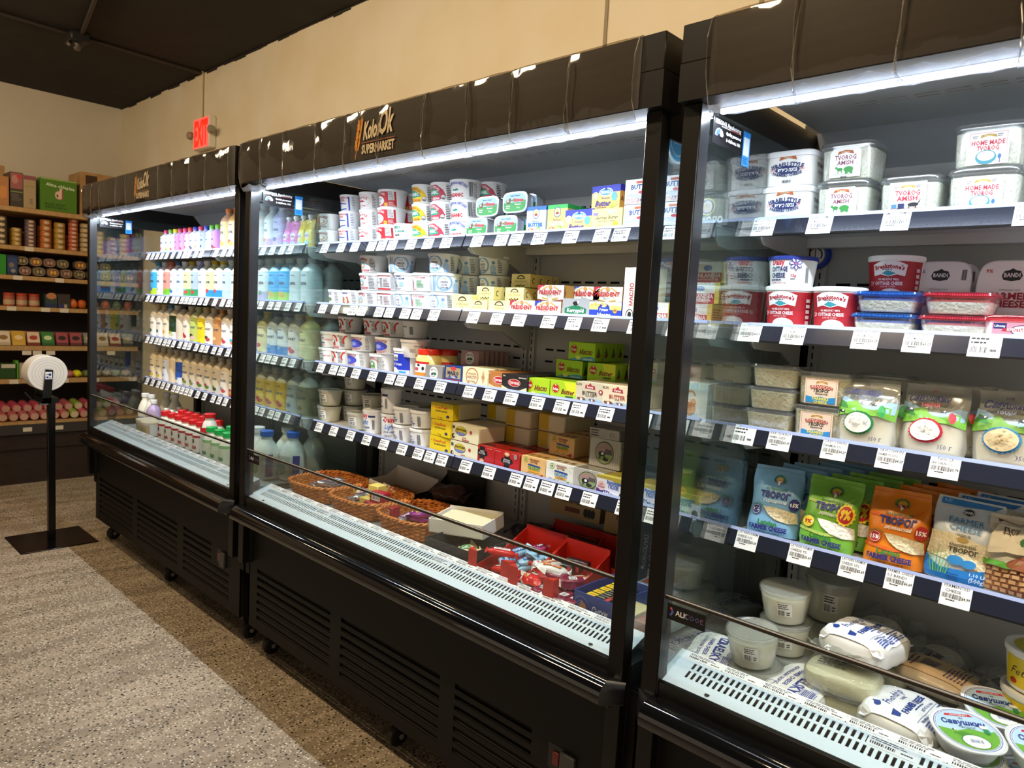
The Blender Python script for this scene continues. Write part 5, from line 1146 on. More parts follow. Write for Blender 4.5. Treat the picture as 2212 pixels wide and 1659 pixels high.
def ukr(c, extra):
    w_, h = .098 if not extra else .106, .060; a = Art().rect(-w_ / 2, w_ / 2, 0, h, mat(c)).ell(-.030, h * .80, .009, .009, mat('#6a9a3a')).ell(-.030, h * .80, .007, .007, mat(c)).ell(-.030, h * .80, .004, .004, mat('#6a9a3a')).txt('UKRAINIAN', .004, h * .86, .0055, mat('#8a3a2a'), .040, .03).txt('BUTTER', .004, h * .74, .0055, mat('#8a3a2a'), .030, .03).poly([(-.022, h * .56), (-.018, h * .64), (.028, h * .60), (.030, h * .52)], mat('#1f4a9a')).txt('ORGANIC', .004, h * .44, .010, mat('#4a9a3a' if not extra else '#3a8ab0'), .050, .03).poly([(-.016, h * .24), (-.018, h * .34), (.024, h * .34), (.026, h * .24)], mat('#e0a020'))
    if not extra: a.poly([(.022, h * .10), (.040, h * .24), (.044, h * .08), (.036, h * .02)], mat('#b0303a')).ring(-.016, h * .08, .008, .008, .001, mat('#5a6a2a'), 12, 0, PI).ring(.010, h * .06, .007, .007, .001, mat('#5a6a2a'), 12, 0, PI)
    else:
        a.poly([(.020, h * .10), (.034, h * .22), (.042, h * .04), (.030, h * .02)], mat('#4a9a2a')).txt('for baby', .004, h * .29, .004, mat('#3a3a3a')).ring(-.034, h * .12, .006, .006, .0015, mat('#3a6aa8')).ring(-.018, h * .10, .006, .006, .0015, mat('#6aa83a')).ring(-.004, h * .07, .006, .006, .0015, mat('#a87a3a'))
        for i in range(26): r_ = random.Random(i); a.ell(r_.uniform(-.052, .052), r_.uniform(0.002, h - .002), .0012, .0012, mat(['#3a8ab0', '#c0a23a', '#4a9a5a'][i % 3]))
    top = Art()
    for i in range(3): top.rect(-.04 + .028 * i, -.022 + .028 * i, .02, .04, mat('#9a7440'))
    return mk('butter_carton', w_, h, .062, c, a, None, top)
pv1, pv2 = ukr('#e0b878', 0), ukr('#e8e8dc', 1)
GU = 'square butter cartons with a green word'
xu = XU(1126, .345, S4_ + .03) + .049
deep(pv1, 'tan butter carton with blue stroke, shelf level', GU, xu, .345, S4_, 4, .064); deep(pv2, 'white speckled butter carton with blue stroke', GU, xu + .104, .345, S4_, 1, .064)
for j in range(3): dup(pv1, (xu + .101, .41 + .064 * j, S4_), (0, 0, 0), 'tan butter carton, %s one behind the white speckled carton' % ORD[j], GU)
deep(pv1, 'shaded tan butter carton on the upper layer', GU, XU(1196, .45, S4_ + .10) + .049, .43, S4_ + .062, 3, .064)
w_, h = .104, .060
def silv(h):
    a = Art().rect(-w_ / 2, w_ / 2, 0, h, mat('#c2c0b8', .3))
    for i in range(14): a.rect(-w_ / 2 + i * w_ / 14, -w_ / 2 + i * w_ / 14 + .002, 0, h, mat('#b0aea6'))
    a.ell(0, h * .52, .032, h * .40, mat('#4a3a34'), 30).ell(0, h * .52, .030, h * .37, mat('#8fa468'), 30).poly([(-.028, h * .50), (-.024, h * .74), (0, h * .88), (.024, h * .74), (.028, h * .50)], mat('#a88a86')).poly([(.0, h * .48), (.004, h * .68), (.026, h * .66), (.028, h * .48)], mat('#5a5458')).ell(-.008, h * .48, .012, .007, mat(BLK)).ell(-.006, h * .49, .005, .004, mat(WH)).ell(.006, h * .30, .010, .005, mat('#2a2422'))
    for q in (-.018, -.014, -.002, .002): a.rect(q, q + .002, h * .28, h * .42, mat(BLK))
    return a
ps1 = setthing(carton('butter_carton', w_, h, .05, mat('#c4c2ba', .3, .4), silv(h)), 'butter carton')
ps2 = setthing(carton('butter_carton', .112, .082, .026, mat('#a8a69e', .2, .7), silv(.082)), 'butter carton')
xs = XU(1239, .345, S4_ + .03) + .052
deep(ps1, 'silver butter carton with cow meadow oval, shelf level', G_B, xs, .345, S4_, 2, .052)
xs2 = XU(1270, .40, S4_ + .10) + .056
for j in range(4): dup(ps2, (xs2, .405 + .028 * j, S4_ + .062), (0, 0, 0), 'tall silver butter carton with cow oval, %s in its row' % ORD[j], G_B)
for j in range(2): dup(ps1, (xs2, .45 + .052 * j, S4_), (0, 0, 0), 'silver butter carton holding up the tall row, %s' % ['front', 'rear'][j], G_B)
a = Art().rect(-.05, .05, .002, .028, mat('#9c9a94', .2, .6)).lines(-.046, -.01, .004, .026, 3, mat('#2a2a2a')).ring(.028, .014, .008, .006, .001, mat('#2a2a2a'))
dup(setthing(carton('butter_pack', .104, .030, .085, mat('#8f8d86', .2, .8), a), 'butter pack'), (xs2 - .002, .40, S4_ + .145), (0, 0, .03), 'flat silver butter pack lying on top of the tall silver row', G_B)
def vol(c):
    w_, h = .10, .058; a = Art().rect(-w_ / 2, w_ / 2, 0, h, mat('#dfe0e8')).poly([(-w_ / 2, 0), (-w_ / 2, h * .36), (-.01, h * .30), (.03, h * .10), (w_ / 2, h * .04), (w_ / 2, 0)], mat(c)).poly([(-w_ / 2, h), (-w_ / 2, h * .86), (.0, h * .84), (w_ / 2, h * .54), (w_ / 2, h)], mat('#a89a3a')).ell(-.034, h * .50, .013, .013, mat('#e0b8b8')).txt('БЕЗ', -.034, h * .56, .004, mat('#8a3a4a')).txt('ПАЛЬМЫ', -.034, h * .44, .004, mat('#8a3a4a'), .022).txt('Волошкове', .008, h * .74, .008, mat('#2a5ab0'), .046, .04).txt('ПОЛЕ', .008, h * .54, .010, mat('#2a5ab0'), .034, .04).txt('МАСЛО', -.002, h * .17, .010, mat(WH), .046, .04).ell(.036, h * .22, .009, .009, mat('#3a3418')).ring(.036, h * .22, .009, .009, .001, mat('#c8b040'))
    return mk('butter_carton', w_, h, .05, '#b0a23c', a)
pw1, pw2 = vol('#3a2068'), vol('#2a62b8')
deep(pw1, 'olive and violet butter carton with blue lettering', G_B, XU(1290, .338, S4_ + .03) + .05, .334, S4_, 2, .053)
deep(pw2, 'olive and blue butter carton by the right glass', G_B, 3.50, .345, S4_, 5, .053)
for j in range(4): dup(pw2, (3.60, .345 + j * .053, S4_), (0, 0, 0), 'olive and blue butter carton against the side glass, %s row' % ORD[j], G_B)
# ---------------- well of the middle case
Z0 = ZWELL
def basket(name, w_, d, h):
    t = setthing(thing(name), 'basket'); mb = MB(); n = 44
    def R_(rx, ry, q, k=3.2): c, s_ = math.cos(q), math.sin(q); f = (abs(c) ** k + abs(s_) ** k) ** (-1 / k); return rx * c * f, ry * s_ * f
    for j in range(9):
        z = .004 + j * (h - .010) / 8; f = .86 + .14 * j / 8
        pts = [(*R_(w_ / 2 * f + (.0025 if (i + j) % 2 else -.0025), d / 2 * f + (.0025 if (i + j) % 2 else -.0025), 2 * PI * i / n), z) for i in range(n)]
        mb.tube(pts, .0034, WICKER, 5, True)
    mb.build('woven_wall', t)
    mb = MB()
    for k_ in (0, 1): mb.tube([(*R_(w_ / 2 + .0035 * math.cos(q * 22 + PI * k_), d / 2 + .0035 * math.cos(q * 22 + PI * k_), q), h - .003 + .004 * math.sin(q * 22 + PI * k_)) for q in np.linspace(0, 2 * PI, 120, endpoint=False)], .0042, WICKER, 5, True)
    mb.build('braided_rim', t)
    MB().prism([R_(w_ / 2 * .85, d / 2 * .85, q) for q in np.linspace(0, 2 * PI, 28, endpoint=False)], .001, .005, WICKER, 'z').build('basket_floor', t)
    return t
pbk = basket('wicker_basket', .27, .26, .066)
G_BK = 'wicker baskets of curd snacks'
BX = [(2.075, .285, .12), (2.355, .290, .08), (2.645, .292, .05)]
for (x, y, rz), ds in zip(BX, ('orange wicker basket nearest the milk bottles', 'middle wicker basket holding red and yellow boxes', 'wicker basket beside the open white carton')): dup(pbk, (x, y, Z0), (0, 0, rz), ds, G_BK)
def candy(w_, d, h, c, c2, seed, metal=0.0):
    m = mat(c, .25, metal); a = Art().rect(-w_ * .28, w_ * .28, -d * .3, d * .3, mat(c2)).txt('Сырок', 0, 0, d * .26, mat(WH if c2 != WH else RED), w_ * .45, .03)
    return setthing(brick('curd_snack', w_, d, h, m, a, .0015, seed, 3.0, 'wrapper', w_ * .10, m, 20), 'snack')
CP = [candy(.085, .034, .022, '#c9ccd2', '#7a3a6a', 1, .8), candy(.085, .034, .022, '#d4d6da', '#b02a34', 2, .8), candy(.08, .034, .02, '#8f2f86', '#e8b830', 3), candy(.085, .036, .022, '#9cc8e2', '#2a6aa8', 4), candy(.085, .036, .022, '#d02a26', WH, 5), candy(.09, .045, .026, '#e8e4de', '#c86a2a', 6), candy(.08, .034, .02, '#b04a78', '#5a1a3a', 7), candy(.08, .036, .02, '#e8d8a8', '#3a8a4a', 8)]
CN = ['shiny silver snack bar with purple', 'shiny silver snack bar with red', 'purple snack bar with yellow', 'light blue snack bar', 'red snack bar with white', 'white snack bag with orange', 'pink foil snack bar', 'pale yellow snack bar with green']
def heap(x0, x1, ya, yb, z, kinds, n, where, seed, lift=.020, layers=3, grp=None, maxtilt=.35):
    r = random.Random(seed); L = []
    for i in range(n):
        lay = i * layers // n; f = .5 + .5 * (1 - lay / layers)
        x = (x0 + x1) / 2 + r.uniform(-.5, .5) * (x1 - x0) * f; y = (ya + yb) / 2 + r.uniform(-.5, .5) * (yb - ya) * f
        L.append((kinds[i % len(kinds)], lay, x, y, z + lay * lift + r.uniform(0, .003), (r.uniform(-maxtilt, maxtilt) * .5, r.uniform(-maxtilt, maxtilt) * .6, r.uniform(0, PI))))
    for k, lay, x, y, zz, ro in L:
        same = sorted(q[2] for q in L if q[:2] == (k, lay)); rk = '' if len(same) == 1 else ', %s from the left' % ORD[same.index(x)]
        dup(CP[k], (x, y, zz), ro, '%s, %s in %s%s' % (CN[k], ['lowest', 'mid layer', 'on top', 'topmost'][min(lay, 3)] if layers > 1 else 'flat', where, rk), grp or 'snack bars heaped in the chest of the middle case')
heap(2.00, 2.14, .23, .34, Z0 + .006, [0, 1], 9, 'the left basket', 3)
heap(2.27, 2.40, .24, .35, Z0 + .006, [1, 0, 7], 10, 'the middle basket', 5)
heap(2.57, 2.70, .24, .35, Z0 + .006, [2, 0, 2], 7, 'the right basket', 7)
def sbox(w_, d, h, c, seed):
    a = Art().rect(-w_ * .35, w_ * .30, h * .2, h * .8, mat(WH)).bars(-w_ * .33, w_ * .28, h * .3, h * .75, n=8, seed=seed)
    return setthing(carton('snack_box', w_, h, d, c, a if c == '#9c2230' else None), 'snack box')
sb1, sb2 = sbox(.066, .04, .036, '#9c2230', 1), sbox(.05, .045, .042, '#d8c468', 2)
for i, (p, x, y, z, ds) in enumerate(((sb2, 2.385, .235, .022, 'small yellow box low in the middle basket'), (sb1, 2.435, .225, .024, 'small red box, lower left of the red ones'), (sb1, 2.508, .240, .024, 'small red box, lower right of the red ones'), (sb1, 2.450, .240, .061, 'small red box stacked above the other red ones'), (sb2, 2.395, .265, .066, 'small yellow box standing behind the upper red box'))):
    dup(p, (x, y, Z0 + z), (0, 0, .12), ds, 'small boxes in the middle basket')
def tray(name, w_, d, hf, hb, m, mi=None, t_=.003, hs=None, cat='open box'):
    o = setthing(thing(name), cat); mi = mi or m; hs = hs or hf
    MB().box(-w_ / 2, w_ / 2, -d / 2, d / 2, 0, t_, mi).build('tray_floor', o)
    MB().box(-w_ / 2, w_ / 2, -d / 2, -d / 2 + t_, 0, hf, m).build('front_wall', o)
    MB().box(-w_ / 2, w_ / 2, d / 2 - t_, d / 2, 0, hb, m).build('rear_wall', o)
    for s in (-1, 1): MB().prism([(-d / 2, 0), (d / 2, 0), (d / 2, hb * .9), (d * .1, hs), (-d / 2, hf)], s * w_ / 2 - (t_ if s > 0 else 0), s * w_ / 2 + (t_ if s < 0 else 0), m).build('side_wall', o)
    return o
t = tray('cardboard_box', .22, .16, .05, .085, CARDW, CARDB); dup(t, (2.28, .49, Z0 + .015), (.0, .12, .18), 'torn open white cardboard box behind the wicker baskets', 'cardboard boxes in the chest')
MB().prism([(-.11, 0), (.10, .0), (.09, .05), (-.03, .058), (-.05, .03), (-.11, .02)], -.082, -.080, CARDW, 'y').build('torn_flap', t)
t = tray('cardboard_box', .20, .14, .045, .05, CARDW, mat('#b8b48e')); dup(t, (2.86, .30, Z0 + .055), (.06, -.05, .3), 'shallow white box lying across the basket and the dark tray', 'cardboard boxes in the chest')
MB().box(-.09, .09, -.06, .06, .02, .040, mat('#cfc9a4', .6), .004).build('paper_lining', t)
t = tray('cardboard_box', .20, .15, .055, .06, mat('#2c2d31', .6), mat('#202124')); dup(t, (2.935, .225, Z0), (0, 0, .06), 'dark grey snack tray beside the right wicker basket', 'cardboard boxes in the chest')
heap(2.88, 2.98, .20, .28, Z0 + .006, [7, 7], 3, 'the dark grey tray', 9, layers=1)
t = tray('cardboard_box', .20, .18, .05, .12, mat('#1a1817', .6)); dup(t, (2.52, .53, Z0 + .01), (0, 0, .1), 'black cardboard box standing at the back of the chest', 'cardboard boxes in the chest')
pbg = setthing(brick('snack_bag', .14, .10, .055, mat('#4a302a', .3), None, .006, 12, 3.0, 'bag', .012), 'snack bag')
dup(pbg, (2.55, .50, Z0 + .05), (.1, 0, .3), 'crinkled brown bag of sweets in the black box', 'snack bags in the chest')
pbg2 = setthing(brick('snack_bag', .16, .12, .06, mat('#2a2030', .3), None, .010, 14, 2.4, 'bag', .02), 'snack bag')
dup(pbg2, (2.98, .50, Z0 + .0), (.1, 0, -.2), 'dark crinkled bag at the back of the chest', 'snack bags in the chest')
REDC = mat('#c4261a', .45)
for i, (x, y, w_) in enumerate(((3.12, .27, .16), (3.285, .262, .155))):
    t = tray('cardboard_tray', w_, .26, .012, .10, REDC, mat('#8a1c14', .6), .003, .045); dup(t, (x, y, Z0), (0, 0, .04), 'bright red display tray, %s one' % ['left', 'right'][i], 'red display trays')
    for q in (-1, 1): MB().prism([(q * w_ / 2 - (.022 if q > 0 else 0), -.130), (q * w_ / 2 + (.022 if q < 0 else 0), -.130), (q * w_ / 2, -.105)] if 0 else [(q * w_ / 2, -.132), (q * (w_ / 2 - .034), -.132), (q * w_ / 2, -.108)], 0, .075, REDC, 'z').build('corner_post', t)
t = tray('cardboard_tray', .20, .12, .01, .085, REDC, mat('#8a1c14', .6), .003, .04); dup(t, (3.12, .50, Z0), (0, 0, .04), 'bright red display tray standing at the back', 'red display trays')
t = tray('cardboard_tray', .20, .12, .03, .085, REDC, mat('#8a1c14', .6), .003, .04); dup(t, (3.34, .47, Z0 + .012), (0, 0, .04), 'bright red display tray before the navy carton', 'red display trays')
heap(3.07, 3.17, .19, .32, Z0 + .006, [3, 3, 4, 3], 8, 'the left red tray', 21)
heap(3.08, 3.16, .28, .36, Z0 + .006, [6, 6], 5, 'the left red tray rear', 22)
heap(3.23, 3.33, .18, .30, Z0 + .006, [5, 4, 5, 4], 9, 'the right red tray', 23, .022)
heap(3.04, 3.16, .45, .52, Z0 + .006, [6, 2], 5, 'the rear red tray', 24)
def cube():
    t = setthing(thing('curd_bar'), 'curd bar'); mb = MB().box(-.032, .032, -.017, .017, 0, .028, mat('#7e1d3a', .25), .004)
    mb.add([(-.0325, -.012, .004), (-.0325, .012, .004), (-.034, 0, .018)], [(0, 1, 2)], mat('#a84a66', .3)).build('wrapper', t)
    a = Art().rect(-.010, .012, -.010, .010, mat(WH)).bars(-.008, .010, -.007, .007, n=7); art_obj(a, topfn(.028), t, 'top_print')
    a = Art().poly([(-.015, 0), (.015, 0), (0, .022)], mat('#97305a')); art_obj(a, flatfn(-.017, .003), t, 'fold'); return t
pcb = cube()
cc = [(3.315, .165, 0), (3.350, .168, 0), (3.385, .170, 0), (3.420, .173, 0), (3.315, .235, 0), (3.35, .24, 0), (3.385, .245, 0), (3.42, .25, 0), (3.325, .21, .030), (3.375, .215, .030)]
for i, (x, y, z) in enumerate(cc): dup(pcb, (x - .01 + (.04 if i > 7 else 0) * 0, y, Z0 + .004 + z), (0, 0, (PI / 2 if z == 0 else .35 + .5 * (i % 2))), 'maroon foil curd bar, %s' % (['front row, %s from the red tray' % ORD[i], 'rear row, %s from the red tray' % ORD[i - 4]][i // 4] if i < 8 else ['left', 'right'][i - 8] + ' one of two lying on the others'), 'maroon curd bars beside the blue box')
t = setthing(tray('snack_display_box', .125, .17, .060, .062, mat('#33458f', .45), mat('#5a4a3a', .7), .003, .060), 'open box')
a = Art().txt('Сырок', .024, .026, .016, mat('#e8e6ee'), .05, .02, .2).ring(.0 - .035, .028, .022, .022, .0012, mat('#8a9ad0'), 20, .5, 2.8).ell(-.035, .022, .017, .018, mat('#3a62b0')).ell(-.030, .024, .011, .012, mat('#b8845a')).poly([(-.038, .030), (-.034, .042), (-.028, .032)], mat('#b8845a')).rect(.012, .040, .013, .0145, mat('#e8e6ee'))
art_obj(a, flatfn(-.0852), t, 'front_print'); dup(t, (3.475, .245, Z0), (0, 0, .0), 'blue open box with white script lettering, beside the frame post', 'snack boxes in the chest')
a2 = Art().rect(-.034, -.008, -.011, .011, mat('#e8c81c')).txt('ANI', -.02, 0, .007, mat(RED)).rect(.022, .034, -.010, .010, mat('#c83a3a')).txt('GLAZED', .006, 0, .006, mat('#d0cca0'), .024)
pbb = setthing(thing('curd_bar'), 'curd bar'); MB().box(-.036, .036, -.0125, .0125, 0, .024, mat('#1c1c1e', .3), .003).build('wrapper', pbb); art_obj(a2, topfn(.024), pbb, 'top_print')
for i in range(10): dup(pbb, (3.452 + (i % 2) * .0 + .024, .185 + (i // 2) * .0275, Z0 + .004 + .026 * (i % 2)), (0, 0, .0), 'black and yellow curd bar in the blue box, %s row, %s layer' % (ORD[i // 2], ['lower', 'upper'][i % 2]), 'black and yellow curd bars')
for i in range(3): dup(pbb, (3.27 + .006 * i, .30 + .028 * i, Z0 + .05), (PI / 2, 0, .12), 'black and yellow curd bar on edge in the right red tray, %s' % ORD[i], 'black and yellow curd bars')
a = Art().rect(-.02, .02, .006, .02, mat('#e8dcae')).txt('СЫР', 0, .028, .008, mat('#4a3a1a')).bars(-.015, .015, .008, .018, n=8)
dup(setthing(carton('snack_box', .05, .045, .09, '#d8c88c', a, None, Art().ell(0, .03, .006, .012, mat(BLK))), 'snack box'), (3.565, .165, Z0), (0, 0, 0), 'tan small box right of the blue display box', 'snack boxes in the chest')
dup(setthing(carton('snack_box', .05, .040, .09, '#8a4428', Art().rect(-.022, .022, .005, .035, mat('#a0583a'))), 'snack box'), (3.62, .165, Z0), (0, 0, 0), 'brown small box at the right end of the chest', 'snack boxes in the chest')
a = Art().rect(-.04, .04, .004, .024, mat('#b8c4e0')).lines(-.036, .036, .006, .022, 3, mat('#3a4a8a'))
dup(setthing(carton('snack_box', .085, .028, .10, '#8e9cc4', a, None, Art().rect(-.035, .035, .01, .09, mat('#9a4a2a'))), 'snack box'), (3.525, .345, Z0 + .03), (0, 0, .05), 'brown and light blue flat box behind the blue display box', 'snack boxes in the chest')
dup(bpy.data.objects['snack_box.003'] if 0 else setthing(carton('snack_box', .085, .030, .10, '#7a4a34', None), 'snack box'), (3.525, .345, Z0), (0, 0, .05), 'plain brown box under the light blue flat box', 'snack boxes in the chest')
def curdbox(w_, h):
    a = Art().rect(-w_ / 2, w_ / 2, 0, h, mat('#a88c5c')).poly([(-w_ / 2, h), (-w_ / 2, h * .82), (-w_ * .1, h * .80), (w_ * .2, h * .72), (w_ / 2, h * .4), (w_ / 2, h)], mat('#5a1f18')).ell(0, h * .84, w_ * .16, h * .07, mat('#8a2a2a')).txt('ТВОРОЖНЫЕ', -w_ * .06, h * .60, h * .10, mat('#3a2a1a'), w_ * .6, .04).txt('ПАЛОЧКИ', -w_ * .08, h * .44, h * .10, mat('#3a2a1a'), w_ * .46, .04).rect(-w_ * .2, w_ * .1, h * .14, h * .28, mat('#6a2a22'))
    for i in range(3): a.ell(w_ * (.22 + .07 * i), h * .22, w_ * .045, h * .13, mat('#1a1210'))
    return setthing(carton('curd_stick_box', w_, h, .04, '#8a6c44', a), 'snack box')
pcx = curdbox(.20, .115)
for i, (x, y, z, rx) in enumerate(((3.06, .60, .09, -.1), (3.30, .58, .085, -.1))): dup(pcx, (x, y, Z0 + z), (rx, 0, .05), 'tan and maroon carton leaning on the case back, %s one' % ['left', 'right'][i], 'cartons at the back of the chest')
pcy = setthing(carton('curd_stick_box', .22, .03, .11, '#7a2a1e', Art().rect(-.08, .08, .006, .022, mat('#a8845a'))), 'snack box')
for i in range(2): dup(pcy, (3.16 - .02 * i, .50 + .0 * i, Z0 + .087 + .031 * i) if 0 else (3.17 + .02 * i, .565 - .03, Z0 + .03 * i + (.0)), (0, 0, .08 * i), 'maroon flat carton lying before the leaning ones, %s' % ['lower', 'upper'][i], 'cartons at the back of the chest')
w_, h = .11, .20
a = Art().rect(-w_ / 2, w_ / 2, 0, h, mat('#14193a')).txt('«ТВОРОЖНЫЕ', -.008, h * .56, .012, mat('#8f94a8'), .13, .03, rot=-PI / 2).txt('ПАЛОЧКИ»', -.030, h * .60, .012, mat('#8f94a8'), .10, .03, rot=-PI / 2).txt('Венские', .026, h * .60, .014, mat('#7a80a0'), .09, .01, .3, rot=-PI / 2).txt('глазированные', .008, h * .60, .005, mat('#7a80a0'), .07, rot=-PI / 2)
for q in range(3): a.ell(-.026, h * .10, .008 - .006 * (q == 1), .003 + .006 * (q == 1), mat('#7a80a0'))
a.ell(.0, h * .12, .006, .009, mat('#7a80a0'))
dup(setthing(carton('curd_stick_box', w_, h, .10, '#11152e', a), 'snack box'), (3.49, .40, Z0 + .0), (-.08, 0, .02), 'navy upright carton with silver vertical lettering', 'cartons at the back of the chest')
pyb = setthing(pouch('snack_bag', .15, .14, .04, '#c8b420', Art().rect(-.05, .05, .05, .09, mat('#d8c83a')).ell(0, .075, .03, .02, mat('#c88a2a')).lines(-.03, .03, .02, .045, 2, mat('#3a2a10')), 5), 'snack bag')
dup(pyb, (3.36, .535, Z0 + .03), (-.2, 0, .1), 'yellow crinkled snack bag before the leaning cartons', 'snack bags in the chest')
# ------------------------------------------------------------------ near case: farmer cheese
def rtub(name, w_, d, h, body, lid, art, side=None, inner=None, lidh=.009, flare=.93):
    """rounded square tub, centre origin"""
    t = setthing(thing(name), 'cheese tub'); r = w_ / 2; k = d / w_
    SQ = 6.0
    MB().lathe([(r * flare * .95, 0), (r * flare, .003), (r * .985, h - lidh)], body, 40, sq=SQ, sy=k).build('tub', t)
    if inner: MB().lathe([(r * flare * .92, .003), (r * flare * .96, .006), (r * .955, h * inner[1])], inner[0], 40, sq=SQ, sy=k).build('contents', t)
    MB().lathe([(r * .985, h - lidh - .004), (r * 1.03, h - lidh - .004), (r * 1.045, h - lidh), (r * 1.03, h - .002), (r * .99, h), (r * .93, h - .001), (r * .92, h - .0035), (0, h - .0035)], lid, 40, sq=SQ, sy=k).build('lid', t)
    def F(z): return flare + (.985 - flare) * z / (h - lidh)
    if art: art_obj(art, lambda a, b, o: (a, -d / 2 * F(b) - .0012 - o, b), t, 'front_print')
    if side: art_obj(side, lambda a, b, o: (w_ / 2 * F(b) + .0012 + o, a, b), t, 'side_print')
    return t
def ban(a, x, y, s, c='#b05a28'):
    a.poly([(x - s, y - s * .30), (x - s * .86, y + s * .12), (x, y + s * .26), (x + s * .86, y + s * .12), (x + s, y - s * .30), (x + s * .8, y - s * .22), (x, y - s * .02), (x - s * .8, y - s * .22)], mat(c)).txt('Family Dairy', x, y + s * .06, s * .14, mat('#f0d8a8'), s * 1.3, .02, 0, s * 3)
G_N = 'cheese tubs in the near case'
w_, h = .112, .078
a = Art(); ban(a, 0, h * .80, .020)
a.txt('ISRAELI STYLE', 0, h * .62, .0085, mat(NAVY), .074, .035, 0, .10).ell(0, h * .46, .028, .0085, mat(NAVY), 30).txt('תירפכ הניבג', 0, h * .46, .008, mat(WH), .044, .03).txt('FARMERS CHEESE', 0, h * .31, .006, mat(NAVY), .066, .03, 0, -.10)
for s in (-1, 1): a.ring(s * .034, h * .46, .005, .0055, .0006, mat('#c04a50')).txt('כשר', s * .034, h * .46, .003, mat('#c04a50'))
a.bars(-.010, .010, h * .10, h * .17, n=12)
s = Art().txt('TVOROG', -.004, h * .62, .008, mat('#2a2a2c'), .05, .03).txt('ISRAELI', -.004, h * .44, .007, mat('#8a8a90'), .04, .01)
p = rtub('cheese_tub', w_, .11, h, mat('#eeeeec', .35), mat('#f2f2f4', .3), a, s)
for i in range(2): dup(p, (3.795, .395, S1_ + .078 * i), (0, 0, .02), 'white square tub with navy oval, %s one at the glass side' % ['lower', 'upper'][i], G_N)
for i in range(2): dup(p, (3.795, .520, S1_ + .078 * i), (0, 0, -.02), 'white square tub with navy oval standing behind, %s one' % ['lower', 'upper'][i], G_N)
def cleartub(w_, h, art): return rtub('cheese_tub', w_, w_ * .95, h, SHELL, SHELL, art, None, (CURD, .80))
a = Art().poly([(-.032, .006), (-.032, h * .74), (-.026, h * .84), (.026, h * .84), (.032, h * .74), (.032, .006)], mat('#f2f2f2')); ban(a, 0, h * .74, .017)
a.txt('TVOROG', 0, h * .60, .0095, mat('#7a2a4a'), .044, .02).txt('AMISH', 0, h * .46, .0085, mat('#7a2a4a'), .033, .02)
for x in (-.024, -.016, .022, .027): a.ring(x, h * .30, .005, .010, .0005, mat('#9a9a9a'), 12, 0, PI)
g_ = mat('#2f8a3a'); a.ell(-.010, h * .29, .006, .0035, g_).ell(-.017, h * .33, .0025, .0025, g_).rect(-.014, -.0125, h * .18, h * .28, g_).rect(-.007, -.0055, h * .18, h * .28, g_).ell(.008, h * .28, .010, .006, g_).ell(.004, h * .20, .003, .003, g_).ell(.014, h * .20, .003, .003, g_).rect(-.028, .028, h * .155, h * .162, g_).bars(-.008, .008, h * .05, h * .11, n=10)
p = cleartub(.112, .080, a)
for i in range(2): dup(p, (3.919 + (.002 if i else -.002), .395, S1_ + .081 * i), (0, 0, -.02 if i else .03), 'clear curd tub with green horse cart picture, %s one' % ['lower', 'upper'][i], G_N)
a = Art().rect(-.034, .034, .004, h * .84, mat('#f4f4f4')).rect(-.030, .030, .006, h * .80, mat('#c03040')).rect(-.0294, .0294, .0066, h * .792, mat('#f4f4f4')); ban(a, 0, h * .72, .014, '#b89a3a')
a.txt('TVOROG', 0, h * .56, .0095, mat('#c03040'), .046, .03).txt('AMISH', 0, h * .42, .0095, mat('#c03040'), .038, .03).lines(-.026, -.014, h * .66, h * .74, 2, mat('#777')).lines(.014, .026, h * .68, h * .76, 2, mat('#777'))
a.rect(-.029, .029, .0066, .014, mat('#b08868')).rect(-.016, -.004, h * .16, h * .30, mat('#1d2a5a')).ell(-.013, h * .15, .004, .004, mat(BLK)).ell(.012, h * .26, .010, .004, mat(BLK)).poly([(.018, h * .26), (.026, h * .42), (.023, h * .30)], mat(BLK)).rect(.004, .006, h * .1, h * .24, mat(BLK)).rect(.016, .018, h * .1, h * .24, mat(BLK)).rect(-.028, -.018, h * .18, h * .28, mat('#4a7ab8'))
p = cleartub(.114, .078, a); dup(p, (4.048, .395, S1_), (0, 0, 0), 'clear curd tub with black horse and buggy picture', G_N)
a = Art().rect(-.034, .034, .004, h * .84, mat('#f4f4f4')).rect(-.030, .030, .006, h * .80, mat('#c03040')).rect(-.0294, .0294, .0066, h * .792, mat('#f4f4f4')); ban(a, 0, h * .72, .014, '#b89a3a')
a.txt('HOME MADE', 0, h * .56, .0085, mat('#c03040'), .054, .03).txt('TVOROG', 0, h * .43, .0085, mat('#c03040'), .036, .03).lines(-.026, -.014, h * .66, h * .74, 2, mat('#777')).lines(.014, .026, h * .68, h * .76, 2, mat('#777')).ell(-.002, h * .22, .017, .013, mat('#3a8a9a'), 26).ell(-.002, h * .25, .014, .009, mat('#dfe0e4'), 26).ell(-.002, h * .25, .012, .0075, mat('#f4f4f2')).ell(.020, h * .22, .003, .0045, mat('#3a6a9a')).rect(.020, .0215, h * .08, h * .18, mat('#3a6a9a'))
p = cleartub(.122, .082, a)
for i in range(2): dup(p, (4.175 + .002 * i, .398, S1_ + .083 * i), (0, 0, .02), 'clear curd tub with blue bowl picture, %s one in front' % ['lower', 'upper'][i], G_N)
for i in range(2): dup(p, (4.33, .46, S1_ + .083 * i), (0, 0, .02), 'clear curd tub with blue bowl picture, %s one at the picture edge' % ['lower', 'upper'][i], G_N)
dup(p, (4.19, .535, S1_), (0, 0, .0), 'clear curd tub with blue bowl picture standing behind the front pair', G_N)
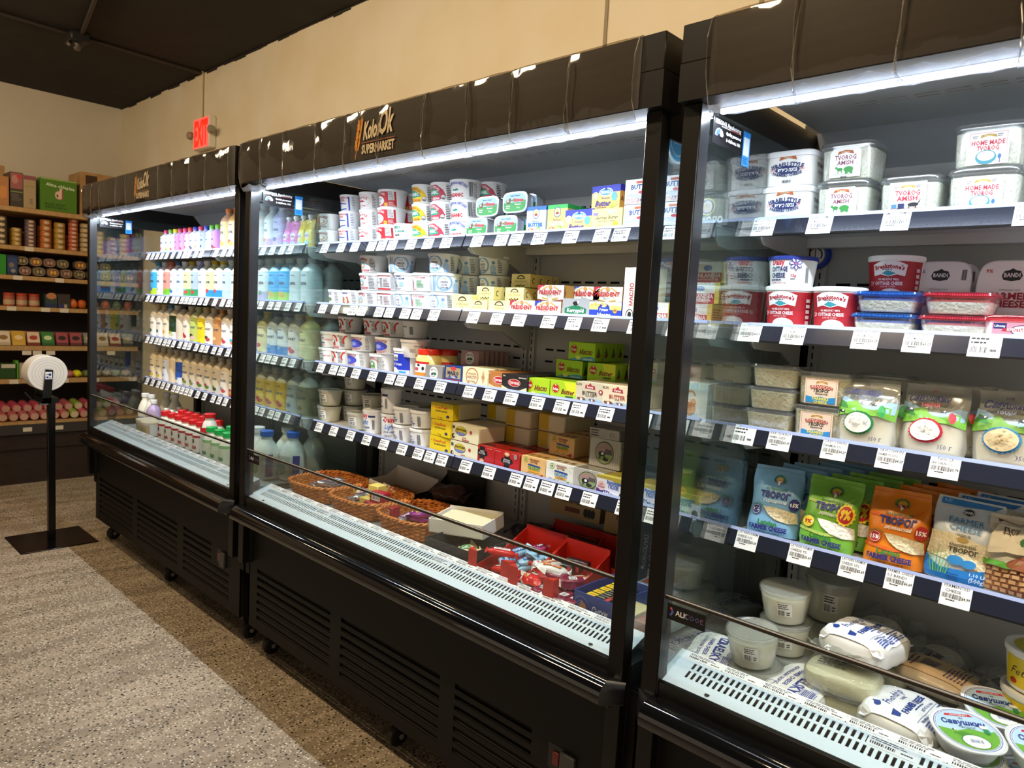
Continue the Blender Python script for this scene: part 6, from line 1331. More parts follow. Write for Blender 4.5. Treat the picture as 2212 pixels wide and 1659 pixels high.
# second shelf
a = Art().txt('Daisy', -.014, .056, .013, mat('#c8283c'), .032, .035).ell(-.014, .065, .0015, .002, mat('#c8283c')).txt('COTTAGE', -.012, .040, .0105, mat(NAVY), .042, .03).txt('CHEESE', -.014, .026, .0105, mat(NAVY), .036, .03).txt('13g', .022, .026, .006, mat('#c8283c'), .012, .02).lines(-.032, .004, .013, .019, 1, mat(NAVY)).txt('Only Milk, Cream & Salt', -.012, .009, .003, mat('#c8283c'), .036).lines(.016, .028, .016, .021, 1, mat('#777')).bars(.048, .056, .010, .045, n=9)
for i in range(7):
    q = 2 * PI * i / 7 + .3; pts = []
    for u in np.linspace(0, 2 * PI, 12, endpoint=False):
        x, y = .0085 + math.cos(u) * .0062, math.sin(u) * .0034; pts.append((.026 + x * math.cos(q) - y * math.sin(q), .052 + x * math.sin(q) + y * math.cos(q)))
    a.poly(pts, mat('#4a4a9a'))
    pts = []
    for u in np.linspace(0, 2 * PI, 10, endpoint=False):
        x, y = .0085 + math.cos(u) * .0042, math.sin(u) * .002; pts.append((.026 + x * math.cos(q) - y * math.sin(q), .052 + x * math.sin(q) + y * math.cos(q)))
    a.poly(pts, mat(WH))
a.ell(.026, .052, .0025, .0025, mat('#d06a8a'))
stack(setthing(tub('cheese_cup', .053, .046, .070, a, lid='#2a3a90'), 'cheese cup'), 'white cup with dark blue lid and violet flower', 'cottage cheese cups', 3.805, .398, S2_ + .096, 1, .1, jit=0)
def brk():
    h = .094; a = Art().rect(-.0785, .0785, .001, h * .90, mat('#a81c26')).rect(-.0785, .0785, .001, h * .44, mat('#b4202c'))
    a.poly([(-.032, h * .56), (-.036, h * .82), (-.02, h * .89), (0, h * .92), (.02, h * .89), (.036, h * .82), (.032, h * .56), (.016, h * .60), (0, h * .55), (-.016, h * .60)], mat('#f2f0ee')).poly([(-.014, h * .62), (-.004, h * .69), (.004, h * .67), (.014, h * .62), (0, h * .56)], mat('#3a9aa8')).txt("Breakstone's", 0, h * .79, .0095, mat('#b0202c'), .062, .035, 0, .10).lines(-.014, .014, h * .70, h * .73, 1, mat(NAVY))
    a.txt('4% MILKFAT MIN.', 0, h * .485, .0045, mat('#f0dcdc'), .042, .02).txt('COTTAGE CHEESE', 0, h * .395, .0068, mat('#f4ecec'), .056, .03).txt('LARGE CURD', 0, h * .32, .0035, mat('#e0b0b0'), .03).ell(.006, h * .12, .024, .015, mat('#e8e2da')).ell(.006, h * .12, .022, .013, mat('#f6f3ec')).txt('12g', -.036, h * .42, .005, mat('#f0dcdc')).lines(-.040, -.030, h * .34, h * .38, 1, mat('#f0dcdc')).txt('24 OZ', -.032, h * .10, .0045, mat('#e8c0c0'), .018)
    for i in range(5): a.rect(.056, .066, h * (.14 + .13 * i), h * (.22 + .13 * i), mat('#d8c8c4'))
    return setthing(tub('cheese_cup', .055, .046, h + .004, a, body='#f0eeec', lidh=.008), 'cheese cup')
p = brk(); GB = 'red cottage cheese cups'
for x, y, z, ds in ((3.807, .398, 0, 'red cup under the dark blue lidded cup'), (3.915, .400, 0, 'red cup second from the glass side'), (4.00, .485, .073, 'red cup raised at the back, shaded')): dup(p, (x, y, S2_ + (0 if z == 0 else .0745)), (0, 0, RND.uniform(-.05, .05)), ds, GB)
dup(p, (4.00, .487, S2_ - .0225 + .0), (0, 0, .1), 'red cup', GB) if 0 else None
t = setthing(brick('cheese_block_box', .10, .08, .0735, mat('#8a1a22', .4), None, .0005, 3, 9), 'box'); dup(t, (4.00, .487, S2_), (0, 0, 0), 'dark red box under the raised red cup at the back', GB)
def trayp(shell, rim):
    t = setthing(thing('cheese_tray'), 'cheese tray'); w_ = .132; k = .72; r = w_ / 2
    MB().lathe([(r * .80, 0), (r * .84, .003), (r * .93, .034), (r * .95, .036)], SHELL, 44, sq=4.5, sy=k).build('tray', t)
    MB().lathe([(r * .77, .002), (r * .80, .005), (r * .88, .024), (r * .70, .029), (0, .030)], CURD, 44, sq=4.5, sy=k).build('contents', t)
    MB().lathe([(r * .93, .034), (r * 1.03, .035), (r * 1.04, .0375), (r * .99, .0385), (r * .97, .043), (r * .90, .044), (0, .0435)], shell, 44, sq=4.5, sy=k).build('lid', t)
    a = Art()
    for i in range(40): a.rect(-.055 + i * .0028, -.054 + i * .0028, .0365, .0405, mat(rim))
    art_obj(a, lambda x, y, o: (x, -r * k * 1.0 + (abs(x) / .06) ** 4 * .004 - .0005 - o + .001, y), t, 'rim_print'); return t
pb_, pr_ = trayp(SHELLB, '#2f74d8'), trayp(SHELLR, '#e03a50')
GT = 'low clear trays of curd cheese'
for (p, x, ds) in ((pb_, 4.020, 'blue lidded low clear tray'), (pr_, 4.150, 'red lidded low clear tray')):
    for i in range(2): dup(p, (x + .004 * i, .39, S2_ + .0455 * i), (0, 0, .0), '%s, %s one' % (ds, ['lower', 'upper'][i]), GT)
a = Art().rect(-.045, .048, .004, .034, mat('#dd8a98')).rect(-.043, -.022, .022, .033, mat(NAVY)).txt('Lifeway', -.0325, .0275, .004, mat(WH), .018).ell(.004, .020, .020, .010, mat(NAVY)).ell(.004, .020, .018, .0085, mat('#e8d8dc')).poly([(-.030, .018), (-.026, .024), (.036, .024), (.040, .018)], mat('#a82a3a')).txt('КРЕСТЬЯНСКИЙ', .004, .021, .0045, mat(WH), .050, .03).txt('PREMIUM SOFT CHEESE', .004, .0125, .002, mat(WH), .03).txt('PLAIN', .004, .007, .003, mat(NAVY))
p = rtub('cheese_tub', .125, .09, .048, mat('#f0e8ea', .3), SHELLR, a, None, None, .007)
dup(p, (4.262, .392, S2_), (0, 0, 0), 'pink label low tub with navy corner at the picture edge', GT)
def standing(c, pct, ds, x, y, lean=-.22):
    t = setthing(thing('cheese_pack'), 'cheese pack'); w_, h = .120, .165; n = 40
    sup = lambda rx, rz, k=.42: [(rx * math.copysign(abs(math.cos(q)) ** k, math.cos(q)), h / 2 + rz * math.copysign(abs(math.sin(q)) ** k, math.sin(q))) for q in np.linspace(0, 2 * PI, n, endpoint=False)]
    MB().prism(sup(w_ / 2 * .9, h / 2 * .92), .006, .034, CURD, 'y').build('contents', t)
    MB().prism(sup(w_ / 2, h / 2), .0, .005, mat('#cfd2d4', .3), 'y').build('lid', t)
    a = Art().poly(sup(w_ / 2 * .97, h / 2 * .97), mat('#e3e5e6')).poly([(-w_ * .47, h * .32), (w_ * .05, h * .22), (w_ * .47, h * .36), (w_ * .46, h * .10), (w_ * .40, h * .03), (-w_ * .40, h * .03), (-w_ * .46, h * .10)], mat(c)).poly([(-.018, h * .80), (-.014, h * .86), (-.006, h * .87), (0, h * .895), (.006, h * .87), (.014, h * .86), (.018, h * .80), (.014, h * .745), (0, h * .73), (-.014, h * .745)], mat('#26282c')).txt('BANDI', 0, h * .808, .0085, mat('#e3e5e6'), .028, .03).txt(pct, -.040, h * .86, .0075, mat(c), .02).txt('FARMER', 0, h * .54, .0135, mat('#2a4f8f' if c[1:3] < '80' else '#9a2836'), .078, .035).txt('CHEESE', -.004, h * .44, .0135, mat('#2a4f8f' if c[1:3] < '80' else '#9a2836'), .070, .035).txt('Lithuanian style', .0, h * .62, .004, mat('#777'), .05, 0, .3).bars(.040, .050, h * .74, h * .88, n=9)
    a.rect(.02, .05, h * .26, h * .30, mat('#7fb0e0' if c[1:3] < '80' else '#d88a94'))
    art_obj(a, flatfn(-.0005), t, 'lid_print'); dup(t, (x, y, S2_ + .004), (lean, 0, 0), ds, 'upright cheese packs behind the low trays'); return t
bp1 = standing('#2a66b8', '0.5%', 'upright pack with blue lower part, front one', 4.085, .475)
dup(bp1, (4.09, .525, S2_ + .004), (-.22, 0, 0), 'upright pack with blue lower part, hidden behind the front one', 'upright cheese packs behind the low trays')
bp2 = standing('#b02838', '9%', 'upright pack with crimson lower part, front one', 4.215, .470)
dup(bp2, (4.235, .518, S2_ + .004), (-.22, 0, 0), 'upright pack with crimson lower part, second in its row', 'upright cheese packs behind the low trays')
# third shelf
def tofu():
    t = setthing(thing('cheese_tub'), 'cheese tub'); r = .056
    MB().lathe([(r * .86, 0), (r * .88, .002), (r * .97, .044)], SHELL, 40, sq=7).build('tub', t)
    MB().lathe([(r * .82, .002), (r * .85, .004), (r * .93, .042), (0, .042)], CURDY, 40, sq=7).build('contents', t)
    MB().lathe([(r * .96, .044), (r * 1.1, .0445), (r * 1.1, .047), (r * 1.0, .0475), (r * .98, .0515), (0, .0515)], SHELL, 40, sq=7).build('lid', t); return t
p = tofu()
for i in range(3): dup(p, (3.798 + .003 * i, .392, S3_ + .0522 * i), (0, 0, .04 * i), 'unlabelled clear square tub of pale curd, %s one' % ['bottom', 'middle', 'top'][i], 'clear square tubs of pale curd')
h = .070
a = Art().rect(-.036, .034, .004, h * .86, mat('#e8d2bc')).rect(-.033, .031, .006, h * .83, mat('#a83a3a')).rect(-.0325, .0305, .0065, h * .82, mat('#e8d2bc')); ban(a, 0, h * .74, .013, '#b8862a')
a.txt('БАБУШКИН', 0, h * .60, .0075, mat('#b02a30'), .048, .03, 0, .09).txt('ТВОРОГ', 0, h * .48, .0068, mat(BLK), .036, .03).txt('Зернистый', 0, h * .385, .0035, mat(BLK)).poly([(-.0325, .0065), (-.0325, h * .30), (-.016, h * .26), (.0, h * .30), (.014, h * .27), (.0305, h * .31), (.0305, .0065)], mat('#2a8ac8')).txt('FARMERS', -.001, h * .23, .006, mat('#e8d83a'), .036, .03).txt('CHEESE', -.001, h * .12, .006, mat('#e8d83a'), .032, .03)
p = rtub('cheese_tub', .112, .10, .074, SHELL, SHELL, a, None, (CURDY, .84))
for i in range(2): dup(p, (3.911 + .004 * i, .392, S3_ + .075 * i), (0, 0, .02), 'clear curd tub with beige and blue label, %s one' % ['lower', 'upper'][i], 'clear curd tubs with beige and blue labels')
for i in range(2): dup(p, (4.00, .505, S3_ + .075 * i), (0, 0, .02), 'clear curd tub standing in the shade behind, %s one' % ['lower', 'upper'][i], 'clear curd tubs with beige and blue labels')
def savmat(hz, name): return clear(name, '#f2f2ee', .07, .16, hz, '#f0efe6')
SAVB = savmat(.40, 'frosted_bag')
def sav(c, pct, seed, full='#e9e5d8', grn='#78b83c'):
    w_, h = .122, .142; t = setthing(pouch('cheese_bag', w_, h, .062, SAVB, None, seed, .0, .0018), 'cheese bag')
    MB().lathe([(.030, .002), (.050, .006), (.054, h * .26), (.050, h * .47), (.030, h * .53), (0, h * .535)], CREAM if full != 'y' else CURDY, 30, sq=3.2, sx=.98, sy=.50).build('contents', t)
    a = Art()
    a.poly([(-.058, h * .56), (-.058, h * .74), (-.036, h * .70), (-.012, h * .60), (.02, h * .60), (.044, h * .68), (.056, h * .66), (.056, h * .50), (0, h * .5)], mat('#9ebfdc'))
    a.poly([(-.058, h * .42), (-.058, h * .58), (-.040, h * .62), (-.016, h * .66), (.0, h * .56), (.020, h * .54), (.040, h * .60), (.058, h * .58), (.058, h * .40), (.03, h * .46), (-.03, h * .46)], mat(grn)).poly([(-.058, h * .56), (-.05, h * .66), (-.036, h * .62), (-.03, h * .54)], mat('#3f8a30'))
    a.ell(-.006, h * .34, .031, .0245, mat(c), 30)
    for i in range(22): q = 2 * PI * i / 22; a.ell(-.006 + .0305 * math.cos(q), h * .34 + .024 * math.sin(q), .0014, .0014, mat(c), 6)
    a.ell(-.006, h * .34, .027, .0205, mat('#f1f0ea' if full != 'y' else '#d8c49a'), 28)
    for i in range(30):
        r_ = random.Random(i * 7 + seed); q, rr = r_.uniform(0, 6.28), r_.uniform(0, .024); a.ell(-.006 + rr * math.cos(q), h * .34 + rr * .78 * math.sin(q), .0025, .0018, mat('#dedbd0' if full != 'y' else '#c2aa7a'), 8)
    a.txt(pct, -.002, h * .86, .005, mat('#2a2a5a' if c != '#c8283c' else '#c8283c')).txt('Савушкин', -.006, h * .76, .0125, mat('#1b1f52'), .070, .035, .12).txt('творог', -.002, h * .675, .008, mat('#6a6a80' if c != '#c8283c' else '#c8283c'), .034, .0)
    a.txt('350 г', .030, h * .13, .0085, mat(NAVY), .020, .0).ell(.036, h * .52, .005, .010, mat('#2f9a50' if c != '#c8283c' else c))
    for x, y in ((.022, .585), (-.034, .58 if c != '#2f8a48' else .48)): a.ell(x, h * y, .0055, .003, mat(BLK)).ell(x + .002, h * y + .001, .002, .0015, mat(WH)).rect(x - .005, x - .004, h * y - .005, h * y, mat(BLK)).rect(x + .004, x + .005, h * y - .005, h * y, mat(BLK)).ell(x - .0068, h * y + .0015, .0018, .0016, mat(BLK))
    art = a
    # print sits on the same bag surface
    def redo():
        q = pouch('cheese_bag', w_, h, .062, SAVB, art, seed, .0, .0018)
        for c_ in list(q.children):
            if c_.name.startswith('front_print'): c_.parent = t
            else: bpy.data.objects.remove(c_)
        bpy.data.objects.remove(q)
    redo(); return t
GS = 'translucent standing bags of curd cheese'
sv = [sav('#2f8a48', '5%', 1), sav('#c8283c', '9%', 2), sav('#3a86b0', '0,1%', 3, 'y', '#6a9a30')]
for j, (x, p, ds, n) in enumerate(((4.012, sv[0], 'green ring', 4), (4.133, sv[1], 'red ring', 3), (4.262, sv[2], 'blue ring', 3))):
    for i in range(n): dup(p, (x + .018 * i, (.352 if j == 0 else .372) + .052 * i, S3_ + (.001 if i or j else .001)), (-.10 - .02 * i, -.02 + .03 * (i % 2), -.06 + .1 * i), 'translucent bag with %s, %s' % (ds, 'front one' if i == 0 else '%s behind the front one' % ORD[i - 1]), GS)
# fourth shelf
def emblem(a, x, y, s):
    a.ring(x, y, s, s * .95, s * .22, mat('#2f7a3a'), 24, -.4, PI + .4).ell(x, y + s * .1, s * .62, s * .45, mat('#c8a02a')).poly([(x - s * .8, y - s * .35), (x - s * .7, y), (x + s * .7, y), (x + s * .8, y - s * .35), (x, y - s * .55)], mat('#8a2a20')).ell(x, y - s * .5, s * .24, s * .42, mat('#e8e2d8')).txt('Сметанка', x, y - s * .18, s * .22, mat(WH), s * 1.1)
def latv(body, pct, pc, seed, tw, c2, win='#e6d29a', word='деревенский'):
    w_, h = .118, .160; a = Art()
    if c2: a.poly([(-.05, h * .62), (-.02, h * .60), (.03, h * .66), (.05, h * .80), (.03, h * .69), (-.02, h * .64), (-.05, h * .66)], mat(c2)).poly([(-.056, h * .26), (.0, h * .22), (.054, h * .30), (.055, h * .25), (.0, h * .18), (-.056, h * .22)], mat(c2))
    emblem(a, .004, h * .80, .0135)
    a.txt('ЛАТВИЙСКИЙ', .002, h * .66, .0052, mat('#1f6a34'), .048, .03).txt('ТВОРОГ', .002, h * .575, .0135, mat('#2a2a72' if pct != '9%' else '#3a3a9a'), .066, .045).txt(word, .004, h * .49, .0075, mat('#f0f0f0'), .052, .01, .4)
    a.poly([(-.020, h * .40), (.0, h * .405), (.030, h * .385), (.052, h * .36), (.054, h * .22), (.036, h * .20), (.010, h * .23), (-.008, h * .30)], CURDY if pct != '9%' else CURD)
    a.ell(-.036, h * .34, .0115, .0125, mat(pc), 22).ell(-.036, h * .34, .0100, .0108, mat('#f0f0f0'), 22).ell(-.036, h * .34, .0092, .0100, mat(pc), 22).txt(pct, -.036, h * .34, .008, mat(WH if pct != '9%' else '#b82020'), .015, .03).txt('ALL NATURAL', -.034, h * .43, .004, mat('#1f6a34'), .03, .02, 0, .02)
    a.txt('Latvian', -.006, h * .165, .0105, mat('#2a7a34'), .044, .04).txt('FARMER CHEESE', -.004, h * .095, .0088, mat('#262670'), .080, .05).txt('NET WT 14.1 oz (400 g)', .0, h * .035, .0032, mat(BLK), .05)
    if tw: a.poly([(.034 + .017 * (1 if i % 2 else .86) * math.cos(PI * i / 14), h * .52 + .024 * (1 if i % 2 else .86) * math.sin(PI * i / 14)) for i in range(28)], mat('#f0d020')).ell(.034, h * .52, .012, .018, mat('#b82020')).txt('9%', .034, h * .52, .018, mat('#f0d020'), .018, .05)
    else: a.ell(.044, h * .48, .010, .014, mat(pc)).txt(pct, .044, h * .48, .008, mat(WH), .016, .04)
    return setthing(pouch('cheese_bag', w_, h, .064, body, a, seed, 0, .0030), 'cheese bag')
lt = [latv('#7fb0d4', '0.5%', '#262670', 4, 0, None, word='Городской'), latv('#7ab83e', '9%', '#f0d020', 5, 1, '#b8d26a'), latv('#e07f18', '15%', '#b82424', 6, 0, '#d8601a')]
a = Art(); w_, h = .122, .165
a.poly([(-.050, h * .90), (-.050, h * .975), (.054, h * .975), (.04, h * .92), (-.01, h * .90)], mat('#1f74bc')).txt('0.5%', -.038, h * .945, .0055, mat('#9cc8ec'))
a.poly([(-.058, h * .56), (-.058, h * .28), (.058, h * .16), (.056, h * .50), (.03, h * .50), (-.02, h * .56)], CURDY).poly([(-.058, .002), (-.058, h * .27), (-.046, h * .20), (-.03, h * .14), (.02, h * .16), (.052, h * .22), (.058, .002)], mat('#1f78c0'))
a.poly([(-.010, h * .82), (-.008, h * .86), (0, h * .875), (.008, h * .86), (.010, h * .82), (0, h * .79)], mat('#26282c')).txt('BANDI', 0, h * .83, .005, mat('#f0f0f0'), .016, .03).txt('FARMER', 0, h * .72, .0115, mat('#2f86c4'), .066, .0).txt('CHEESE', 0, h * .635, .0115, mat('#2f86c4'), .064, .0).txt('PREMIUM', .0, h * .555, .004, mat('#8a7a4a')).ell(.0, h * .505, .010, .005, mat('#b89a4a')).txt('КЛАССИЧЕСКИЙ', .002, h * .435, .0045, mat('#3a3a30'), .044).txt('ТВОРОГ', .004, h * .375, .009, mat('#3a3a30'), .050, .02)
for i in range(7): x = -.044 + .004 * i; a.poly([(x, h * .08), (x + .0022, h * .08), (x + (i - 3) * .004 + .002, h * (.46 - .03 * abs(i - 2)))], mat(['#5aa030', '#6ab83a', '#4a8a2a'][i % 3]))
a.ell(-.006, h * .26, .014, .009, mat('#2f86c4')).ell(.016, h * .24, .012, .008, mat('#2f86c4')).txt('1.10 LB', .032, h * .13, .0058, mat('#cfe2f2'), .026).txt('(500g)', .032, h * .075, .0065, mat('#cfe2f2'), .024).lines(-.016, .010, h * .04, h * .10, 3, mat('#0f3f74'))
lt.append(setthing(pouch('cheese_bag', w_, h, .066, '#ccd5dc', a, 7, 0, .002), 'cheese bag'))
GV = 'standing bags of farmer cheese on the fourth shelf'
for j, (x, ds, n, rz, yy) in enumerate(((3.822, 'light blue bag', 5, .14, .375), (3.948, 'green bag with yellow nine badge', 4, .06, .368), (4.085, 'orange bag', 4, .08, .374), (4.204, 'white and blue bag with green grass', 3, .05, .376))):
    for i in range(n): dup(lt[j], (x + .024 * i, yy + .050 * i, S4_ + .001 + .001 * i), (-.20 - .02 * i, .03 * ((i + j) % 2), rz * (-1 if i % 2 else 1)), '%s, %s' % (ds, 'front one' if i == 0 else '%s behind the front one' % ORD[i - 1]), GV)
a = Art().rect(-.056, .056, .004, .050, mat('#7a4a2a'))
for i in range(8):
    for j in range(5): a.rect(-.054 + i * .0135 + (j % 2) * .004, -.045 + i * .0135 + (j % 2) * .004, .006 + j * .009, .012 + j * .009, mat('#b08454'))
a.rect(-.056, .056, .050, .062, mat('#5a9a30')).ell(.0, .060, .022, .012, mat('#8a4a28')).ell(.016, .066, .008, .006, mat(WH)).rect(-.050, .056, .075, .125, mat('#e6dcc0')).txt('ДСТУ', -.02, .115, .009, mat('#5a3a2a'), .03).txt('СИР', .02, .096, .020, mat('#3a7a3a'), .05, .04).rect(-.05, .056, .130, .140, mat('#5a2a20'))
p = setthing(pouch('cheese_bag', .125, .150, .07, '#ddd6c2', a, 9, 0, .006), 'cheese bag')
for i in range(3): dup(p, (4.305 + .01 * i, .372 + .05 * i, S4_ + .001), (-.22, 0, .05), 'cream and brown bag with basket weave print, %s' % ('front one' if i == 0 else '%s behind the front one' % ORD[i - 1]), GV)
# well of the near case
Z0 = ZNEAR
def isheet(seed):
    a = Art().rect(-.056, .056, -.085, .085, mat('#eceae2')).txt('IZRAELSKY', -.010, .015, .020, mat('#2a3a8a'), .13, .04, rot=-PI / 2 * 0 + PI / 2).txt('FARMER CHEESE', .014, .010, .009, mat('#2a3a8a'), .10, .03, rot=PI / 2).txt('ИЗРАИЛЬСКИЙ ТВОРОГ', .030, .010, .007, mat('#2a3a8a'), .11, .02, rot=PI / 2).lines(-.05, .0, -.08, -.05, 5, mat('#3a4a9a')).ring(.040, .065, .008, .008, .001, mat('#2a3a8a')).ell(-.040, .03, .010, .014, mat('#c8cce0')).bars(-.05, -.02, .045, .075, mat('#3a4a9a'), 10)
    return setthing(brick('cheese_bag', .12, .18, .050, mat('#e2dfd4', .4), a, .0015, seed, 4, 'bag', 0), 'cheese bag')
p = isheet(31)
for x, y, z, rz, ds in ((3.775, .235, 0, PI + .25, 'flat white pack with blue print under the round tubs'), (3.972, .240, 0, PI - .05, 'flat white pack with blue print beside the clear wrapped block'), (3.84, .52, .0, .2, 'flat white pack with blue print lying behind the tubs')): dup(p, (x, y, Z0 + z), (0, 0, rz), ds, 'flat packs in the chest of the near case')
def dcup(r, h, fill, seed):
    a = Art().rect(.002, .034, h * .28, h * .72, mat('#dcdad4')).lines(.004, .032, h * .52, h * .70, 3, INK).bars(.004, .020, h * .30, h * .48, n=10).lines(.022, .032, h * .32, h * .46, 2, INK)
    t = setthing(tub('deli_cup', r, r * .82, h, a, lid=SHELL, body=FROST, inner=(CREAM, fill)), 'deli cup'); return t
p1, p2, p3_ = dcup(.055, .072, .80, 1), dcup(.058, .050, .85, 2), dcup(.060, .100, .75, 3)
G_D = 'round clear tubs of soft cheese in the chest'
for p, x, y, z, rx, ds in ((p2, 3.875, .222, .006, .03, 'low round tub at the bottom of the front pair'), (p1, 3.871, .214, .062, .10, 'round tub tilted on the front pair'), (p2, 3.895, .345, .0, 0, 'low round tub at the bottom of the rear stack'), (p1, 3.888, .345, .052, .02, 'round tub in the middle of the rear stack'), (p1, 3.883, .342, .128, .07, 'round tub tilted on top of the rear stack')):
    dup(p, (x, y, Z0 + z), (rx, -.03, 0), ds, G_D)
dup(p3_, (3.93, .50, Z0), (0, 0, 0), 'tall clear tub at the very back, lower one', G_D); dup(p3_, (3.925, .50, Z0 + .10), (0, .04, 0), 'tall clear tub at the very back, upper one', G_D)
dup(p2, (3.79, .38, Z0), (0, 0, 0), 'low round tub in the corner by the side glass', G_D)
def frnd(seed):
    bl = mat('#24408a')
    a = Art().rect(-.080, .080, -.066, .062, mat('#e9eaec')).txt('Friendship', .0, .030, .015, bl, .080, .02, .2).txt('DAIRIES', .012, .014, .006, bl, .036).ell(-.052, .040, .008, .006, bl).poly([(-.058, .040), (-.046, .052), (-.042, .038)], bl).poly([(-.066, .010), (-.046, .014), (-.050, -.002), (-.060, -.004)], bl)
    a.txt('FARMER CHEESE', .004, -.006, .0115, bl, .098, .045).lines(-.02, .04, -.019, -.014, 1, bl).txt('NET WT 3 LB (1.36kg)', .016, -.026, .0055, bl, .05).rect(-.060, .070, -.0335, -.0327, bl).txt('Nutrition Facts', -.030, -.039, .005, bl, .045, .03).lines(.0, .066, -.042, -.036, 1, bl).lines(-.058, .066, -.062, -.044, 4, mat('#3a54a0'))
    return setthing(brick('cheese_bag', .175, .145, .066, mat('#dddad2', .28), a, .003, seed, 3.4, 'bag', .026, WRAP), 'cheese bag')
p = frnd(41); GF = 'white bagged bricks of farmer cheese'
dup(p, (4.060, .325, Z0 + .100), (.0, .06, PI / 2 - .12), 'big white bag with blue lettering, on top of the pile', GF)
dup(p, (4.168, .242, Z0 + .012), (.06, .03, PI / 2 - .05), 'big white bag with blue lettering, lying in front', GF)
def peach(seed):
    a = Art().rect(-.05, .05, -.07, .06, mat('#dfbf94')).lines(-.04, .04, -.06, -.02, 6, mat('#6a5a6a')).bars(-.02, .03, .0, .03, mat('#4a4a6a'), 12).lines(-.04, .04, .035, .055, 2, mat('#6a5a6a'))
    return setthing(brick('cheese_bag', .125, .17, .05, mat('#d9c4a2', .3), a, .003, seed, 3.2, 'bag', .02, WRAP), 'cheese bag')
dup(peach(43), (4.172, .435, Z0 + .04), (.05, .05, PI / 2 - .1), 'peach coloured bag lying behind the front white bag', GF)
blk = setthing(brick('cheese_block', .14, .105, .046, mat('#f2ebc8', .25), None, .0015, 51, 4.5, 'block'), 'cheese block')
MB().lathe([(.0, -.002), (.050, -.001), (.0545, .006), (.0555, .023), (.0545, .040), (.050, .0475), (0, .0485)], WRAP, 40, sq=4.5, sx=1.32, sy=1.0).build('shrink_wrap', blk)
a = Art().lines(-.05, .02, -.02, .02, 3, mat('#4a4a4a')); art_obj(a, topfn(.0495), blk, 'top_print')
for x, y, z, rz, ds in ((4.045, .262, .049, .10, 'pale cheese block in clear wrap, upper one'), (4.050, .270, .0, .15, 'pale cheese block in clear wrap, lower one'), (4.06, .42, .03, .1, 'pale cheese block in clear wrap, at the back')): dup(blk, (x, y, Z0 + z), (0, 0, rz), ds, 'clear wrapped cheese blocks')
vb = setthing(brick('cheese_bag', .125, .15, .085, WRAP, None, .009, 61, 2.3, 'bag', .03), 'cheese bag')
MB().lathe([(0, .004), (.05, .008), (.062, .03), (.05, .058), (0, .066)], CURD, 30, sq=2.6, sx=.9).build('contents', vb)
a = Art().rect(-.03, .03, -.015, .018, mat('#c9c7c2')).bars(-.026, .0, -.01, .012, n=9).lines(.003, .027, -.01, .014, 4, INK); art_obj(a, lambda x, y, o: (x, y - .02, .0865 + o - abs(y) * .2), vb, 'price_label')
for x, y, z, r_, ds in ((4.03, .55, .02, (.5, 0, .2), 'clear bag of loose curd at the back, left one'), (4.15, .585, .0, (.35, .1, -.3), 'clear bag of loose curd at the back, middle one'), (4.30, .525, .0, (.25, .15, -.6), 'clear bag of loose curd at the back, right one')): dup(vb, (x, y, Z0 + z + (.02 if r_[0] > .4 else 0)), r_, ds, 'clear bags of curd')
def savround():
    t = setthing(thing('cheese_dish'), 'cheese dish'); r = .056
    MB().lathe([(r * .76, 0), (r * .80, .003), (r * .95, .030), (r * 1.04, .0305), (r * 1.04, .033), (0, .033)], mat('#dedede', .3), 44, sq=2.5).build('dish', t)
    m = 36; E = lambda k: [(k * r * 1.02 * math.cos(q), k * r * 1.02 * math.sin(q)) for q in np.linspace(0, 2 * PI, m, endpoint=False)]
    a = Art().poly(E(1), mat('#eceef0')).ring(0, 0, r * .96, r * .96, .0012, mat('#3a56a8'), 40).ring(0, 0, r * .91, r * .91, .0008, mat('#3a56a8'), 40).poly(E(.86), mat('#bcd8ee')).poly([p for p in E(.86) if p[1] < .002] + [(-.046, .0), (-.02, -.006), (.004, .004), (.03, -.002), (.047, .004)][::-1], mat('#6fae3c')).poly([(-.03, -.012), (-.01, -.006), (.012, -.014), (0, -.03)], mat('#4f8e2c'))
    a.poly([(-.026, .033), (-.024, .039), (.020, .043), (.024, .037)], mat('#c8283c')).txt('молочний 400 г', .0, .038, .003, mat(WH), .036, rot=.08).txt('5%', .0, .029, .004, mat(NAVY)).txt('Савушкин', .0, .018, .012, mat('#1d3a8a'), .074, .035, .15).txt('творог', .002, .006, .007, mat('#55708a'), .03, 0).ell(.002, -.030, .024, .017, mat('#3a8a4a')).ell(.002, -.031, .022, .016, mat('#eceae6')).bars(-.008, .014, -.034, -.026, mat('#4a6aa8'), 12).ell(-.024, -.004, .004, .002, mat(WH)).ell(-.026, -.004, .0015, .0015, mat(BLK)).ell(.032, .0, .005, .008, mat('#2a8a5a')).rect(.024, .038, .006, .014, mat('#f0f0ee'))
    art_obj(a, topfn(.033), t, 'lid_print'); return t
p = savround(); GW = 'round white dishes of curd cheese'
for x, y, z, r_, ds in ((4.272, .208, .055, (.16, .02, .62), 'round white dish with green meadow lid, on top in front'), (4.276, .225, .012, (.08, 0, .5), 'round white dish under the front one'), (4.382, .250, .055, (.18, .02, .55), 'round white dish with green meadow lid at the picture edge'), (4.375, .215, .006, (.1, 0, .3), 'round white dish lowest at the picture corner'), (4.29, .36, .050, (.22, .05, .5), 'round white dish behind the front one'), (4.287, .37, .008, (.1, 0, .4), 'round white dish under the rear one')): dup(p, (x, y, Z0 + z), r_, ds, GW)
a = Art().rect(-.056, .056, .008, .066, mat('#e8c81c')).txt('Feta', -.02, .040, .016, mat(BLK), .04, .0, .4).ell(-.032, .018, .008, .006, mat('#b8301c')).txt('A', .012, .036, .020, mat('#b8301c'), .02, .05)
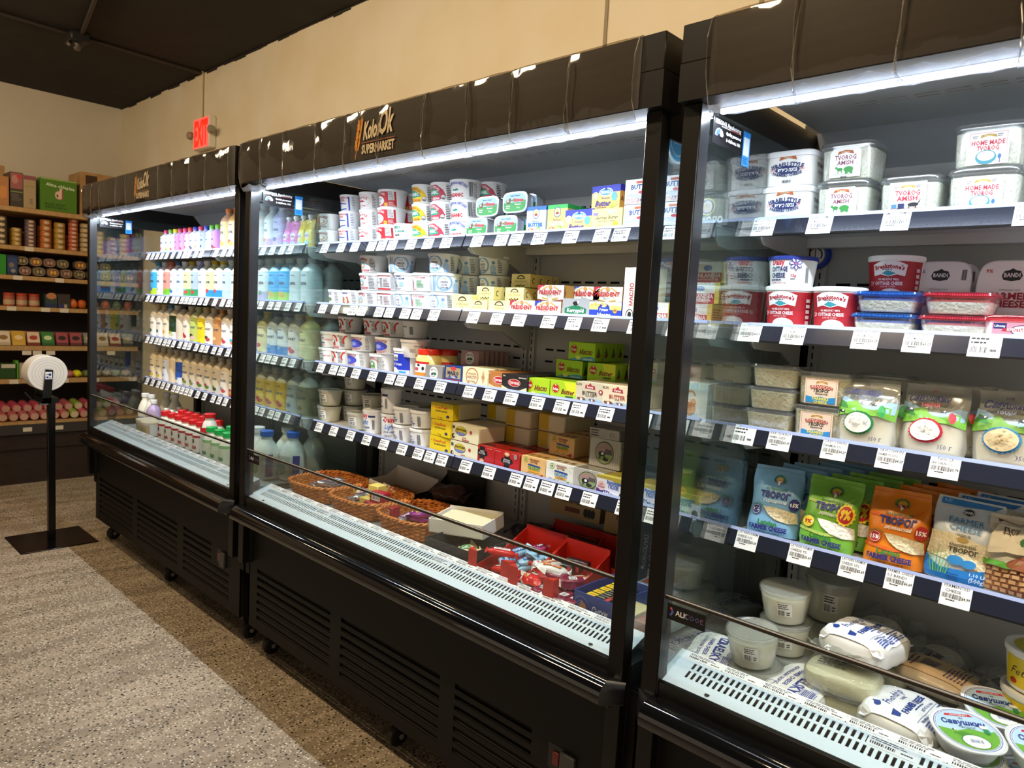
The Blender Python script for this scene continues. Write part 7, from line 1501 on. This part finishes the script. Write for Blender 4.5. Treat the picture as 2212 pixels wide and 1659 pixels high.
p = setthing(tub('cheese_pail', .062, .054, .082, a, lid='#efece4', lidlabel=1, lidh=.012), 'cheese pail')
a = Art().ell(0, 0, .050, .050, mat('#c9b83a'), 30).ell(0, 0, .030, .030, mat('#e8e0b0'), 24).lines(-.02, .02, -.012, .012, 3, mat('#4a4a1a')); art_obj(a, topfn(.080), p, 'lid_print')
for i in range(2): dup(p, (4.350, .435, Z0 + .03 + .083 * i), (0, 0, -.2), 'yellow labelled white pail at the picture edge, %s one' % ['lower', 'upper'][i], 'yellow labelled pails')
dup(setthing(brick('cheese_block', .14, .13, .029, mat('#c9c3b4', .5), None, .001, 3, 5), 'cheese block'), (4.36, .435, Z0), (0, 0, 0), 'flat pale block carrying the yellow labelled pails', 'clear wrapped cheese blocks')
# ------------------------------------------------------------------ far case: bottles
def bart(c, r, h, tx, pic=None, top=.62, word='KEFIR', foot=None):
    a = Art().rect(-r * 2.2, r * 2.2, .006, h * top, mat(c))
    if foot: a.rect(-r * 2.2, r * 2.2, .006, h * top * .34, mat(foot))
    a.txt(word[0], 0, h * top * .88, h * .032, mat(NAVY), r * 1.1, .03).txt(tx, 0, h * top * .62, h * .055, mat('#3a4a5a'), r * 1.3, .04)
    if pic:
        for i, q in enumerate(pic): a.ell((i - .5) * r * .35, h * top * (.30 - .07 * i), r * .42, h * .05, mat(q), 14)
    a.lines(-r * .6, r * .6, h * .03, h * .08, 1, mat('#667'))
    return a
GK1 = 'drink bottles on the shelves of the far case'
BP = {}
def bot(key, r, h, cap, body, lab, tx, pic, top=.62, foot=None, word=('Lifeway',)):
    if key not in BP: BP[key] = setthing(bottle('drink_bottle', r, h, cap, body, bart(lab, r, h, tx, pic, top, word, foot) if lab else None, sh=.68, sq=2.8), 'bottle')
    return BP[key]
def row(spec, x0, step, z, r, h, where, top=.62, y=.345, word=('Lifeway',), tx='KEFIR', second=True, nk='#c9ccc8'):
    x = x0; i = 0; cnt = {}
    for name, cap, body, lab, pic, foot in spec:
        if name is None: x += step; continue
        k = (name, round(r, 3), round(h, 3), where); p = bot(k, r, h, cap, body, lab, tx, pic, top, foot, word); cnt[name] = cnt.get(name, 0) + 1
        dup(p, (x, y + r, z), (0, 0, RND.uniform(-.12, .12)), '%s bottle, %s from the far end of %s' % (name, ORD[min(i, 17)] if i < 18 else 'last', where), GK1)
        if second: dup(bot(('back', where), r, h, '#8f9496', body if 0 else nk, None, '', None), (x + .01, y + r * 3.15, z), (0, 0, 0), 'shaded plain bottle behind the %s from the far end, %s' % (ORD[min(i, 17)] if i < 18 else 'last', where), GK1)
        x += step; i += 1
wb = '#e4e6ee'
row([('white and pink', '#d83a7a', wb, '#e6e0f0', ('#d85a8a',), None), ('white and lime', '#7ab83a', wb, '#e8ece4', ('#d8c84a', '#8ab84a'), None), ('pale yellow', '#e8d820', wb, '#eceadc', ('#e8a83a', '#d83a3a'), None), ('lilac', '#d83a6a', '#e0a8e0', '#d88ae0', ('#b83a5a',), None), ('orchid', '#d83a6a', '#e0a8e0', '#de96e4', ('#c83a5a', '#c83a3a'), None), ('rose', '#d84040', '#e8b0c0', '#eeb4d0', ('#d83a3a',), None),
     ('white and blue', '#3a4ab8', wb, '#dfe4f4', ('#3a3a6a', '#4a4a6a'), None), ('white and peach', '#d83a6a', wb, '#e6e6f2', ('#b8863a',), None), ('periwinkle', '#3a4ab8', '#b4bce8', '#a4b0ec', ('#2a3a6a',), None), ('mint', '#6ab83a', '#dfece8', '#d8eee8', ('#c8c88a',), None), ('large lilac', '#6ab83a', '#cda4e4', '#c890e8', ('#c83a4a', '#2a2a4a', '#c83a3a'), None)], .19, .066, S1_, .0285, .135, 'top shelf', .72, .345)
row([('tall peach', '#e07a24', '#e4b490', '#f2d9a0', ('#e0902a', '#e8a83a'), None), ('tall orange', '#e07a24', '#e0b060', '#f0d0a8', ('#c84a3a', '#e8c84a'), None), ('tall white', '#d8d4e4', '#eae6ee', '#efeaf0', ('#d84a6a', '#6a5ad8'), None), ('tall pearl', '#e07a24', '#e4e0ee', '#ecebf2', ('#e0903a',), None), ('tall grey', '#d8d8e0', '#dcdde4', '#e8e8ee', ('#b84a6a',), None)], .955, .088, S1_, .038, .208, 'the tall top shelf group', .68, .345)
row([('pale tall', '#d8d4e4', '#e4e8e8', '#e4e8ea', ('#e07a4a',), '#ccb0d8'), ('lavender tall', '#d8d4e4', '#b8b8e4', '#b4b6e6', ('#4a4a8a',), '#c0a8dc')], 1.40, .085, S1_, .037, .19, 'the pair by the pouches', .68, .345, second=False)
def drinkp(c, c2, ds, xs, y):
    w_, h = .062, .115; a = Art().rect(-.026, .026, .012, h * .62, mat(c2)).ell(0, h * .40, .016, .014, mat('#d8ecf4')).txt('LALA', 0, h * .40, .010, mat('#c83a7a'), .026, .03).ell(0, h * .14, .018, .010, mat('#9ad0e8'))
    p = setthing(pouch('drink_pouch', w_, h, .036, c, a, 3), 'pouch'); MB().lathe([(.008, h * .97), (.008, h * 1.04), (.012, h * 1.04), (.012, h * 1.16), (0, h * 1.16)], mat('#e8e6ee', .3), 16).build('spout_cap', p)
    for i, x in enumerate(xs): dup(p, (x, y, S1_), (0, 0, RND.uniform(-.2, .2)), '%s, %s one' % (ds, ['left', 'right'][i]), 'drink pouches on the top shelf')
drinkp('#d06ab8', '#e07ac8', 'magenta drink pouch with white spout', (1.565, 1.625), .37); drinkp('#e8cc2a', '#f0dc4a', 'yellow drink pouch with white spout', (1.685, 1.743), .37)
p = setthing(pouch('snack_bag', .09, .17, .05, '#d8bc28', Art().ell(0, .13, .016, .02, mat('#c8402a')).rect(-.03, .03, .03, .07, mat('#4a9a50')), 8), 'snack bag')
for i in range(2): dup(p, (1.69 + .07 * i, .46 + .05 * i, S1_), (0, 0, 0), 'tall yellow bag with red circle behind the drink pouches, %s' % ['left one', 'right one'][i], 'tall yellow bags')
cw = '#dfe2e0'
row([('sky blue', '#2a8aa0', '#b8d8ea', '#3aa8e8', ('#2a6ab8',), '#a8c828'), ('white and lilac', '#d0d0d8', '#d8dcec', '#dce0f2', ('#b8bce0',), None), ('salmon', '#c85a30', '#e0b0a0', '#f09080', ('#e8886a',), '#6ab02a'), ('white with blue drop', '#2a5a8a', '#e0e4ea', '#e8eaf0', ('#4ab08a', '#2a6ab8'), None), ('ice blue', '#d8dce0', '#d0dce8', '#c8daf4', ('#a8c8ea',), None), ('yellow and green', '#b89a1a', '#dfe0b0', '#e8ea9a', ('#6ac0e0', '#c84a3a'), '#3a9a4a'), ('periwinkle', '#b8bcd8', '#b8c0e8', '#a8b8ee', ('#5a9a6a', '#c83a2a'), '#2a8a5a'), ('white', '#d8d8e0', '#e6e8ec', '#e4e8f0', ('#c8ccd8',), None), ('lemon', '#c0a01c', '#dfe2a8', '#e4ea9e', ('#c03a3a',), '#2a8ad8'), ('pale lemon', '#c0a01c', '#e2e6c8', '#e0eac0', ('#c03a3a',), '#2a8ad8'), ('aqua', '#c8d8e0', '#c8e0ec', '#bcdcf4', ('#a8d0f0',), '#a8c0ee'), ('cream', '#b08850', '#e4dcc8', '#ece4d4', ('#c8b8a0',), None), ('cream', '#b08850', '#e4dcc8', '#ece4d4', ('#c8b8a0',), None),
     ('grey white', '#d0d0d0', '#dcdedc', '#e0e2e2', ('#7a9ab0',), None), ('pearl', '#d0d0d0', '#dcdedc', '#dfe6e2', ('#6a9a7a',), '#b0a8d0'), ('deep sky blue', '#d0d0d0', '#88c4e4', '#3ab0ec', ('#c8a84a', '#c8a84a'), '#9ad048'), ('deep sky blue', '#d0d0d0', '#88c4e4', '#3ab0ec', ('#c8a84a', '#c8a84a'), '#9ad048'), ('mist', '#d0d0d0', '#cdd9d9', '#c8d8da', None, None), ('mist', '#d0d0d0', '#cdd9d9', '#c8d8da', None, None)], .055, .0935, S2_, .042, .198, 'second shelf', .70)
ck = '#ded3bc'
row([('cream with green print', '#c8a878', ck, '#e8ded0', ('#2a6a4a',), '#e4e4e0'), ('cream with green print', '#c8a878', ck, '#e8ded0', ('#2a6a4a',), '#e4e4e0'), ('slim striped', '#2a7aa8', '#d8d8d0', '#e8dcc0', ('#e89a3a',), None), ('cream with forest picture', '#d0cabc', ck, '#1f3a1a', ('#9ab04a', '#c8c8a0'), '#e8e6e0'), ('plain cream', '#1a1a1a', '#d2c8b4', None, None, None), ('cream with red print', '#c8c0b0', '#dcc8a8', '#e8dccc', ('#b82a3a', '#b82a3a'), None), ('lime', '#b0b890', '#ccd09a', '#b8c86a', ('#2a2a1a', '#e8b0b0'), None), ('bright yellow', '#c8b068', '#e2d6a8', '#eed020', ('#e8d020',), None), ('cream with dark print', '#c8b898', ck, '#ece6dc', ('#4a3a3a', '#b84a4a'), None), ('caramel', '#a86a30', '#c89a5a', '#c89058', ('#e8c890',), None), ('white and pink', '#d0c8bc', '#e0d4c0', '#f0ece8', ('#b87a5a', '#c84a4a'), None), ('sky and orange', '#2a6ea0', '#e0dccc', '#f0ece4', ('#4ab0e0', '#e87a3a'), None), ('white with black print', '#c8c0b0', ck, '#f0ede8', ('#1a4a2a', '#a8303a'), None),
     ('grey blue', '#2a3a5a', '#b8bcc8', '#9aa4c4', ('#4a5a9a',), '#3a7ac8'), ('golden', '#c8b01c', '#d8cc70', '#e8e0b0', ('#c83a2a',), None), ('pale blue', '#3a4a7a', '#d4d8d4', '#d8e4e8', ('#8ab8d8',), '#3a8ad0'), ('pale blue', '#3a4a7a', '#d4d8d4', '#d8e4e8', ('#8ab8d8',), '#3a8ad0'), ('white with red script', '#c8b8a0', '#dcd6c8', '#e6e4dc', ('#c84a5a', '#c84a5a'), None), ('lemon cream', '#c8b01c', '#ddd48a', '#e0dca0', None, None)], .055, .0935, S3_, .042, .195, 'third shelf', .70, tx='YOGURT')
row([('cream with violet and yellow print', '#b8b0a0', '#dcc8a0', '#e4d4b0', ('#6a5ab8', '#c8b830'), None), ('cream with violet and yellow print', '#b8b0a0', '#dcc8a0', '#e4d4b0', ('#6a5ab8', '#c8b830'), None), ('cream with blue print', '#b8b0a0', '#dcc8a0', '#dce0e8', ('#3a6aa8',), None), ('large plain cream', '#b8b0a0', '#e6d2ac', None, None, None), ('cream with royal blue label', '#b0a898', '#dcd0b0', '#2a56b8', ('#4a7ad8',), '#e8e8e8'), ('cream with olive print', '#a8a090', '#dccba8', '#d8ccb0', ('#5a4a1a', '#7a8a2a'), '#d0ccc0'), ('cream with olive print', '#a8a090', '#dccba8', '#d8ccb0', ('#6a3a1a', '#5a7a1a'), '#d0ccc0'), ('cream with berry print', '#a8a090', '#dccba8', '#d8ccb0', ('#b82a3a', '#5a7a1a'), '#d0ccc0'), ('cream with berry print', '#a8a090', '#dccba8', '#d8ccb0', ('#b82a3a', '#5a7a1a'), '#d0ccc0'), ('cream with lime print', '#a8a090', '#dccba8', '#d8ccb0', ('#7a9a1a', '#3a4a1a'), '#d0ccc0'), ('cream with grey print', '#a8a090', '#dccba8', '#ece6da', ('#9a9a9a', '#c84a4a'), None), ('cream with crimson print', '#a8a090', '#dccba8', '#e0d8b0', ('#b82a4a', '#c8a830'), '#c83a3a'), ('cream with crimson print', '#a8a090', '#dccba8', '#e0d8b0', ('#b82a4a', '#c8a830'), '#c83a3a'),
     ('cream with slate print', '#a8a090', '#d8ccb4', '#c8c4bc', ('#5a5a6a',), None), ('mustard label', '#a8a090', '#dcd2b4', '#d8b81c', ('#b8282a', '#a83a1a'), '#d0b020'), ('mustard label', '#a8a090', '#dcd2b4', '#d8b81c', ('#b8282a', '#a83a1a'), '#d0b020'), ('mustard label', '#a8a090', '#dcd2b4', '#d8b81c', ('#b8282a', '#a83a1a'), '#d0b020'), ('slate label', '#a8a090', '#d0d4cc', '#a8b4b4', ('#5a7a8a',), None), ('olive label', '#a8a090', '#ccd4cc', '#8a8a6a', ('#5a5a2a',), None)], .055, .0935, S4_, .042, .190, 'fourth shelf', .68, tx='КЕФИР')
# well of the far case
Z0 = ZWELL
Gw = 'bottles in the chest of the far case'
tall = setthing(bottle('milk_bottle', .040, .185, '#eeeeee', '#ecebdc', Art().rect(-.08, .08, .018, .040, mat('#d8c820')).rect(-.08, .08, .040, .052, mat('#2a6ab8')), sh=.45, neck=.42), 'bottle')
for x, y, ds in ((-.0 + .10, .30, 'left one'), (.17, .31, 'second one'), (.20, .43, 'one behind'), (.10, .42, 'one in the rear corner')): dup(tall, (x, y, Z0), (0, 0, 0), 'tall white bottle with blue and yellow foot band, ' + ds, Gw)
dup(setthing(bottle('milk_bottle', .038, .165, '#eee', '#b09cc4', Art().rect(-.03, .03, .05, .10, mat('#b8a4cc')).ell(-.02, .04, .012, .016, mat('#c83a6a')), sh=.62), 'bottle'), (.255, .29, Z0), (0, 0, 0), 'lavender bottle among the tall white ones', Gw)
sm = setthing(bottle('milk_bottle', .034, .125, '#f0f0ee', '#e8e8de', Art().rect(-.05, .05, .01, .05, mat('#eceadf')).ell(0, .03, .014, .010, mat('#d8a0b0')), sh=.5), 'bottle')
for i in range(12): dup(sm, (.33 + (i % 6) * .078 - .012 * (i // 6), .335 + (i // 6) * .075, Z0), (0, 0, 0), 'short white capped bottle, %s row, %s from the far end' % (['front', 'rear'][i // 6], ORD[i % 6]), Gw)
tb = setthing(tub('cheese_cup', .048, .044, .075, Art().rect(-.05, .05, .01, .06, mat('#d0b49a')).ell(-.01, .035, .014, .014, mat('#8ab0c8')).ell(.02, .03, .012, .02, mat('#c8b45a')), lid='#ece2c4', sq=3), 'tub')
for i, (x, y) in enumerate(((.355, .215), (.455, .205))): dup(tb, (x, y, Z0), (0, 0, 0), 'cream lidded square tub at the front of the far chest, %s one' % ['left', 'right'][i], Gw)
ayr = Art().rect(-.09, .09, .010, .085, mat('#eae6dc')).rect(-.09, .09, .074, .085, mat('#b8283a')).ell(-.014, .058, .008, .012, mat('#4a3a34')).ell(.010, .058, .008, .012, mat('#4a3a34')).txt('Ayran', 0, .030, .020, mat('#b8283a'), .06, .05)
rd = setthing(bottle('milk_bottle', .038, .150, '#d01a20', '#eceade', ayr, sh=.55, neck=.5, caph=.02), 'bottle')
for i in range(12): dup(rd, (.60 + (i % 6) * .082 - .008 * (i // 6), .225 + (i // 6) * .09 + .002 * (i % 6), Z0), (0, 0, -.2), 'red capped white bottle, %s row, %s from the far end' % (['front', 'rear'][i // 6], ORD[i % 6]), Gw)
dup(setthing(bottle('milk_bottle', .042, .20, '#c0181e', '#e4e2dc', Art().rect(-.09, .09, .01, .09, mat('#dfe2e8')).rect(-.09, .09, .11, .135, mat('#c0181e')), sh=.55, neck=.5), 'bottle'), (1.085, .245, Z0), (0, 0, 0), 'tall bottle with red neck between red and green caps', Gw)
gr_ = Art().rect(-.09, .09, .010, .085, mat('#dfe8d4')).rect(-.09, .09, .078, .092, mat('#9ac88a')).txt('Ayran', 0, .034, .020, mat('#2f8a50'), .06, .05).txt('Nane', .0, .066, .007, mat('#c83a3a'))
gn = setthing(bottle('milk_bottle', .040, .150, '#14a048', '#eceade', gr_, sh=.55, neck=.5, caph=.02), 'bottle')
for i in range(9): dup(gn, (1.175 + (i % 3) * .086 + .02 * (i // 3), .215 + (i // 3) * .088, Z0), (0, 0, -.2), 'green capped white bottle, %s row, %s from the far end' % (['front', 'middle', 'rear'][i // 3], ORD[i % 3]), Gw)
dup(setthing(bottle('milk_bottle', .045, .16, '#2a5aa8', '#e4d4b0', None, sh=.5), 'bottle'), (1.10, .42, Z0), (0, 0, 0), 'cream bottle with blue cap behind the red capped ones', Gw)
jug = Art().rect(-.085, .02, .02, .105, mat('#d0d8cc')).rect(.03, .06, .015, .11, mat('#2f4a9a')).txt('AYRAN', -.04, .07, .020, mat('#7a3a2a'), .07, .03).ell(-.02, .05, .02, .024, mat('#3a9a74'))
for i, (x, y, cp, ds) in enumerate(((1.46, .24, '#c02a30', 'red cap'), (1.56, .25, '#ececec', 'white cap'), (1.665, .235, '#3a6ad0', 'blue cap'), (1.745, .315, '#3a6ad0', 'blue cap beside the side glass'), (1.72, .43, '#e8e8e8', 'white cap in the rear'), (1.62, .36, '#ececec', 'white cap behind the blue capped one'))):
    dup(setthing(bottle('milk_jug', .056 if i else .045, .205 if i else .17, cp, '#e8ebe4', jug if i < 4 else None, sh=.50, neck=.40, caph=.02, cutx=.01), 'bottle'), (x, y, Z0), (0, 0, .5), 'big white milk jug with ' + ds, Gw)
# ------------------------------------------------------------------ goods on the wall shelving (fronts face +x)
XF = XG - .02
RZ = PI / 2
def gbox(name, y0, y1, z, h, d, c, ds, art=None, cat='box', x=None, top=None):
    p = setthing(carton(name, y1 - y0, h, d, c, art, None, top), cat); dup(p, ((x or XF), (y0 + y1) / 2, z), (0, 0, RZ), ds, 'boxes on top of the wall shelving'); return p
z = 2.002
gbox('cardboard_box', -.42, .025, z, .30, .2, CARDB, 'tall brown carton at the picture edge on the shelving', Art().rect(.13, .15, .0, .30, mat('#c8b070')), x=XF - .22)
gbox('cardboard_box', -.10, .005, z, .20, .2, '#b07848', 'orange-brown box at the picture edge', Art().rect(-.04, .04, .05, .13, mat('#c8864a')))
gbox('cardboard_box', .012, .090, z, .24, .2, '#3c352e', 'dark box with pink flower picture', Art().rect(-.036, .036, .125, .235, mat('#9a5a5a')).ell(-.01, .19, .02, .03, mat('#b88078')).ell(.015, .21, .014, .016, mat('#c03a34')).rect(-.036, .036, .10, .108, mat('#7a8a3a')).lines(-.03, .03, .04, .09, 5, mat('#6a655e')))
gbox('cardboard_box', .092, .168, z, .23, .2, '#a8926f', 'cream box with a dark pink top band', Art().rect(-.036, .036, .20, .228, mat('#8a4a54')).rect(-.03, .03, .15, .156, mat('#8a8a4a')).lines(.0, .025, .03, .07, 3, mat('#6a6a5a')))
gbox('cardboard_box', .195, .430, z, .235, .28, '#4a7a18', 'green carton with white fruit slice picture', Art().rect(-.115, .115, .225, .234, mat('#8fae5a')).txt('Alma oblepixa', .01, .185, .022, mat('#c8d8b8'), .19, .03, rot=-.08).ell(.0, .12, .026, .030, mat('#d8b8a8')).rect(.004, .022, .10, .17, mat('#dcc0b0')).rect(.018, .026, .09, .165, mat('#b04a5a')).ell(-.010, .115, .006, .010, mat('#5a2018')).lines(-.09, .09, .02, .06, 3, mat('#2a4a10')))
gbox('cardboard_box', .455, .86, z, .32, .3, CARDB, 'large brown carton in the corner on the shelving', Art().rect(-.17, -.09, .06, .30, mat('#3a2214')).rect(-.02, .01, .08, .30, mat('#5a2414')))
# tins
def tin(r, h, c, c2, name='food_tin'):
    t = setthing(thing(name), 'tin'); MB().lathe([(r * .97, 0), (r, .002), (r, h - .003), (r * .96, h - .001), (r * .94, h - .004), (0, h - .004)], mat(c, .35, .3), 24).build('tin_body', t)
    art_obj(Art().rect(-r * 1.4, r * 1.4, h * .15, h * .85, mat(c2)).ell(0, h * .5, r * .5, h * .28, mat('#c8b090')), wrapfn(r), t, cutx=.01, base=.0006); return t
Gt = 'stacked tins on the upper shelf of the wall shelving'
zt2 = 1.729
for (y, r, h, n, c, c2, ds) in ((-.03, .035, .04, 5, '#6a6048', '#4a4434', 'grey green tins at the picture edge'), (.060, .030, .032, 4, '#b08a3a', '#a07a28', 'golden jars'), (.145, .034, .028, 7, '#8a7078', '#5a4048', 'mauve tins'), (.243, .037, .042, 5, '#a8743a', '#b0541c', 'orange tins'), (.332, .037, .040, 5, '#a08a40', '#a87a1c', 'yellow tins'), (.420, .032, .030, 8, '#a85a3a', '#b8503a', 'red tins'), (.50, .034, .036, 6, '#8a7a58', '#a89060', 'beige tins'), (.60, .034, .034, 5, '#8a7a38', '#a89030', 'olive tins'), (.69, .034, .034, 4, '#8a4a58', '#9a5a60', 'plum tins'), (.78, .034, .034, 5, '#a09a50', '#b0a448', 'pale olive tins')):
    p = tin(r, h, c, c2)
    for i in range(n): dup(p, (XF - .03 - r, y, zt2 + h * i), (0, 0, RZ), 'stack of %s, %s' % (ds, ['lowest', 'second', 'third', 'fourth', 'fifth', 'sixth', 'seventh', 'eighth'][i] + ' from the bottom'), Gt)
    for i in range(min(n, 4)): dup(p, (XF - .05 - 3 * r, y + .004, zt2 + h * i), (0, 0, RZ), 'rear stack behind the %s, %s' % (ds, ['lowest', 'second', 'third', 'fourth'][i] + ' from the bottom'), Gt)
# oval packs in two layers
def oval(c, c2):
    t = setthing(thing('food_tray'), 'food tray'); MB().lathe([(0, 0), (.036, 0), (.040, .006), (.040, .050), (.034, .056), (0, .056)], mat('#5a4a3a', .3), 28, (0, 0, .036), 'y', 3.0, 1.05, .82).build('tray', t)
    a = Art(); a.ell(0, .036, .037, .030, mat('#8a7a62'), 22).ell(0, .036, .031, .024, mat(c), 20).ell(-.010, .036, .009, .014, mat(c2)).ell(.012, .036, .009, .014, mat(c2))
    art_obj(a, flatfn(-.001), t, 'lid_print'); return t
Go = 'oval trays on the third shelf of the wall shelving'
ov = [oval('#6a3a32', '#a88a78'), oval('#3a4a30', '#a88a60'), oval('#8a4a20', '#d0a840')]
zt3 = 1.519
for i in range(9): dup(ov[i % 3], (XF - .01, .100 + .088 * i, zt3), (0, 0, RZ), 'oval food tray, lower layer, %s from the blue box' % ORD[i], Go)
for i in range(7): dup(ov[(i + 1) % 3], (XF - .02, .085 + .086 * i + (.03 if i > 3 else 0), zt3 + .070), (0, 0, RZ), 'oval food tray, upper layer, %s from the blue box' % ORD[i], Go)
gbox('snack_box', -.01, .055, zt3, .14, .1, '#1c2a50', 'blue box with pale figures on the third shelf', Art().rect(-.026, .026, .02, .12, mat('#2a3f70')).ell(-.006, .07, .016, .018, mat('#7a6a58')).ell(.004, .03, .014, .014, mat('#8a8a80')))
gbox('snack_box', -.06, -.015, zt3, .14, .1, '#2a8a1c', 'bright green box at the picture edge, third shelf', None)
# jars with red lids
jr = setthing(bottle('food_jar', .034, .094, '#a83a1c', '#a85a40', Art().rect(-.07, .07, .012, .045, mat('#b89a78')), sh=.8, neck=.8, caph=.02), 'jar')
Gj = 'goods on the fourth shelf of the wall shelving'
zt4 = 1.298
for i in range(3): dup(jr, (XF - .05, -.0 + .030 + .077 * i - .02, zt4), (0, 0, RZ), 'orange-red jar, %s from the picture edge' % ORD[i], Gj)
gbox('snack_box', .225, .300, zt4, .098, .09, '#2e4038', 'dark green box with orange arc', Art().ell(0, .085, .032, .024, mat('#b87848')).rect(-.034, .034, 0, .03, mat('#1f2a50')))
gbox('snack_box', .305, .385, zt4, .105, .09, '#3a3028', 'dim brown box beside the dark green one', Art().rect(-.034, .03, 0, .03, mat('#28305a')).rect(.0, .02, 0, .028, mat('#a8987a')))
for i, (y, c) in enumerate(((.415, '#c8641c'), (.475, '#c05a14'), (.56, '#8a5a3a'), (.64, '#a85a34'), (.72, '#5a6a48'), (.80, '#a0522c'))): dup(setthing(brick('fruit_bag', .058, .07, .07, mat(c, .5), None, .003, i, 2.2, 'bag'), 'bag'), (XF - .04, y, zt4), (0, 0, RZ), 'rounded bag on the fourth shelf, %s from the brown box' % ORD[i], Gj)
# leaning packs
def gpack(c, c2, c3):
    a = Art().rect(-.038, .038, .004, .105, mat(c2)).ell(0, .06, .026, .018, mat(c3)).rect(-.038, .038, .004, .022, mat(c)); return setthing(carton('food_pack', .082, .11, .016, c, a), 'food pack')
gp = [gpack('#b8a890', '#d8c8b0', '#8a6a3a'), gpack('#c8a040', '#c89a30', '#e0c890'), gpack('#7a2a24', '#d8c0a0', '#a83a34'), gpack('#2a5a2a', '#3a7a3a', '#c8d8a0'), gpack('#5a2a2a', '#a04a50', '#2a2018'), gpack('#3a3a34', '#8a8a7a', '#c8b090')]
Gp = 'packs leaning on the fifth shelf of the wall shelving'
zt5 = 1.016
for i in range(10):
    for j in range(2): dup(gp[[0, 1, 2, 3, 4, 4, 5, 0, 2, 5][i]], (XF - .005 - .055 * j, -.03 + .092 * i, zt5 + .001 + .05 * j * 0), (-.42, 0, RZ), 'leaning pack, %s from the picture edge, %s' % (ORD[i], ['front', 'behind the front one'][j]), Gp)
zt6 = .775
Gq = 'goods on the sixth shelf of the wall shelving'
for i, (y0, y1, h, c, ds) in enumerate(((-.06, .045, .11, '#2a4a1c', 'dark green pack with white top'), (.035, .055, .13, '#5a9a2a', 'thin bright green pack'), (.060, .15, .11, '#a8a088', 'pale grey pack with violet foot'), (.16, .25, .09, '#5a6a40', 'olive pack behind the paper roll'))):
    gbox('food_pack', y0, y1, zt6, h, .08, c, ds + ' on the sixth shelf', Art().rect(-(y1 - y0) * .4, (y1 - y0) * .4, h * .7, h * .95, mat('#c8c4b0')) if i in (0,) else Art().rect(-(y1 - y0) * .35, (y1 - y0) * .35, .006, .02, mat('#9a80a8')) if i == 2 else None)
for i, (y, c) in enumerate(((.33, '#d8d010'), (.39, '#b86a70'), (.44, '#e0dc14'), (.51, '#6a7a50'), (.58, '#a8a08a'), (.65, '#a89a84'), (.72, '#8a9a6a'), (.79, '#b0a08a'))): dup(setthing(brick('wrapped_roll', .06, .09, .05, mat(c, .5), None, .004, 30 + i, 2.2, 'wrapper'), 'food roll'), (XF - .05, y, zt6), (0, 0, RZ + .3), 'soft wrapped roll on the sixth shelf, %s from the paper roll' % ORD[i], Gq)
zt7 = .466
Gr = 'meat rolls on the lowest shelf'
rl2 = []
for c, c2 in (('#b05a5a', '#d0a890'), ('#8aa040', '#d8c8a8'), ('#b84a5a', '#c8a08a')):
    t = setthing(thing('wrapped_roll'), 'food roll'); MB().lathe([(0, 0), (.026, 0), (.030, .004), (.030, .055), (.029, .056), (.029, .12), (0, .124)], mat(c, .4), 20, (0, 0, .030), 'y').build('wrapper', t)
    art_obj(Art().ell(0, .030, .025, .024, mat(c2), 18), flatfn(-.0005), t, 'end_disc'); rl2.append(t)
for i in range(14): dup(rl2[0 if i < 6 else (i % 3)], (XF + .03, -.05 + .065 * i, zt7), (.18, 0, RZ), 'wrapped meat roll, lower layer, %s from the picture edge' % ORD[i], Gr)
for i in range(12): dup(rl2[(2 if i < 6 else i % 3)], (XF - .03, -.02 + .067 * i, zt7 + .055), (.18, 0, RZ + .1), 'wrapped meat roll, upper layer, %s from the picture edge' % ORD[i], Gr)
